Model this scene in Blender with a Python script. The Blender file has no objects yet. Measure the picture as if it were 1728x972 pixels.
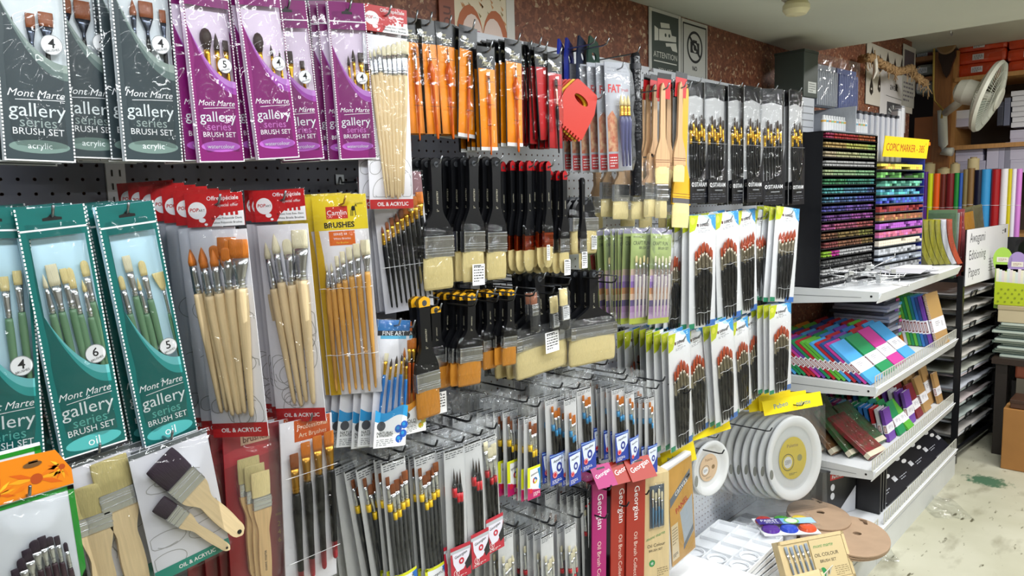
import bpy, bmesh, math, random
from mathutils import Vector, Matrix
from math import pi, sin, cos, tan, atan2, sqrt, radians as rad

random.seed(11)
SC = bpy.context.scene
COL = SC.collection

# ------------------------------------------------------------------ camera
# world: the pegboard is the plane y = 0, x runs along it, z is up
FPX, CX, CY, CAMZ, CAMD = 1250.0, 864.0, 486.0, 1.62, 1.5
_X = Vector(((2037 - CX) / FPX, (307 - CY) / FPX, 1)).normalized()
_D = Vector(((1150 - CX) / FPX, (11089.23 - CY) / FPX, 1)).normalized()
_Z = -_D
_X = (_X - _X.dot(_Z) * _Z).normalized()
_Y = _Z.cross(_X)
def cam_axis(v):                      # a camera-frame vector (right, down, forward) in world axes
    return Vector((_X.dot(v), _Y.dot(v), _Z.dot(v)))
cam_d = bpy.data.cameras.new('camera')
cam_d.sensor_fit = 'HORIZONTAL'; cam_d.sensor_width = 36.0
cam_d.lens = 36.0 * FPX / 1728.0
cam_d.clip_start = 0.02; cam_d.clip_end = 60
cam = bpy.data.objects.new('camera', cam_d); COL.objects.link(cam)
r_, d_, f_ = cam_axis(Vector((1, 0, 0))), cam_axis(Vector((0, 1, 0))), cam_axis(Vector((0, 0, 1)))
CAMP = Vector((0, -CAMD, CAMZ))
cam.matrix_world = Matrix(((r_.x, -d_.x, -f_.x, CAMP.x), (r_.y, -d_.y, -f_.y, CAMP.y),
                           (r_.z, -d_.z, -f_.z, CAMP.z), (0, 0, 0, 1)))
SC.camera = cam

# ------------------------------------------------------------------ light
world = bpy.data.worlds.new('world'); SC.world = world; world.use_nodes = True
world.node_tree.nodes['Background'].inputs[0].default_value = (0.80, 0.88, 1.0, 1)
world.node_tree.nodes['Background'].inputs[1].default_value = 0.16
SC.view_settings.view_transform = 'Standard'
SC.view_settings.look = 'None'
SC.view_settings.gamma = 1.0
SC.view_settings.use_curve_mapping = False
SC.view_settings.exposure = 0.52
SC.cycles.transparent_max_bounces = 40
def area_lamp(name, loc, sx, sy, power, rot=(0, 0, 0), color=(1, 1, 1)):
    l = bpy.data.lights.new(name, 'AREA'); l.shape = 'RECTANGLE'; l.size = sx; l.size_y = sy
    l.energy = power; l.color = color
    o = bpy.data.objects.new(name, l); COL.objects.link(o); o.location = loc; o.rotation_euler = rot
    return o
# fluorescent battens on the two ceilings, close in front of the display, plus one added fill
area_lamp('tube_light', (0.1, -0.95, 2.28), 1.3, 0.14, 17, (0, 0, 0), (0.95, 0.98, 1.0))
area_lamp('tube_light', (1.7, -0.95, 2.28), 1.3, 0.14, 17, (0, 0, 0), (0.95, 0.98, 1.0))
area_lamp('tube_light', (3.05, -1.15, 2.28), 1.0, 0.14, 15, (0, 0, 0), (0.95, 0.98, 1.0))
area_lamp('tube_light', (2.75, -2.35, 2.28), 1.3, 0.14, 20, (0, 0, 0), (0.95, 0.98, 1.0))  # added fill over the aisle, brightens the fronts low on the right
area_lamp('tube_light', (1.0, -2.9, 2.28), 1.3, 0.14, 22, (0, 0, 0), (0.95, 0.98, 1.0))
area_lamp('tube_light', (4.5, -1.5, 2.59), 0.14, 1.3, 30, (0, 0, 0), (1.0, 0.98, 0.95))
area_lamp('tube_light', (4.5, -3.2, 2.59), 0.14, 1.3, 20, (0, 0, 0), (1.0, 0.98, 0.95))

# ------------------------------------------------------------------ unprojection helpers (pixel of the 1728x972 photograph -> a place in the room)
def ray(px, py): return cam_axis(Vector(((px - CX) / FPX, (py - CY) / FPX, 1)))
def W(px, py, off):                   # on the plane OFF metres in front of the pegboard
    d = ray(px, py); return CAMP + d * ((CAMD - off) / d.y)
def Fz(px, py, z):                    # on the level z
    d = ray(px, py); return CAMP + d * ((z - CAMZ) / d.z)
def Gx(px, py, x):                    # on the cross plane at x
    d = ray(px, py); return CAMP + d * (x / d.x)
def project(p):
    v = Vector(p) - CAMP
    q = Vector((v.dot(r_), v.dot(d_), v.dot(f_)))
    return CX + FPX * q.x / q.z, CY + FPX * q.y / q.z

# ------------------------------------------------------------------ materials
def lin(c): return c / 12.92 if c <= 0.04045 else ((c + 0.055) / 1.055) ** 2.4
def hexc(h):
    h = h.lstrip('#'); return tuple(lin(int(h[i:i + 2], 16) / 255) for i in (0, 2, 4)) + (1,)
_M = {}
def new_mat(name):
    m = bpy.data.materials.new(name); m.use_nodes = True
    return m, m.node_tree, m.node_tree.nodes['Principled BSDF']
def mat(col, rough=0.5, metal=0.0, var=0.0, scale=30.0, stretch=(1, 1, 1), bump=0.0, bscale=60.0, emit=0.0, spec=0.5, col2=None, alpha=1.0, trans=0.0):
    key = (col, rough, metal, var, scale, stretch, bump, bscale, emit, spec, col2, trans)
    if key in _M: return _M[key]
    m, nt, b = new_mat('mat_' + col.lstrip('#'))
    L = nt.links
    b.inputs['Base Color'].default_value = hexc(col)
    b.inputs['Roughness'].default_value = rough; b.inputs['Metallic'].default_value = metal
    b.inputs['Specular IOR Level'].default_value = spec
    if trans: b.inputs['Transmission Weight'].default_value = trans
    if emit:
        b.inputs['Emission Color'].default_value = hexc(col); b.inputs['Emission Strength'].default_value = emit
    if var or bump or col2:
        tc = nt.nodes.new('ShaderNodeTexCoord'); mp = nt.nodes.new('ShaderNodeMapping')
        mp.inputs['Scale'].default_value = stretch; L.new(tc.outputs['Object'], mp.inputs['Vector'])
    if var or col2:
        n = nt.nodes.new('ShaderNodeTexNoise'); n.inputs['Scale'].default_value = scale; n.inputs['Detail'].default_value = 3
        L.new(mp.outputs[0], n.inputs['Vector'])
        mx = nt.nodes.new('ShaderNodeMix'); mx.data_type = 'RGBA'
        rp = nt.nodes.new('ShaderNodeMapRange'); rp.inputs[1].default_value = 0.3; rp.inputs[2].default_value = 0.7
        L.new(n.outputs[0], rp.inputs[0]); L.new(rp.outputs[0], mx.inputs[0])
        c = hexc(col)
        if col2: a, z = c, hexc(col2)
        else: a, z = tuple(x * (1 - var) for x in c[:3]) + (1,), tuple(min(1, x * (1 + var)) for x in c[:3]) + (1,)
        mx.inputs[6].default_value = a; mx.inputs[7].default_value = z
        L.new(mx.outputs[2], b.inputs['Base Color'])
    if bump:
        n2 = nt.nodes.new('ShaderNodeTexNoise'); n2.inputs['Scale'].default_value = bscale; n2.inputs['Detail'].default_value = 3
        L.new(mp.outputs[0], n2.inputs['Vector'])
        bp = nt.nodes.new('ShaderNodeBump'); bp.inputs['Strength'].default_value = bump; bp.inputs['Distance'].default_value = 0.003
        L.new(n2.outputs[0], bp.inputs['Height']); L.new(bp.outputs[0], b.inputs['Normal'])
    _M[key] = m
    return m
def film(name, tint=(0.97, 0.98, 0.99), gloss=0.10, bump=0.6, bscale=28.0, rough=0.07, milk=0.0, stretch=(1, 1, 1)):
    """thin clear plastic: see-through with a crinkled glossy coat, MILK adds a whitish body"""
    if name in _M: return _M[name]
    m = bpy.data.materials.new(name); m.use_nodes = True
    nt = m.node_tree; N = nt.nodes; L = nt.links; N.remove(N['Principled BSDF'])
    out = N['Material Output']
    tr = N.new('ShaderNodeBsdfTransparent'); tr.inputs[0].default_value = tint + (1,)
    gl = N.new('ShaderNodeBsdfGlossy'); gl.inputs['Roughness'].default_value = rough; gl.inputs[0].default_value = (1, 1, 1, 1)
    fr = N.new('ShaderNodeFresnel'); fr.inputs[0].default_value = 1.42
    mr = N.new('ShaderNodeMath'); mr.operation = 'MULTIPLY_ADD'; mr.inputs[1].default_value = 0.5; mr.inputs[2].default_value = gloss * 0.06
    tc = N.new('ShaderNodeTexCoord'); mp = N.new('ShaderNodeMapping'); mp.inputs['Scale'].default_value = stretch
    n = N.new('ShaderNodeTexNoise'); n.inputs['Scale'].default_value = bscale; n.inputs['Detail'].default_value = 2; n.inputs['Distortion'].default_value = 1.2
    bp = N.new('ShaderNodeBump'); bp.inputs['Strength'].default_value = bump; bp.inputs['Distance'].default_value = 0.02
    L.new(tc.outputs['Object'], mp.inputs[0]); L.new(mp.outputs[0], n.inputs['Vector'])
    L.new(n.outputs[0], bp.inputs['Height']); L.new(bp.outputs[0], gl.inputs['Normal'])
    L.new(fr.outputs[0], mr.inputs[0])
    mx = N.new('ShaderNodeMixShader'); L.new(mr.outputs[0], mx.inputs[0])
    if milk:
        df = N.new('ShaderNodeBsdfDiffuse'); df.inputs[0].default_value = (0.85, 0.87, 0.88, 1)
        m0 = N.new('ShaderNodeMixShader'); m0.inputs[0].default_value = milk
        L.new(tr.outputs[0], m0.inputs[1]); L.new(df.outputs[0], m0.inputs[2]); L.new(m0.outputs[0], mx.inputs[1])
    else: L.new(tr.outputs[0], mx.inputs[1])
    L.new(gl.outputs[0], mx.inputs[2]); L.new(mx.outputs[0], out.inputs[0])
    _M[name] = m
    return m
FILM = film('clear_film', bump=0.9, bscale=11)
FILM2 = film('crinkled_film', bump=1.0, bscale=16, gloss=0.2)
BAG = film('milky_bag', bump=0.9, bscale=12, gloss=0.2, milk=0.035)
BLISTER = film('blister_plastic', bump=0.15, bscale=20, gloss=0.25, milk=0.03)
STEEL = mat('#c9ccd0', 0.28, 1.0)
WIRE = mat('#8f9398', 0.32, 1.0)
DARKWIRE = mat('#3a3c40', 0.35, 0.8)
FERR = mat('#d4d6da', 0.22, 1.0)
GOLD = mat('#e0b040', 0.25, 1.0)
COPPER = mat('#b4532c', 0.28, 1.0)
WHITE = mat('#f0f0f2', 0.45)
PAPER = mat('#eceaf0', 0.6)
BLACK = mat('#101114', 0.35)
BLACKG = mat('#0b0c10', 0.38, spec=0.35)
INK = mat('#15161a', 0.6)
WPRINT = mat('#f4f4f6', 0.5)
WOODL = mat('#d9b98c', 0.55, var=0.12, scale=40, stretch=(6, 6, 0.5))
SHELFW = mat('#d5d7da', 0.4, var=0.03, scale=6)

# ------------------------------------------------------------------ objects
def tag(o, label=None, cat=None, group=None, kind=None):
    if label: o['label'] = label
    if cat: o['category'] = cat
    if group: o['group'] = group
    if kind: o['kind'] = kind
    return o
def link(name, me, parent=None, loc=None, rot=None, scale=None):
    o = bpy.data.objects.new(name, me); COL.objects.link(o)
    if parent is not None: o.parent = parent
    if loc is not None: o.location = loc
    if rot is not None: o.rotation_euler = rot
    if scale is not None: o.scale = scale
    return o
def thing(name, label, cat, mw=None, group=None):
    o = bpy.data.objects.new(name, None); COL.objects.link(o); o.empty_display_size = 0.02
    if mw is not None: o.matrix_world = mw if isinstance(mw, Matrix) else Matrix.Translation(mw)
    return tag(o, label, cat, group)
def dup(root, mw, label, group=None):
    r = root.copy(); COL.objects.link(r); r.matrix_world = mw; r['label'] = label
    if group: r['group'] = group
    for ch in list(root.children):
        c = ch.copy(); COL.objects.link(c); c.parent = r
        for g in list(ch.children):
            k = g.copy(); COL.objects.link(k); k.parent = c
    return r

class MB:
    """collects shapes with material slots into one mesh"""
    def __init__(s): s.v, s.f, s.m, s.mats, s.sm = [], [], [], [], []
    def mi(s, m):
        if m not in s.mats: s.mats.append(m)
        return s.mats.index(m)
    def add(s, vs, fs, m, smooth=False, mw=None):
        b = len(s.v); i = s.mi(m)
        s.v += [tuple(mw @ Vector(v)) if mw is not None else tuple(v) for v in vs]
        for f in fs: s.f.append(tuple(b + k for k in f)); s.m.append(i); s.sm.append(smooth)
        return s
    def box(s, a, b, m, mw=None, bev=0.0):
        x0, y0, z0 = a; x1, y1, z1 = b
        if bev > 0:
            return s.rbox(a, b, m, bev, mw)
        vs = [(x0, y0, z0), (x1, y0, z0), (x1, y1, z0), (x0, y1, z0), (x0, y0, z1), (x1, y0, z1), (x1, y1, z1), (x0, y1, z1)]
        return s.add(vs, [(0, 3, 2, 1), (4, 5, 6, 7), (0, 1, 5, 4), (1, 2, 6, 5), (2, 3, 7, 6), (3, 0, 4, 7)], m, mw=mw)
    def rbox(s, a, b, m, r, mw=None):
        bm = bmesh.new(); bmesh.ops.create_cube(bm, size=1)
        for v in bm.verts:
            v.co = Vector([(a[i] + b[i]) / 2 + v.co[i] * (b[i] - a[i]) for i in range(3)])
        bmesh.ops.bevel(bm, geom=list(bm.edges), offset=r, segments=2, affect='EDGES', profile=0.6)
        bm.verts.ensure_lookup_table(); bm.verts.index_update()
        s.add([v.co.copy() for v in bm.verts], [[v.index for v in f.verts] for f in bm.faces], m, False, mw); bm.free()
        return s
    def prism(s, pts, y0, y1, m, mw=None, msid=None):
        """pts: outline in x,z (counter clockwise seen from the front, -y); front face at y0"""
        n = len(pts)
        vs = [(p[0], y0, p[1]) for p in pts] + [(p[0], y1, p[1]) for p in pts]
        s.add(vs, [tuple(range(n)), tuple(range(2 * n - 1, n - 1, -1))], m, mw=mw)
        s.add(vs, [(i, n + i, n + (i + 1) % n, (i + 1) % n) for i in range(n)], msid or m, mw=mw)
        return s
    def lathe(s, prof, seg, m, mw=None, flat=None, smooth=True, caps=True, mfun=None):
        """prof: [(r, z)] ; flat: optional list of (sx, sy) per ring"""
        vs = []
        for k, (r, z) in enumerate(prof):
            fx, fy = (flat[k] if flat else (1, 1))
            for j in range(seg):
                a = 2 * pi * j / seg
                vs.append((r * cos(a) * fx, r * sin(a) * fy, z))
        n = len(prof)
        for k in range(n - 1):
            fs = [(k * seg + j, (k + 1) * seg + j, (k + 1) * seg + (j + 1) % seg, k * seg + (j + 1) % seg) for j in range(seg)]
            if prof[k][1] < prof[k + 1][1]: fs = [f[::-1] for f in fs]
            s._add_ring(vs, fs, (mfun(k) if mfun else m), smooth, mw)
        if caps:
            up = prof[0][1] >= prof[-1][1]
            c0 = tuple(range(seg)); c1 = tuple((n - 1) * seg + j for j in range(seg))
            s._add_ring(vs, [c0 if up else c0[::-1], c1[::-1] if up else c1], (mfun(0) if mfun else m), False, mw)
            s.mats and None
        return s
    def _add_ring(s, vs, fs, m, smooth, mw):
        used = sorted({i for f in fs for i in f}); mp = {k: i for i, k in enumerate(used)}
        s.add([vs[k] for k in used], [tuple(mp[i] for i in f) for f in fs], m, smooth, mw)
    def tube(s, path, r, m, seg=6, mw=None, caps=True):
        P = [Vector(p) for p in path]; vs, fs = [], []
        up = Vector((0.123, 0.31, 0.94)).normalized(); n = len(P)
        for i, p in enumerate(P):
            t = (P[min(i + 1, n - 1)] - P[max(i - 1, 0)]).normalized()
            if abs(t.dot(up)) > 0.97: a = t.cross(Vector((1, 0, 0))).normalized()
            else: a = t.cross(up).normalized()
            b = t.cross(a)
            rr = r[i] if isinstance(r, (list, tuple)) else r
            for j in range(seg):
                q = 2 * pi * j / seg
                vs.append(p + (a * cos(q) + b * sin(q)) * rr)
        for i in range(n - 1):
            for j in range(seg):
                fs.append((i * seg + j, i * seg + (j + 1) % seg, (i + 1) * seg + (j + 1) % seg, (i + 1) * seg + j))
        if caps:
            fs.append(tuple(range(seg))[::-1]); fs.append(tuple((n - 1) * seg + j for j in range(seg)))
        return s.add(vs, fs, m, True, mw)
    def mesh(s, name='mesh'):
        me = bpy.data.meshes.new(name)
        me.from_pydata(s.v, [], s.f)
        for m in s.mats: me.materials.append(m)
        me.polygons.foreach_set('material_index', s.m)
        me.polygons.foreach_set('use_smooth', s.sm)
        me.update()
        return me
    def build(s, name, parent=None, loc=None, rot=None):
        return link(name, s.mesh(name), parent, loc, rot)
def weld(me):
    bm = bmesh.new(); bm.from_mesh(me); bmesh.ops.remove_doubles(bm, verts=bm.verts, dist=1e-6); bm.to_mesh(me); bm.free(); return me

# ------------------------------------------------------------------ lettering (the built-in font as flat outlines)
_T = {}
def letters(text, shear=0.0, bold=0.0, space=1.0):
    key = (text, shear, bold, space)
    if key in _T: return _T[key]
    cu = bpy.data.curves.new('t', 'FONT'); cu.body = text; cu.size = 1.0; cu.shear = shear; cu.offset = bold
    cu.resolution_u = 2; cu.fill_mode = 'FRONT'; cu.space_character = space
    ob = bpy.data.objects.new('t', cu); me = ob.to_mesh()
    vs = [(v.co.x, v.co.y) for v in me.vertices]; fs = [tuple(p.vertices) for p in me.polygons]
    ob.to_mesh_clear(); bpy.data.objects.remove(ob); bpy.data.curves.remove(cu)
    xs = [v[0] for v in vs] or [0, 1]; ys = [v[1] for v in vs] or [0, 1]
    _T[key] = (vs, fs, min(xs), max(xs), min(ys), max(ys))
    return _T[key]

class Print(MB):
    """a printed sheet: size w x h, hanging from its top edge centre, front at y = 0 looking to -y.
    u runs 0..1 from its left to its right side, v 0..1 from top to bottom"""
    def __init__(s, w, h, t, base, edge=None, outline=None):
        super().__init__(); s.w, s.h, s.t = w, h, t
        pts = outline or [(0, 1), (1, 1), (1, 0), (0, 0)]
        s.prism([(s.X(u), s.Zv(v)) for u, v in pts], 0, t, base, msid=edge)
    def X(s, u): return (u - 0.5) * s.w
    def Zv(s, v): return -v * s.h
    def poly(s, pts, m, layer=1):
        y = -0.00025 * layer
        vs = [(s.X(u), y, s.Zv(v)) for u, v in pts]
        # keep the face looking to -y
        ar = sum(vs[i][0] * vs[(i + 1) % len(vs)][2] - vs[(i + 1) % len(vs)][0] * vs[i][2] for i in range(len(vs)))
        if ar < 0: vs = vs[::-1]
        return s.add(vs, [tuple(range(len(vs)))], m)
    def rect(s, u0, v0, u1, v1, m, layer=1): return s.poly([(u0, v1), (u1, v1), (u1, v0), (u0, v0)], m, layer)
    def ell(s, u, v, ru, rv, m, layer=1, n=24): return s.poly([(u + ru * cos(2 * pi * k / n), v + rv * sin(2 * pi * k / n)) for k in range(n)], m, layer)
    def ring(s, u, v, ru, rv, th, m, layer=1, n=28, a0=0, a1=2 * pi):
        for k in range(n):
            a, b = a0 + (a1 - a0) * k / n, a0 + (a1 - a0) * (k + 1) / n
            f = 1 - th
            s.poly([(u + ru * cos(a), v + rv * sin(a)), (u + ru * cos(b), v + rv * sin(b)), (u + ru * f * cos(b), v + rv * f * sin(b)), (u + ru * f * cos(a), v + rv * f * sin(a))], m, layer)
        return s
    def band(s, top, bot, m, layer=1): return s.poly(list(top) + list(bot)[::-1], m, layer)
    def line(s, pts, wid, m, layer=1):
        """a stroke WID metres wide through pts (u, v)"""
        P = [Vector((s.X(u), s.Zv(v))) for u, v in pts]; y = -0.00025 * layer
        for a, b in zip(P, P[1:]):
            d = b - a
            if d.length < 1e-7: continue
            n = Vector((-d.y, d.x)).normalized() * wid / 2
            q = [a - n, b - n, b + n, a + n]
            s.add([(k.x, y, k.y) for k in q], [(0, 1, 2, 3)], m)
        return s
    def text(s, t, u, v, wid, m, layer=2, shear=0.0, bold=0.0, maxh=None, rot=0.0, align='c', space=1.0):
        """centred on (u, v), WID in metres"""
        vs, fs, x0, x1, y0, y1 = letters(t, shear, bold, space)
        k = wid / max(1e-6, x1 - x0)
        if maxh and (y1 - y0) * k > maxh: k = maxh / (y1 - y0)
        cx, cy = (x0 + x1) / 2, (y0 + y1) / 2; c, sn = cos(rot), sin(rot); y = -0.00025 * layer
        if align == 'l': cx = x0
        o = []
        for a, b in vs:
            a, b = (a - cx) * k, (b - cy) * k
            o.append((s.X(u) + a * c - b * sn, y, s.Zv(v) + a * sn + b * c))
        return s.add(o, fs, m)
    def lines(s, u0, v0, u1, n, dv, th, m, layer=2, seed=1):
        """small print too fine to read: rows of short words"""
        rn = random.Random(seed)
        for k in range(n):
            u = u0; v = v0 + k * dv
            end = u1 if k < n - 1 else u0 + (u1 - u0) * 0.6
            while u < end - 0.01:
                l = min(end - u, rn.uniform(0.05, 0.14) * (u1 - u0) * 2); s.rect(u, v, u + l, v + th, m, layer); u += l + 0.03 * (u1 - u0) * 2
        return s

# ================================================================== the setting
def terrazzo():
    m, nt, b = new_mat('brown_flake_panel'); L = nt.links; N = nt.nodes
    tc = N.new('ShaderNodeTexCoord')
    n0 = N.new('ShaderNodeTexNoise'); n0.inputs['Scale'].default_value = 55; L.new(tc.outputs['Object'], n0.inputs['Vector'])
    ad = N.new('ShaderNodeVectorMath'); ad.operation = 'MULTIPLY_ADD'; ad.inputs[1].default_value = (0.03, 0.03, 0.03)
    L.new(n0.outputs['Color'], ad.inputs[0]); L.new(tc.outputs['Object'], ad.inputs[2])
    v = N.new('ShaderNodeTexVoronoi'); v.inputs['Scale'].default_value = 95; L.new(ad.outputs[0], v.inputs['Vector'])
    cr = N.new('ShaderNodeValToRGB'); e = cr.color_ramp.elements
    e[0].position = 0.0; e[0].color = hexc('#6b3c2a'); e[1].position = 0.40; e[1].color = hexc('#7d4933')
    for p, c in ((0.55, '#86523b'), (0.72, '#70412d'), (0.80, '#5e3425'), (0.88, '#96674b'), (0.955, '#b0967a'), (1.0, '#cbb698')):
        x = e.new(p); x.color = hexc(c)
    cr.color_ramp.interpolation = 'CONSTANT'
    sp = N.new('ShaderNodeSeparateColor'); L.new(v.outputs['Color'], sp.inputs[0]); L.new(sp.outputs[0], cr.inputs[0])
    L.new(cr.outputs[0], b.inputs['Base Color']); b.inputs['Roughness'].default_value = 0.55
    return m
def floor_mat():
    m, nt, b = new_mat('stained_pale_floor'); L = nt.links; N = nt.nodes
    tc = N.new('ShaderNodeTexCoord')
    def noise(scale, st, det=4):
        mp = N.new('ShaderNodeMapping'); mp.inputs['Scale'].default_value = st; L.new(tc.outputs['Object'], mp.inputs[0])
        n = N.new('ShaderNodeTexNoise'); n.inputs['Scale'].default_value = scale; n.inputs['Detail'].default_value = det; L.new(mp.outputs[0], n.inputs['Vector']); return n
    def ramp(n, a, z):
        r = N.new('ShaderNodeMapRange'); r.inputs[1].default_value = a; r.inputs[2].default_value = z; L.new(n.outputs[0], r.inputs[0]); return r
    def mix(f, a, bcol):
        x = N.new('ShaderNodeMix'); x.data_type = 'RGBA'; L.new(f, x.inputs[0])
        if isinstance(a, tuple): x.inputs[6].default_value = a
        else: L.new(a, x.inputs[6])
        x.inputs[7].default_value = bcol; return x.outputs[2]
    c = mix(ramp(noise(2.2, (1, 1, 1)), 0.35, 0.7).outputs[0], hexc('#bdbba8'), hexc('#aaa892'))
    sm = ramp(noise(3.5, (1, 2.2, 1)), 0.54, 0.72)
    c = mix(sm.outputs[0], c, hexc('#8a8672'))
    sk = ramp(noise(9, (1, 3.2, 1), 5), 0.64, 0.70)
    c = mix(sk.outputs[0], c, hexc('#57533f'))
    sk2 = ramp(noise(20, (1, 3.0, 1), 3), 0.71, 0.75)
    c = mix(sk2.outputs[0], c, hexc('#3c3a30'))
    # the green paint smear
    mp = N.new('ShaderNodeMapping'); g = Fz(1666, 812, 0.0)
    mp.inputs['Location'].default_value = (-g.x, -g.y, 0); L.new(tc.outputs['Object'], mp.inputs[0])
    m2 = N.new('ShaderNodeMapping'); m2.inputs['Scale'].default_value = (7, 5.5, 1); L.new(mp.outputs[0], m2.inputs[0])
    ln = N.new('ShaderNodeVectorMath'); ln.operation = 'LENGTH'; L.new(m2.outputs[0], ln.inputs[0])
    nz = noise(22, (1, 2, 1), 5)
    ad = N.new('ShaderNodeMath'); ad.operation = 'MULTIPLY_ADD'; ad.inputs[1].default_value = -1.0
    L.new(ln.outputs['Value'], ad.inputs[0]); L.new(nz.outputs[0], ad.inputs[2])
    rr = N.new('ShaderNodeMapRange'); rr.inputs[1].default_value = -0.15; rr.inputs[2].default_value = 0.1; L.new(ad.outputs[0], rr.inputs[0])
    c = mix(rr.outputs[0], c, hexc('#4a6a52'))
    L.new(c, b.inputs['Base Color']); b.inputs['Roughness'].default_value = 0.42
    return m
FLAKE = terrazzo()
CEIL = mat('#c3c6b9', 0.7, var=0.04, scale=2)
PLASTER = mat('#cfcbc0', 0.7, var=0.05, scale=3)
def structure(name, mb): return tag(mb.build(name), kind='structure')
structure('floor', MB().box((-3, -5.2, -0.1), (9, 1.2, 0.0), floor_mat()))
structure('wall_back', MB().box((-3, 0.03, 0), (5.69, 0.13, 2.75), FLAKE))
structure('wall_recess', MB().box((5.69, 1.0, 0), (9, 1.1, 2.75), PLASTER))
structure('wall_far', MB().box((7.4, -5.2, 0), (7.5, 1.0, 2.75), PLASTER))
structure('wall_front', MB().box((-3, -5.3, 0), (9, -5.2, 2.75), PLASTER))
structure('wall_left', MB().box((-3.1, -5.3, 0), (-3.0, 0.13, 2.75), PLASTER))
structure('ceiling', MB().box((-3, -5.2, 2.31), (3.78, 0.03, 2.61), CEIL))
structure('ceiling_far', MB().box((3.78, -5.2, 2.62), (9, 1.1, 2.75), CEIL))

# ---- pegboard bays, their slotted posts and the base deck
PEGW = mat('#d2d5dc', 0.42, var=0.02, scale=3)
BAY, BX0 = 0.925, 0.523
def pegmesh():
    p, nx, nz = 0.0254, 35, 75; mb = MB(); seg = 8; r = 0.0031
    vs, fs = [], []
    w = nx * p; top = nz * p
    for i in range(nx):
        for j in range(nz):
            cx, cz = (i + 0.5) * p, (j + 0.5) * p; b = len(vs)
            for k in range(seg):
                a = 2 * pi * k / seg + pi / 8
                vs.append((cx + r * cos(a), 0, cz + r * sin(a)))
            for k in range(seg):
                a = 2 * pi * k / seg + pi / 8
                c, s = cos(a), sin(a); q = max(abs(c), abs(s)); h = p / 2
                # outer ring sits on the square cell
                vs.append((cx + h * c / q if abs(c) / q > 0.99 else cx + h * c / abs(s) if False else cx + h * max(-1, min(1, c / q)), 0, cz + h * max(-1, min(1, s / q))))
            for k in range(seg):
                k2 = (k + 1) % seg
                fs.append((b + k, b + seg + k, b + seg + k2, b + k2))
            # the four corners
            for (q0, q1, sx, sz) in ((0, 1, 1, 1), (2, 3, -1, 1), (4, 5, -1, -1), (6, 7, 1, -1)):
                vs.append((cx + sx * p / 2, 0, cz + sz * p / 2)); fs.append((b + seg + q0, len(vs) - 1, b + seg + q1))
    mb.add(vs, fs, PEGW)
    mb.box((-0.004, -0.0005, -0.012), (w + 0.004, 0.012, 0), PEGW); mb.box((-0.004, -0.0005, top), (w + 0.004, 0.012, top + 0.012), PEGW)
    return mb.mesh('peg_panel')
PEG = pegmesh()
PEG_SHADE = mat('#5b5d69', 0.45, var=0.02, scale=3)  # pale board recoloured dark: the shade behind the packs is in the colour
PEGD = PEG.copy(); PEGD.materials.clear(); PEGD.materials.append(PEG_SHADE)
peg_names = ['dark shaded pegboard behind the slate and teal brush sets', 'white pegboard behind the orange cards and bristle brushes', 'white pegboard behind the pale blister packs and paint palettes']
for k, bx in enumerate((BX0 - BAY, BX0, BX0 + BAY, BX0 + 2 * BAY)):
    t = thing('pegboard', ['slate grey pegboard at the near end behind teal packs and flower header pack', 'slate grey pegboard behind purple watercolour packs and white paper brush packs',
              'white pegboard behind orange cards and hanging varnish brushes', 'white pegboard behind blister packs and round white palettes'][k], 'pegboard', Vector((bx + 0.018, 0, 0.168)), 'pegboard panels on the wall')
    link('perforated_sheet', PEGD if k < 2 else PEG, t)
for k in range(5):
    x = BX0 - BAY + k * BAY
    t = thing('gondola_post', ['grey steel post at the near end of the pegboards', 'grey steel post between slate packs and purple packs', 'grey steel post behind the white paper brush packs',
              'grey steel post between hake brushes and fat brush blisters', 'grey steel post where the pegboards end by the notebook shelves'][k], 'post', Vector((x, 0, 0)), 'steel posts between the pegboards')
    mb = MB().box((-0.017, -0.004, 0.0), (0.017, 0.028, 2.07), PEGW)
    mb.build('upright', t)
    sl = MB()
    for q in range(72): 
        for sx in (-0.007, 0.007): sl.box((sx - 0.0015, -0.0048, 0.26 + q * 0.025), (sx + 0.0015, -0.0042, 0.272 + q * 0.025), BLACK)
    sl.build('slot_lattice', t)

# ---- base decks and shelves
GREYM = mat('#cfd2d3', 0.4, var=0.04, scale=5)
STRIP = mat('#eef0f3', 0.3)
def fence(mb, x0, x1, y, z, h, m, pitch=0.034, r=0.0011):
    for zz in (z, z + h): mb.box((x0, y - r * 1.5, zz - r * 1.5), (x1, y + r * 1.5, zz + r * 1.5), m)
    n = int((x1 - x0) / pitch)
    for i in range(n + 1):
        x = x0 + (x1 - x0) * i / n; mb.box((x - .007, y - r, z), (x + .007, y + r, z + h), m)
    return mb
CREAMW = mat('#c4c4bb', 0.35)
def base(name, label, x0, x1, zt, fence_x0=None):
    t = thing(name, label, 'shelf base', Vector((x0, 0, 0)), 'base decks along the floor'); L = x1 - x0
    MB().box((0.002, -0.545, 0.0), (L - 0.002, -0.53, zt - 0.045), GREYM).build('kick_plate', t)
    MB().box((0.002, -0.55, zt - 0.03), (L - 0.002, -0.0, zt), SHELFW, bev=0.003).build('deck', t)
    mw = Matrix.Translation((0, -0.552, zt - 0.002)) @ Matrix.Rotation(rad(28), 4, 'X')
    MB().box((0.002, -0.004, -0.048), (L - 0.002, 0.0, 0.002), STRIP, mw=mw).build('price_strip', t)
    if fence_x0 is not None: fence(MB(), fence_x0 - x0, L - 0.004, -0.545, zt, 0.055, CREAMW).build('wire_fence_lattice', t)
    return t
BZ = 0.155
base('base_deck', 'white steel base deck under the paint palettes', BX0 + 2 * BAY, BX0 + 3 * BAY, BZ, BX0 + 2 * BAY + 0.3)
base('base_deck', 'white steel base deck under the dangling bristle brushes', BX0 + BAY, BX0 + 2 * BAY, BZ)
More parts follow.
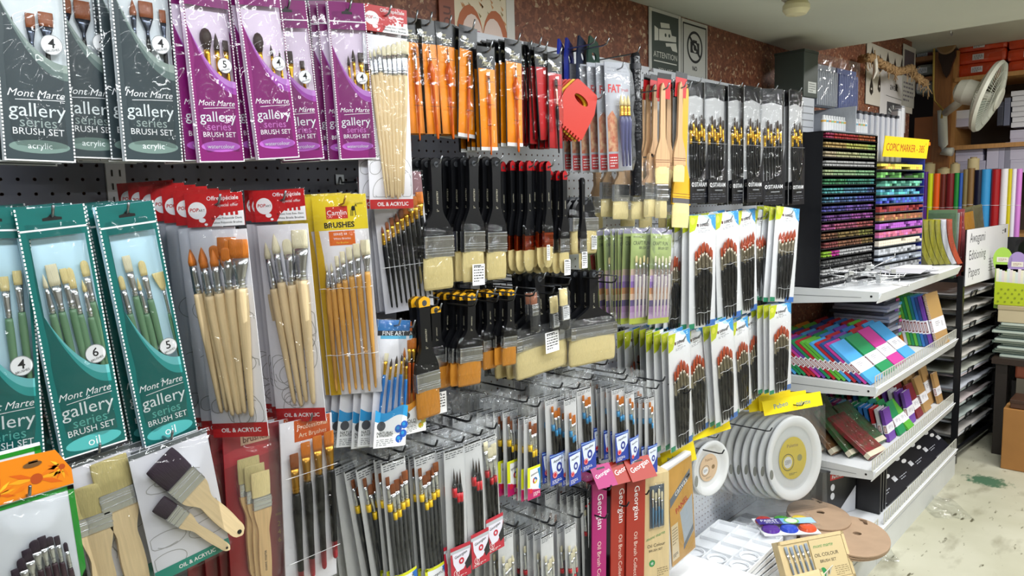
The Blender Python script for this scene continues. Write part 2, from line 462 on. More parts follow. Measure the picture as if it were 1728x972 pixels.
base('base_deck', 'white steel base deck holding the black sketch pads', BX0 + 3 * BAY, 4.68, BZ, BX0 + 3 * BAY + 0.09)
SX0, SX1 = 3.30, 4.70
def shelf(label, z, depth=0.52, withfence=True, tilt=0.0):
    t = thing('steel_shelf', label, 'shelf', Vector((SX0, 0, z)), 'steel shelves beside the pegboards'); L = SX1 - SX0
    MB().box((0.004, -depth, -0.022), (L - 0.004, -0.0, 0), SHELFW, bev=0.002).build('deck', t)
    for sx in (0.0, L - 0.003):
        mb = MB().prism([(0, 0), (1, 0), (1, 1), (0, 1)], 0, 0.001, GREYM) if False else MB()
        # tapered end bracket with a long crease
        P = [(0.0, -0.085), (-depth + 0.01, -0.038), (-depth, -0.03), (-depth, 0.002), (0.0, 0.004)]
        vs = [(sx, y, z_) for y, z_ in P] + [(sx + 0.003, y, z_) for y, z_ in P]
        mb.add(vs, [(0, 1, 2, 3, 4), (9, 8, 7, 6, 5)] + [(i, 5 + i, 5 + (i + 1) % 5, (i + 1) % 5) for i in range(5)], GREYM)
        mb.add([(sx - 0.0006, -0.01, -0.034), (sx - 0.0006, -0.01, -0.037), (sx - 0.0006, -depth + 0.07, -0.026), (sx - 0.0006, -depth + 0.07, -0.024)], [(0, 1, 2, 3)], mat('#6f7274', 0.6))
        mb.lathe([(0.005, 0), (0.005, 0.001)], 8, BLACK, mw=Matrix.Translation((sx - 0.001, -depth + 0.03, -0.018)) @ Matrix.Rotation(rad(90), 4, 'Y'))
        mb.build('end_bracket', t)
    mw = Matrix.Translation((0, -depth - 0.006, -0.004)) @ Matrix.Rotation(rad(22), 4, 'X')
    MB().box((0.004, -0.004, -0.045), (L - 0.004, 0.0, 0.004), STRIP, mw=mw).build('price_strip', t)
    if withfence: fence(MB(), 0.002, L - 0.002, -depth + 0.004, 0.0, 0.05, CREAMW).build('wire_fence_lattice', t)
    return t
Z1, Z2, Z3 = 1.195, 0.785, 0.415
shelf('steel shelf carrying the marker towers', Z1, withfence=False)
shelf('steel shelf carrying rows of bright banded notebooks', Z2)
shelf('steel shelf carrying purple and brown pocket notebooks', Z3)

# ================================================================== brushes, sleeves and packs
HAIRW = mat('#e9e0c0', 0.6, var=0.10, scale=60, stretch=(30, 30, 1.0), bump=0.5, bscale=50)
HAIRC = mat('#e6d396', 0.6, var=0.14, scale=60, stretch=(30, 30, 0.8), bump=0.5, bscale=50)
HAIRO = mat('#c9711f', 0.45, var=0.2, scale=60, stretch=(30, 30, 0.8), bump=0.4, bscale=50)
HAIRB = mat('#8a4a24', 0.45, var=0.25, scale=60, stretch=(30, 30, 0.8), bump=0.4, bscale=50)
HAIRR = mat('#b5471f', 0.45, var=0.25, scale=60, stretch=(30, 30, 0.8), bump=0.4, bscale=50)
HAIRD = mat('#3a2c26', 0.5, var=0.3, scale=60, stretch=(30, 30, 0.8), bump=0.4, bscale=50)
HAIRP = mat('#2b1a2c', 0.5, var=0.3, scale=60, stretch=(30, 30, 0.8), bump=0.4, bscale=50)
HAIRG = mat('#b9ab74', 0.6, var=0.16, scale=60, stretch=(30, 30, 0.8), bump=0.4, bscale=50)
HAIRA = mat('#d08a2a', 0.45, var=0.2, scale=50, stretch=(30, 30, 0.6), bump=0.4, bscale=50)
GREENH = mat('#6a8f6e', 0.35)
TANH = mat('#d6b27c', 0.5, var=0.10, scale=30, stretch=(8, 8, 0.4))
PALEH = mat('#dcc49a', 0.5, var=0.10, scale=30, stretch=(8, 8, 0.4))
CAMH = mat('#c9954a', 0.4, var=0.14, scale=30, stretch=(8, 8, 0.4))
ORANGEH = mat('#c65a14', 0.25)
REDH = mat('#a81f1c', 0.25)
BLUEH = mat('#1d6fb8', 0.3)
GREYH = mat('#3b3d3f', 0.3)
YBAND = mat('#e0b81c', 0.35)
RBAND = mat('#b8202a', 0.35)
BBAND = mat('#2f86b8', 0.35)
_B = {}
def _hair(mb, kind, bl, bw, th, m):
    seg = 12
    if kind == 'round': pr = [(0.04, 0), (0.32, -0.16), (0.72, -0.45), (1.0, -0.75), (0.9, -1.0)]; f0 = 1
    elif kind == 'liner': pr = [(0.05, 0), (0.4, -0.3), (0.8, -0.7), (1.0, -1.0)]; f0 = 1
    elif kind == 'mop': pr = [(0.15, 0), (0.6, -0.07), (0.95, -0.25), (1.05, -0.5), (0.8, -0.8), (0.55, -1.0)]; f0 = 1
    elif kind == 'filbert': pr = [(0.15, 0), (0.6, -0.05), (0.88, -0.15), (1.0, -0.33), (1.0, -0.7), (0.92, -1.0)]; f0 = 0
    elif kind == 'fan': pr = [(0.9, 0), (1.0, -0.05), (0.75, -0.4), (0.4, -0.8), (0.2, -1.0)]; f0 = 0
    else: pr = [(0.90, 0), (0.99, -0.03), (1.03, -0.35), (1.0, -0.7), (0.95, -1.0)]; f0 = 0
    prof = [(r * bw / 2, z * bl) for r, z in pr]
    n = len(prof)
    if f0: flat = [(1, 1)] * n
    else:
        fy = th / bw
        flat = [(1, fy * (0.35 + 0.65 * k / (n - 1)) / max(0.2, prof[k][0] / (bw / 2)) if kind != 'fan' else fy * 0.5) for k in range(n)]
    mb.lathe(prof, seg, m, flat=flat)
    if kind in ('flat', 'angle') and bw > 0.012:
        pass
def brush_meshes(kind, L, bl, bw, fl, hd, hair, ferr, handle, tip=None, tipf=0.12, band=None, bandl=0.012, hole=False, endr=0.45, belly=1.0):
    key = (kind, round(L, 3), round(bl, 4), round(bw, 4), round(fl, 4), round(hd, 4), hair, ferr, handle, tip, band, endr, belly, tipf, bandl)
    if key in _B: return _B[key]
    th = min(bw, max(0.0045, bw * 0.28)); rf = hd * 0.40
    a = MB(); _hair(a, kind, bl, bw, th, hair)
    b = MB(); z0 = -bl * 0.96; z1 = -(bl + fl)
    isr = kind in ('round', 'liner', 'mop')
    w0 = (0.9 if isr else 0.98) * bw / 2 * (0.62 if kind == 'mop' else 1) * (0.22 if kind == 'fan' else 1)
    ks = [0, 0.25, 0.6, 0.72, 0.75, 0.78, 0.84, 0.87, 0.90, 1.0]
    prof, flat = [], []
    for k in ks:
        t = min(1, k / 0.72); r = w0 + (rf - w0) * t
        if k in (0.75, 0.87): r *= 1.10
        fy = 1 if (isr or kind == 'fan') else (th / bw * 1.1) * (1 - t) + t
        prof.append((r, z0 + (z1 - z0) * k)); flat.append((1, fy))
    b.lathe(prof, 12, ferr, flat=flat)
    c = MB(); z2 = -L; hl = z2 - z1
    ks = [(0, 0.86), (0.03, 0.92), (0.08, 0.98 * belly), (0.16, 1.0 * belly), (0.30, 0.93), (0.55, 0.74), (0.8, endr + 0.1), (0.95, endr), (0.985, endr * 0.85), (1.0, endr * 0.4)]
    if band:
        kb = bandl / abs(hl); ks = [(0, 1.0), (kb, 1.0)] + [(max(k, kb * 1.01 + 0.001 * i), r) for i, (k, r) in enumerate(ks) if k > 0]
    if tip: ks = sorted(ks + [(1 - tipf, None)], key=lambda q: q[0])
    pr = []
    for i, (k, r) in enumerate(ks):
        if r is None: r = endr + 0.05
        pr.append((hd / 2 * r, z1 + hl * k))
    def mf(i):
        if band and i == 0: return band
        if tip and ks[min(i, len(ks) - 1)][0] >= 1 - tipf - 1e-6: return tip
        return handle
    c.lathe(pr, 10, handle, mfun=mf)
    al = MB()
    for q in (a, b, c):
        for k, f in enumerate(q.f): pass
    def merge(dst, src):
        base = len(dst.v); dst.v += src.v
        for f, mi_, s_ in zip(src.f, src.m, src.sm):
            dst.f.append(tuple(base + i for i in f)); dst.m.append(dst.mi(src.mats[mi_])); dst.sm.append(s_)
    for q in (c, b, a): merge(al, q)
    _B[key] = (weld(c.mesh('brush')), weld(b.mesh('ferrule')), weld(a.mesh('bristles')), weld(al.mesh('brush')))
    return _B[key]
def add_brush(t, w, h, u0, v0, u1, v1, y, kind, bw, bl, fl, hd, hair, ferr, handle, detail=2, **kw):
    """a brush lying in a pack: bristle tip at (u0, v0), handle end at (u1, v1)"""
    ax, az = (u0 - .5) * w, -v0 * h; bx, bz = (u1 - .5) * w, -v1 * h
    L = sqrt((ax - bx) ** 2 + (az - bz) ** 2)
    ang = atan2(-(bx - ax), -(bz - az))
    L = round(L, 2) if L > 0.05 else L
    hm, fm, bm_, al = brush_meshes(kind, L, bl, bw, fl, hd, hair, ferr, handle, **kw)
    rot = (0, ang, 0)
    if detail == 1: return link('brush', al, t, (ax, y, az), rot)
    o = link('brush', hm, t, (ax, y, az), rot)
    link('ferrule', fm, o); link('bristles', bm_, o)
    return o
_F = {}
def film_mesh(w, h, d, m, pad=0.003, y0=-0.001, nx=5, nz=9, seed=0):
    """a sleeve: a bulging sheet over the front of a card, joined to it round the edge"""
    key = (round(w, 3), round(h, 3), round(d, 3), m, pad, seed)
    if key in _F: return _F[key]
    rn = random.Random(seed + int(w * 1e4) + int(h * 1e4))
    mb = MB(); vs, fs = [], []
    for j in range(nz + 1):
        for i in range(nx + 1):
            u, v = i / nx, j / nz
            bul = min(1, 6 * u, 6 * (1 - u)) ** 0.6 * min(1, 12 * v, 12 * (1 - v)) ** 0.6
            vs.append(((u - .5) * (w + 2 * pad), y0 - d * bul * (0.85 + 0.3 * rn.random()), pad - v * (h + 2 * pad)))
    for j in range(nz):
        for i in range(nx):
            a = j * (nx + 1) + i; fs.append((a, a + nx + 1, a + nx + 2, a + 1))
    mb.add(vs, fs, m, True)
    _F[key] = mb.mesh('film_sleeve'); return _F[key]
def place(xt, yt, xb, yb, wpx, off, w=None, yaw=None):
    """world matrix, width and height of a hanging sheet whose top and bottom centres sit at these pixels, OFF in front of the board"""
    T, B = W(xt, yt, off), W(xb, yb, off); d = B - T; h = d.length
    roll = math.asin(max(-1, min(1, -d.x / h)))
    mx, my = (xt + xb) / 2, (yt + yb) / 2; C = W(mx, my, off)
    wp = W(mx + wpx / 2, my, off).x - W(mx - wpx / 2, my, off).x
    th = 0.0
    if yaw is not None: th = rad(yaw)
    elif w and w < wp:
        best = (1e9, 0)
        for k in range(0, 61):
            q = -rad(k); e = Vector((cos(q), sin(q), 0)) * w / 2
            dd = abs((project(C + e)[0] - project(C - e)[0]) - wpx)
            if dd < best[0]: best = (dd, q)
        th = best[1]
    ww = w or wp
    if yaw is not None and not w:
        e = Vector((cos(th), sin(th), 0)); ww = wp
    mw = Matrix.Translation(T) @ Matrix.Rotation(roll, 4, 'Y') @ Matrix.Rotation(th, 4, 'Z')
    return mw, ww, h
HOOKS = []
def hook(x, z, off, label, tip=0.018, r=0.0022, double=False, m=None, droop=0.0, y0=0.0):
    """pegboard hook: a wire prong from the board with its end turned up"""
    t = thing('pegboard_hook', label, 'hook', Vector((x, y0, z)), 'wire hooks in the pegboard')
    m = m or WIRE
    p = [(0, 0.004, 0.012), (0, -0.006, 0.012), (0, -0.010, 0.0)] + [(0, -0.012 - (off - 0.02) * k / 4, -droop * k / 4) for k in range(1, 5)]
    p += [(0, -off - 0.004, 0.003 - droop), (0, -off - 0.012, tip - droop)]
    MB().tube(p, r, m, 6).build('prong', t)
    MB().box((-0.012, -0.0035, -0.004), (0.012, -0.0005, 0.020), m, bev=0.001).build('back_plate', t)
    if double:
        q = [(0, -0.0035, 0.016)] + [(0, -0.012 - (off - 0.0) * k / 4, 0.02) for k in range(1, 5)]
        MB().tube(q, r * 0.8, m, 6).build('label_wire', t)
    return t
def back_copies(mw, n, step, parts, name, label, cat, group, jx=0.004, jr=1.5, seed=0, drift=0.0):
    """the packs hanging on the same hook behind the front one, nearer the board"""
    rn = random.Random(seed + n * 7)
    for k in range(1, n + 1):
        M_ = Matrix.Translation((drift * k + rn.uniform(-jx, jx), step * k, rn.uniform(-0.003, 0.004))) @ mw @ Matrix.Rotation(rad(rn.uniform(-jr, jr)), 4, 'Y') @ Matrix.Rotation(rad(rn.uniform(-1.5, 1.5)), 4, 'Z')
        t = thing(name, label, cat, M_, group)
        for nm, me in parts: link(nm, me, t)
def hook_at(mw, h, off, label, dz=0.012, **kw):
    p = mw @ Vector((0, 0, -dz)); return hook(p.x, p.z, off + 0.012, label, **kw)

# ================================================================== left bay: the three gallery ranges
SL = dict(base='#2e3c42', band1='#8b9a94', band2='#5f726f', win='#d5dde2', oval='#6f8882', word='#9aa9a6', txt='acrylic')
PU = dict(base='#7b0e66', band1='#b77cc6', band2='#9a3fa3', win='#dccbe0', oval='#b45cc0', word='#c774c0', txt='watercolour')
TE = dict(base='#09615e', band1='#6fc0c4', band2='#2e9a98', win='#bfe0ef', oval='#4fb0b0', word='#5fb0a6', txt='oil')
_G = {}
def gallery_meshes(pal, w, h, count, tealish):
    key = (pal['txt'], round(w, 3), round(h, 3), count)
    if key in _G: return _G[key]
    B, WN = mat(pal['base'], 0.3), mat(pal['win'], 0.4)
    back = Print(w, h, 0.002, WN, edge=B)
    back.rect(0.0, 0.0, 1, 1, B, 0) if False else None
    f = MB(); f = Print.__new__(Print); MB.__init__(f); f.w, f.h, f.t = w, h, 0
    v0, v1 = (0.42, 0.66) if tealish else (0.27, 0.56)
    vw = 0.115 if tealish else 0.17; ul, ur = (0.13, 0.93) if tealish else (0.03, 0.97)
    hd = 0.085 if tealish else 0.12
    n = 18
    def cur(o0, o1): return [(ul + (ur - ul) * k / n, v0 + o0 * (1 if k else 1) + (v1 - v0 + o1 - o0) * (1 - (1 - k / n) ** 2.1)) for k in range(n + 1)]
    c0 = cur(0, 0); c1 = cur(0.0, 0.035); c2 = cur(0.0, 0.07)
    B1, B2 = mat(pal['band1'], 0.35), mat(pal['band2'], 0.35)
    f.band(c0, c1, B1, 1); f.band(c1, c2, B2, 1)
    f.poly(c2 + [(ur, 1), (ul, 1)], B, 1)
    f.rect(0, 0, ul, 1, B, 1); f.rect(ur, 0, 1, 1, B, 1); f.rect(ul, 0, ur, vw, B, 1)
    # heat sealed edges: white dotted lines, header fold, hanging slot
    for u in (0.012, 0.988):
        for k in range(64): f.rect(u - 0.012, k / 64, u + 0.012, (k + 0.62) / 64, WPRINT, 2)
    f.rect(0, hd - 0.003, 1, hd + 0.004, WPRINT, 2); f.rect(0, 0.994, 1, 1, WPRINT, 2)
    f.poly([(0.36, hd * .62), (0.36, hd * .5), (0.44, hd * .46), (0.5, hd * .3), (0.56, hd * .46), (0.64, hd * .5), (0.64, hd * .62)], BLACK, 2)
    V = (0.752, 0.822, 0.868, 0.905, 0.957) if tealish else (0.70, 0.782, 0.828, 0.868, 0.935) if pal['txt'] == 'acrylic' else (0.68, 0.762, 0.808, 0.85, 0.915)
    WD = mat(pal['word'], 0.4); lift = 0.0
    f.text('Mont Marte', 0.5, V[0], w * 0.80, WPRINT, 2, shear=0.35, maxh=h * 0.045)
    f.line([(0.2, V[0] + 0.031), (0.55, V[0] + 0.025), (0.9, V[0] + 0.022)], 0.0009, WPRINT, 2)
    f.text('gallery', 0.5, V[1], w * 0.80, mat('#dfe6e8', 0.4), 2)
    f.text('series', 0.5, V[2], w * 0.52, WD, 2)
    f.text('BRUSH SET', 0.5, V[3], w * 0.72, WPRINT, 2)
    f.ell(0.5, V[4], 0.43, 0.030, mat(pal['oval'], 0.4), 2)
    f.text(pal['txt'], 0.5, V[4], w * (0.25 if pal['txt'] == 'oil' else 0.6), mat('#e6eef0', 0.4), 3, maxh=h * 0.035)
    bu, bv = 0.76, (0.605 if tealish else 0.475)
    asp = w / h
    f.ell(bu, bv, 0.16, 0.16 * asp, WPRINT, 4); f.ring(bu, bv, 0.16, 0.16 * asp, 0.06, mat('#8d9296', 0.5), 5)
    f.text(str(count), bu, bv - 0.028 * asp, w * 0.12, INK, 5, maxh=w * 0.15, bold=0.01)
    f.text('BRUSHES', bu + 0.01, bv + 0.085 * asp, w * 0.2, INK, 5, shear=0, rot=0.25)
    _G[key] = (back.mesh('card'), f.mesh('printed_front'))
    return _G[key]
def gallery(pal, spec, count, brushes, label, group, tealish=False, back=0, blabel=None, w=None, name='brush_set_pack', yaw=None, bgroup=None, hk=True, drift=0.0, step=0.011):
    xt, yt, xb, yb, wpx, off = spec
    mw, w, h = place(xt, yt, xb, yb, wpx, off, w, yaw)
    t = thing(name, label, 'brush set', mw, group)
    cm, fm = gallery_meshes(pal, w, h, count, tealish)
    link('card', cm, t); link('printed_front', fm, t, (0, -0.011, 0))
    link('film_sleeve', film_mesh(w, h, 0.012, FILM, 0.002), t, (0, -0.003, 0))
    for b in brushes:
        u0, v0, u1, v1, kind, bw, bl, fl, hd_, hair, ferr, hand = b
        add_brush(t, w, h, u0, v0, u1, v1, -0.0055, kind, bw, bl, fl, hd_, hair, ferr, hand, 2)
    if back: back_copies(mw, back, step, [('card', cm), ('printed_front', fm), ('film_sleeve', film_mesh(w, h, 0.006, FILM, 0.002))], name, blabel, 'brush set', bgroup or group, seed=int(xt), drift=drift)
    if hk: hook_at(mw, h, off, 'wire hook holding the ' + label[:60].rsplit(' ', 1)[0], dz=0.016)
    return t
def fl(u, v, bw, bl=0.022, ub=None, hair=HAIRB, ferr=GREYH, hand=BLACK, kind='flat', hd=0.007, f=0.030): return (u, v, ub if ub is not None else u, 0.93, kind, bw, bl, f, hd, hair, ferr, hand)
G1 = 'slate acrylic brush sets'
DKF = mat('#5a6170', 0.25, 0.9)
gallery(SL, (38, -112, 66, 273, 96, 0.20), 4, [fl(.25, .37, .006, hair=HAIRD, kind='round', ferr=DKF), fl(.50, .345, .013, ferr=DKF), fl(.72, .33, .020, hair=HAIRB, ferr=DKF)],
        'slate acrylic brush set with four badge, nearest the corner of the display', G1, w=0.094, back=4, blabel='slate acrylic brush set hidden behind the nearest slate pack', step=0.014, drift=-0.003)
gallery(SL, (126, -112, 156, 268, 84, 0.16), 4, [fl(.22, .30, .022, ferr=DKF), fl(.5, .295, .024, ferr=DKF, bl=.03), fl(.8, .285, .018, bl=.028, ferr=DKF, kind='filbert')],
        'slate acrylic brush set with broad joined brush heads, tucked between two slate packs', G1, w=0.094, back=2, blabel='slate acrylic brush set edge-on behind the pack with broad heads')
gallery(SL, (225, -112, 257, 273, 84, 0.20), 4, [fl(.20, .345, .005, hair=HAIRD, kind='round', ferr=DKF), fl(.36, .29, .011, kind='round', bl=.026, ferr=DKF), fl(.58, .29, .023, bl=.027, ferr=DKF), fl(.86, .315, .011, ferr=DKF)],
        'slate acrylic brush set next to the purple packs', G1, w=0.094, back=5, blabel='slate acrylic brush set stacked behind the slate pack beside the purples', step=0.016, drift=-0.008)
G2 = 'purple watercolour brush sets'
pb = lambda u, v, bw, kind='round', bl=0.02, hd=0.006: fl(u, v, bw, bl, hair=HAIRD, ferr=GOLD, hand=GOLD, kind=kind, hd=hd, f=0.034)
gallery(PU, (338, -42, 371, 274, 78, 0.22), 5, [pb(.18, .40, .004), pb(.30, .42, .005), pb(.44, .28, .019, 'mop', .036, .011), pb(.66, .30, .010, 'round', .03, .009), pb(.86, .335, .010, 'flat', .02, .007)],
        'purple watercolour brush set with five badge', G2, w=0.082, back=5, blabel='purple watercolour brush set stacked behind the five brush pack', step=0.015, drift=-0.006)
gallery(PU, (428, -42, 467, 268, 72, 0.24), 4, [pb(.18, .41, .005), pb(.38, .31, .017, 'mop', .034, .010), pb(.66, .37, .006), pb(.85, .4, .005)],
        'purple watercolour brush set with one large mop head, leaning over its neighbour', G2, w=0.080, back=4, blabel='purple watercolour brush set stacked behind the mop head pack', step=0.016, drift=-0.004)
gallery(PU, (478, 2, 511, 270, 70, 0.19), 4, [pb(.45, .31, .015, 'flat', .024, .009), pb(.75, .37, .009, 'flat', .016, .007)],
        'purple watercolour brush set with two flat heads, half behind the leaning pack', G2, w=0.080, back=3, blabel='purple watercolour brush set behind the pack with two flat heads', step=0.018, drift=0.012)
gallery(PU, (552, 3, 578, 267, 64, 0.17), 4, [pb(.5, .32, .011, 'flat'), ], 'purple watercolour brush set squeezed behind the last purple pack', G2, w=0.076, back=2, blabel='purple watercolour brush set edge-on near the last purple pack', hk=False)
gallery(PU, (581, 6, 603, 269, 62, 0.22), 4, [pb(.46, .33, .006), pb(.60, .29, .008, 'round', .024), pb(.80, .31, .012, 'flat', .02), pb(.95, .38, .010, 'flat', .014)],
        'purple watercolour brush set beside the tall white paper pack', G2, w=0.076, back=3, blabel='purple watercolour brush set stacked behind the last purple pack', step=0.018, drift=-0.008)
G3 = 'teal oil brush sets'
def tb(u, v, bw, kind='flat', bl=0.022, hair=HAIRC, ub=None, ve=0.9, hd=0.0115, f=0.040): return (u, v, ub if ub is not None else u + .12, ve, kind, bw, bl, f, hd, hair, FERR, GREENH)
gallery(TE, (-20, 350, 12, 790, 104, 0.22), 4, [tb(.8, .24, .012), tb(.62, .26, .012)], 'teal oil brush set cut by the photo edge', G3, True, w=0.094, back=3, blabel='teal oil brush set behind the edge pack', step=0.02, drift=-0.01)
gallery(TE, (80, 349, 158, 757, 101, 0.23), 6, [tb(.24, .255, .007, hair=HAIRW, kind='round'), tb(.37, .222, .016, 'flat', .034, HAIRW), tb(.53, .245, .010, 'flat', .024), tb(.62, .245, .011, 'filbert', .034), tb(.85, .225, .012, 'filbert', .026), tb(.78, .30, .006, 'round', .02)],
        'teal oil brush set with six badge', G3, True, w=0.094, back=6, blabel='teal oil brush set stacked behind the six brush pack', step=0.022, drift=-0.007)
gallery(TE, (206, 344, 286, 739, 88, 0.22), 5, [tb(.20, .28, .009, 'filbert', .024), tb(.36, .205, .013, 'flat', .028, HAIRW), tb(.48, .30, .006, 'round'), tb(.60, .235, .012, 'filbert', .026), tb(.88, .295, .026, 'fan', .032, hd=.006)],
        'teal oil brush set with five badge and a fan brush', G3, True, w=0.090, back=6, blabel='teal oil brush set stacked behind the fan brush pack', step=0.022, drift=-0.006)
gallery(TE, (112, 352, 190, 745, 96, 0.12), 6, [], 'teal oil brush set deep between the five and six brush packs', G3, True, w=0.09, back=2, blabel='teal oil brush set deep behind the teal row', step=0.02, hk=False)

# ================================================================== white paper packs with red headers
SCRIB = mat('#a5a4a4', 0.6)
REDP = mat('#c01d22', 0.4)
def scribble(p, seed, n=9, v0=0.35, v1=0.92):
    rn = random.Random(seed)
    for k in range(n):
        cu, cv, ru, rv = rn.uniform(0.15, 0.85), rn.uniform(v0, v1), rn.uniform(0.12, 0.32), rn.uniform(0.03, 0.09)
        a0 = rn.uniform(0, 6); tw = rn.uniform(4, 9)
        pts = []
        for q in range(26):
            a = a0 + tw * q / 25; s = 1 + 0.4 * sin(a * 0.7)
            pts.append((max(0.03, min(0.97, cu + ru * s * cos(a) + 0.1 * q / 25)), max(v0 - .05, min(0.93, cv + rv * s * sin(a) + 0.05 * q / 25))))
        p.line(pts, 0.0013, SCRIB, 1)
def header_mesh(w, hh, slots, lines, seed=0):
    p = Print(w, hh, 0.0015, REDP)
    p.poly([(0.42, 1.0), (0.5, .78), (0.62, .62), (1, .55), (1, 1)], WPRINT, 1)
    p.ell(0.2, 0.50, 0.16, 0.26, WPRINT, 1); p.ell(0.27, 0.80, 0.06, 0.07, WPRINT, 1); p.ell(0.33, 0.93, 0.03, 0.04, WPRINT, 1)
    p.text('POP', 0.15, 0.48, w * 0.16, REDP, 2, shear=0.15, bold=0.02); p.text('ART', 0.28, 0.50, w * 0.11, INK, 2)
    p.text('Offre spéciale', 0.66, 0.17, w * 0.55, WPRINT, 2, bold=0.01); p.text('Special offer', 0.74, 0.38, w * 0.36, WPRINT, 2)
    for k in range(4): p.poly([(0.60 + k * .085, .68), (0.60 + k * .085, .58), (0.625 + k * .085, .50), (0.65 + k * .085, .58), (0.65 + k * .085, .68)], REDP, 3)
    p.text(lines[0], 0.70, 0.77, w * 0.52, INK, 3); p.text(lines[1], 0.70, 0.90, w * 0.52, INK, 3)
    return p.mesh('header_card')
def pop_card(w, h, v0, seed, band=True, foot=0.93):
    p = Print(w, h, 0.002, PAPER)
    scribble(p, seed)
    if band:
        p.rect(0, foot, 1, 1, REDP, 2); p.text('OIL & ACRYLIC', 0.52, foot + (1 - foot) * 0.5, w * 0.72, WPRINT, 3, bold=0.02)
    return p
def pop(spec, brushes, label, lines, w=None, back=0, blabel=None, hdr=0.13, seed=1, foot=0.93, off_h=True, step=0.012, drift=0.0, group='white paper brush packs with red headers', film_=FILM2, bh=False):
    xt, yt, xb, yb, wpx, off = spec
    mw, w, h = place(xt, yt, xb, yb, wpx, off, w)
    t = thing('brush_set_pack', label, 'brush set', mw, group)
    hm = header_mesh(w, h * hdr, True, lines)
    cp = pop_card(w, h * (1 - hdr - 0.015), 0, seed, foot=foot); cm = cp.mesh('card')
    link('header_card', hm, t, (0, -0.003, 0)); link('card', cm, t, (0, 0, -h * (hdr + 0.015)))
    fm = film_mesh(w, h, 0.013, film_, 0.003); link('film_sleeve', fm, t, (0, -0.002, 0))
    for b in brushes: add_brush(t, w, h, *b[:4], -0.006, *b[4:], detail=2)
    if back:
        rn = random.Random(seed)
        for k in range(1, back + 1):
            M_ = Matrix.Translation((drift * k, step * k, 0.004 * k if bh else 0)) @ mw @ Matrix.Rotation(rad(rn.uniform(-1, 3)), 4, 'Y')
            b_ = thing('brush_set_pack', blabel, 'brush set', M_, group + ' behind')
            link('header_card', hm, b_, (0, -0.003, 0)); link('card', cm, b_, (0, 0, -h * (hdr + 0.015)))
            link('film_sleeve', film_mesh(w, h, 0.006, film_, 0.003), b_, (0, -0.002, 0))
            if k == 1:
                for b in brushes: add_brush(b_, w, h, *b[:4], -0.006, *b[4:], detail=1)
    if off_h: hook_at(mw, h, off, 'wire hook holding the ' + label[:58].rsplit(' ', 1)[0], dz=h * hdr * 0.35)
    return t
def nb(u0, v0, u1, v1, kind, bw, bl, f, hd, hair=HAIRO, ferr=FERR, hand=PALEH, hs=1.55): return (u0, v0, u1, v1, kind, bw * 1.12, bl, f, hd * hs, hair, ferr, hand)
pop((360, 326, 407, 737, 95, 0.24), [nb(.20, .225, .42, .905, 'round', .013, .030, .050, .012), nb(.40, .22, .52, .905, 'round', .014, .030, .048, .012), nb(.62, .215, .64, .9, 'filbert', .017, .026, .048, .012), nb(.86, .185, .76, .9, 'flat', .031, .034, .052, .014)],
    'white paper brush pack with orange hair brushes under a red header', ('Brosses Polyamide Doré', 'Yellow Polyamide Brushes'), w=0.103, back=6, blabel='white paper brush pack fanned out behind the orange hair pack', seed=3, step=0.02, drift=-0.011, bh=True)
pop((470, 320, 509, 711, 84, 0.22), [nb(.16, .215, .42, .92, 'round', .011, .032, .058, .011, HAIRW), nb(.34, .18, .55, .92, 'round', .014, .038, .056, .012, HAIRW), nb(.58, .205, .66, .92, 'filbert', .017, .030, .058, .012, HAIRW), nb(.84, .17, .80, .92, 'flat', .028, .036, .060, .014, HAIRW)],
    'white paper brush pack with four cream bristle brushes under a red header', ('Brosses Soies Beau Blanc', 'White Bristle Brushes'), w=0.100, back=2, blabel='white paper brush pack behind the four cream bristle pack', seed=8, step=0.02, drift=0.002)
pop((648, 12, 662, 352, 74, 0.24), [nb(.06 + .045, .22, .34, .94, 'round', .0045, .016, .034, .006, HAIRW), nb(.20, .21, .40, .94, 'round', .006, .017, .036, .007, HAIRW), nb(.30, .195, .46, .94, 'round', .008, .018, .036, .0075, HAIRW), nb(.42, .195, .50, .94, 'filbert', .009, .020, .038, .008, HAIRW),
     nb(.53, .185, .56, .94, 'filbert', .010, .022, .040, .008, HAIRW), nb(.65, .175, .61, .94, 'filbert', .011, .024, .042, .0085, HAIRW), nb(.77, .165, .66, .94, 'flat', .012, .026, .042, .009, HAIRW), nb(.91, .155, .72, .94, 'flat', .018, .028, .044, .010, HAIRW)],
    'tall white paper pack of eight bristle brushes with a red header', ('8 Brosses Soies Beau Blanc', 'White Bristle Brushes'), w=0.104, hdr=0.125, seed=5, foot=0.945, back=1, blabel='tall white paper pack behind the eight brush pack', step=0.02)

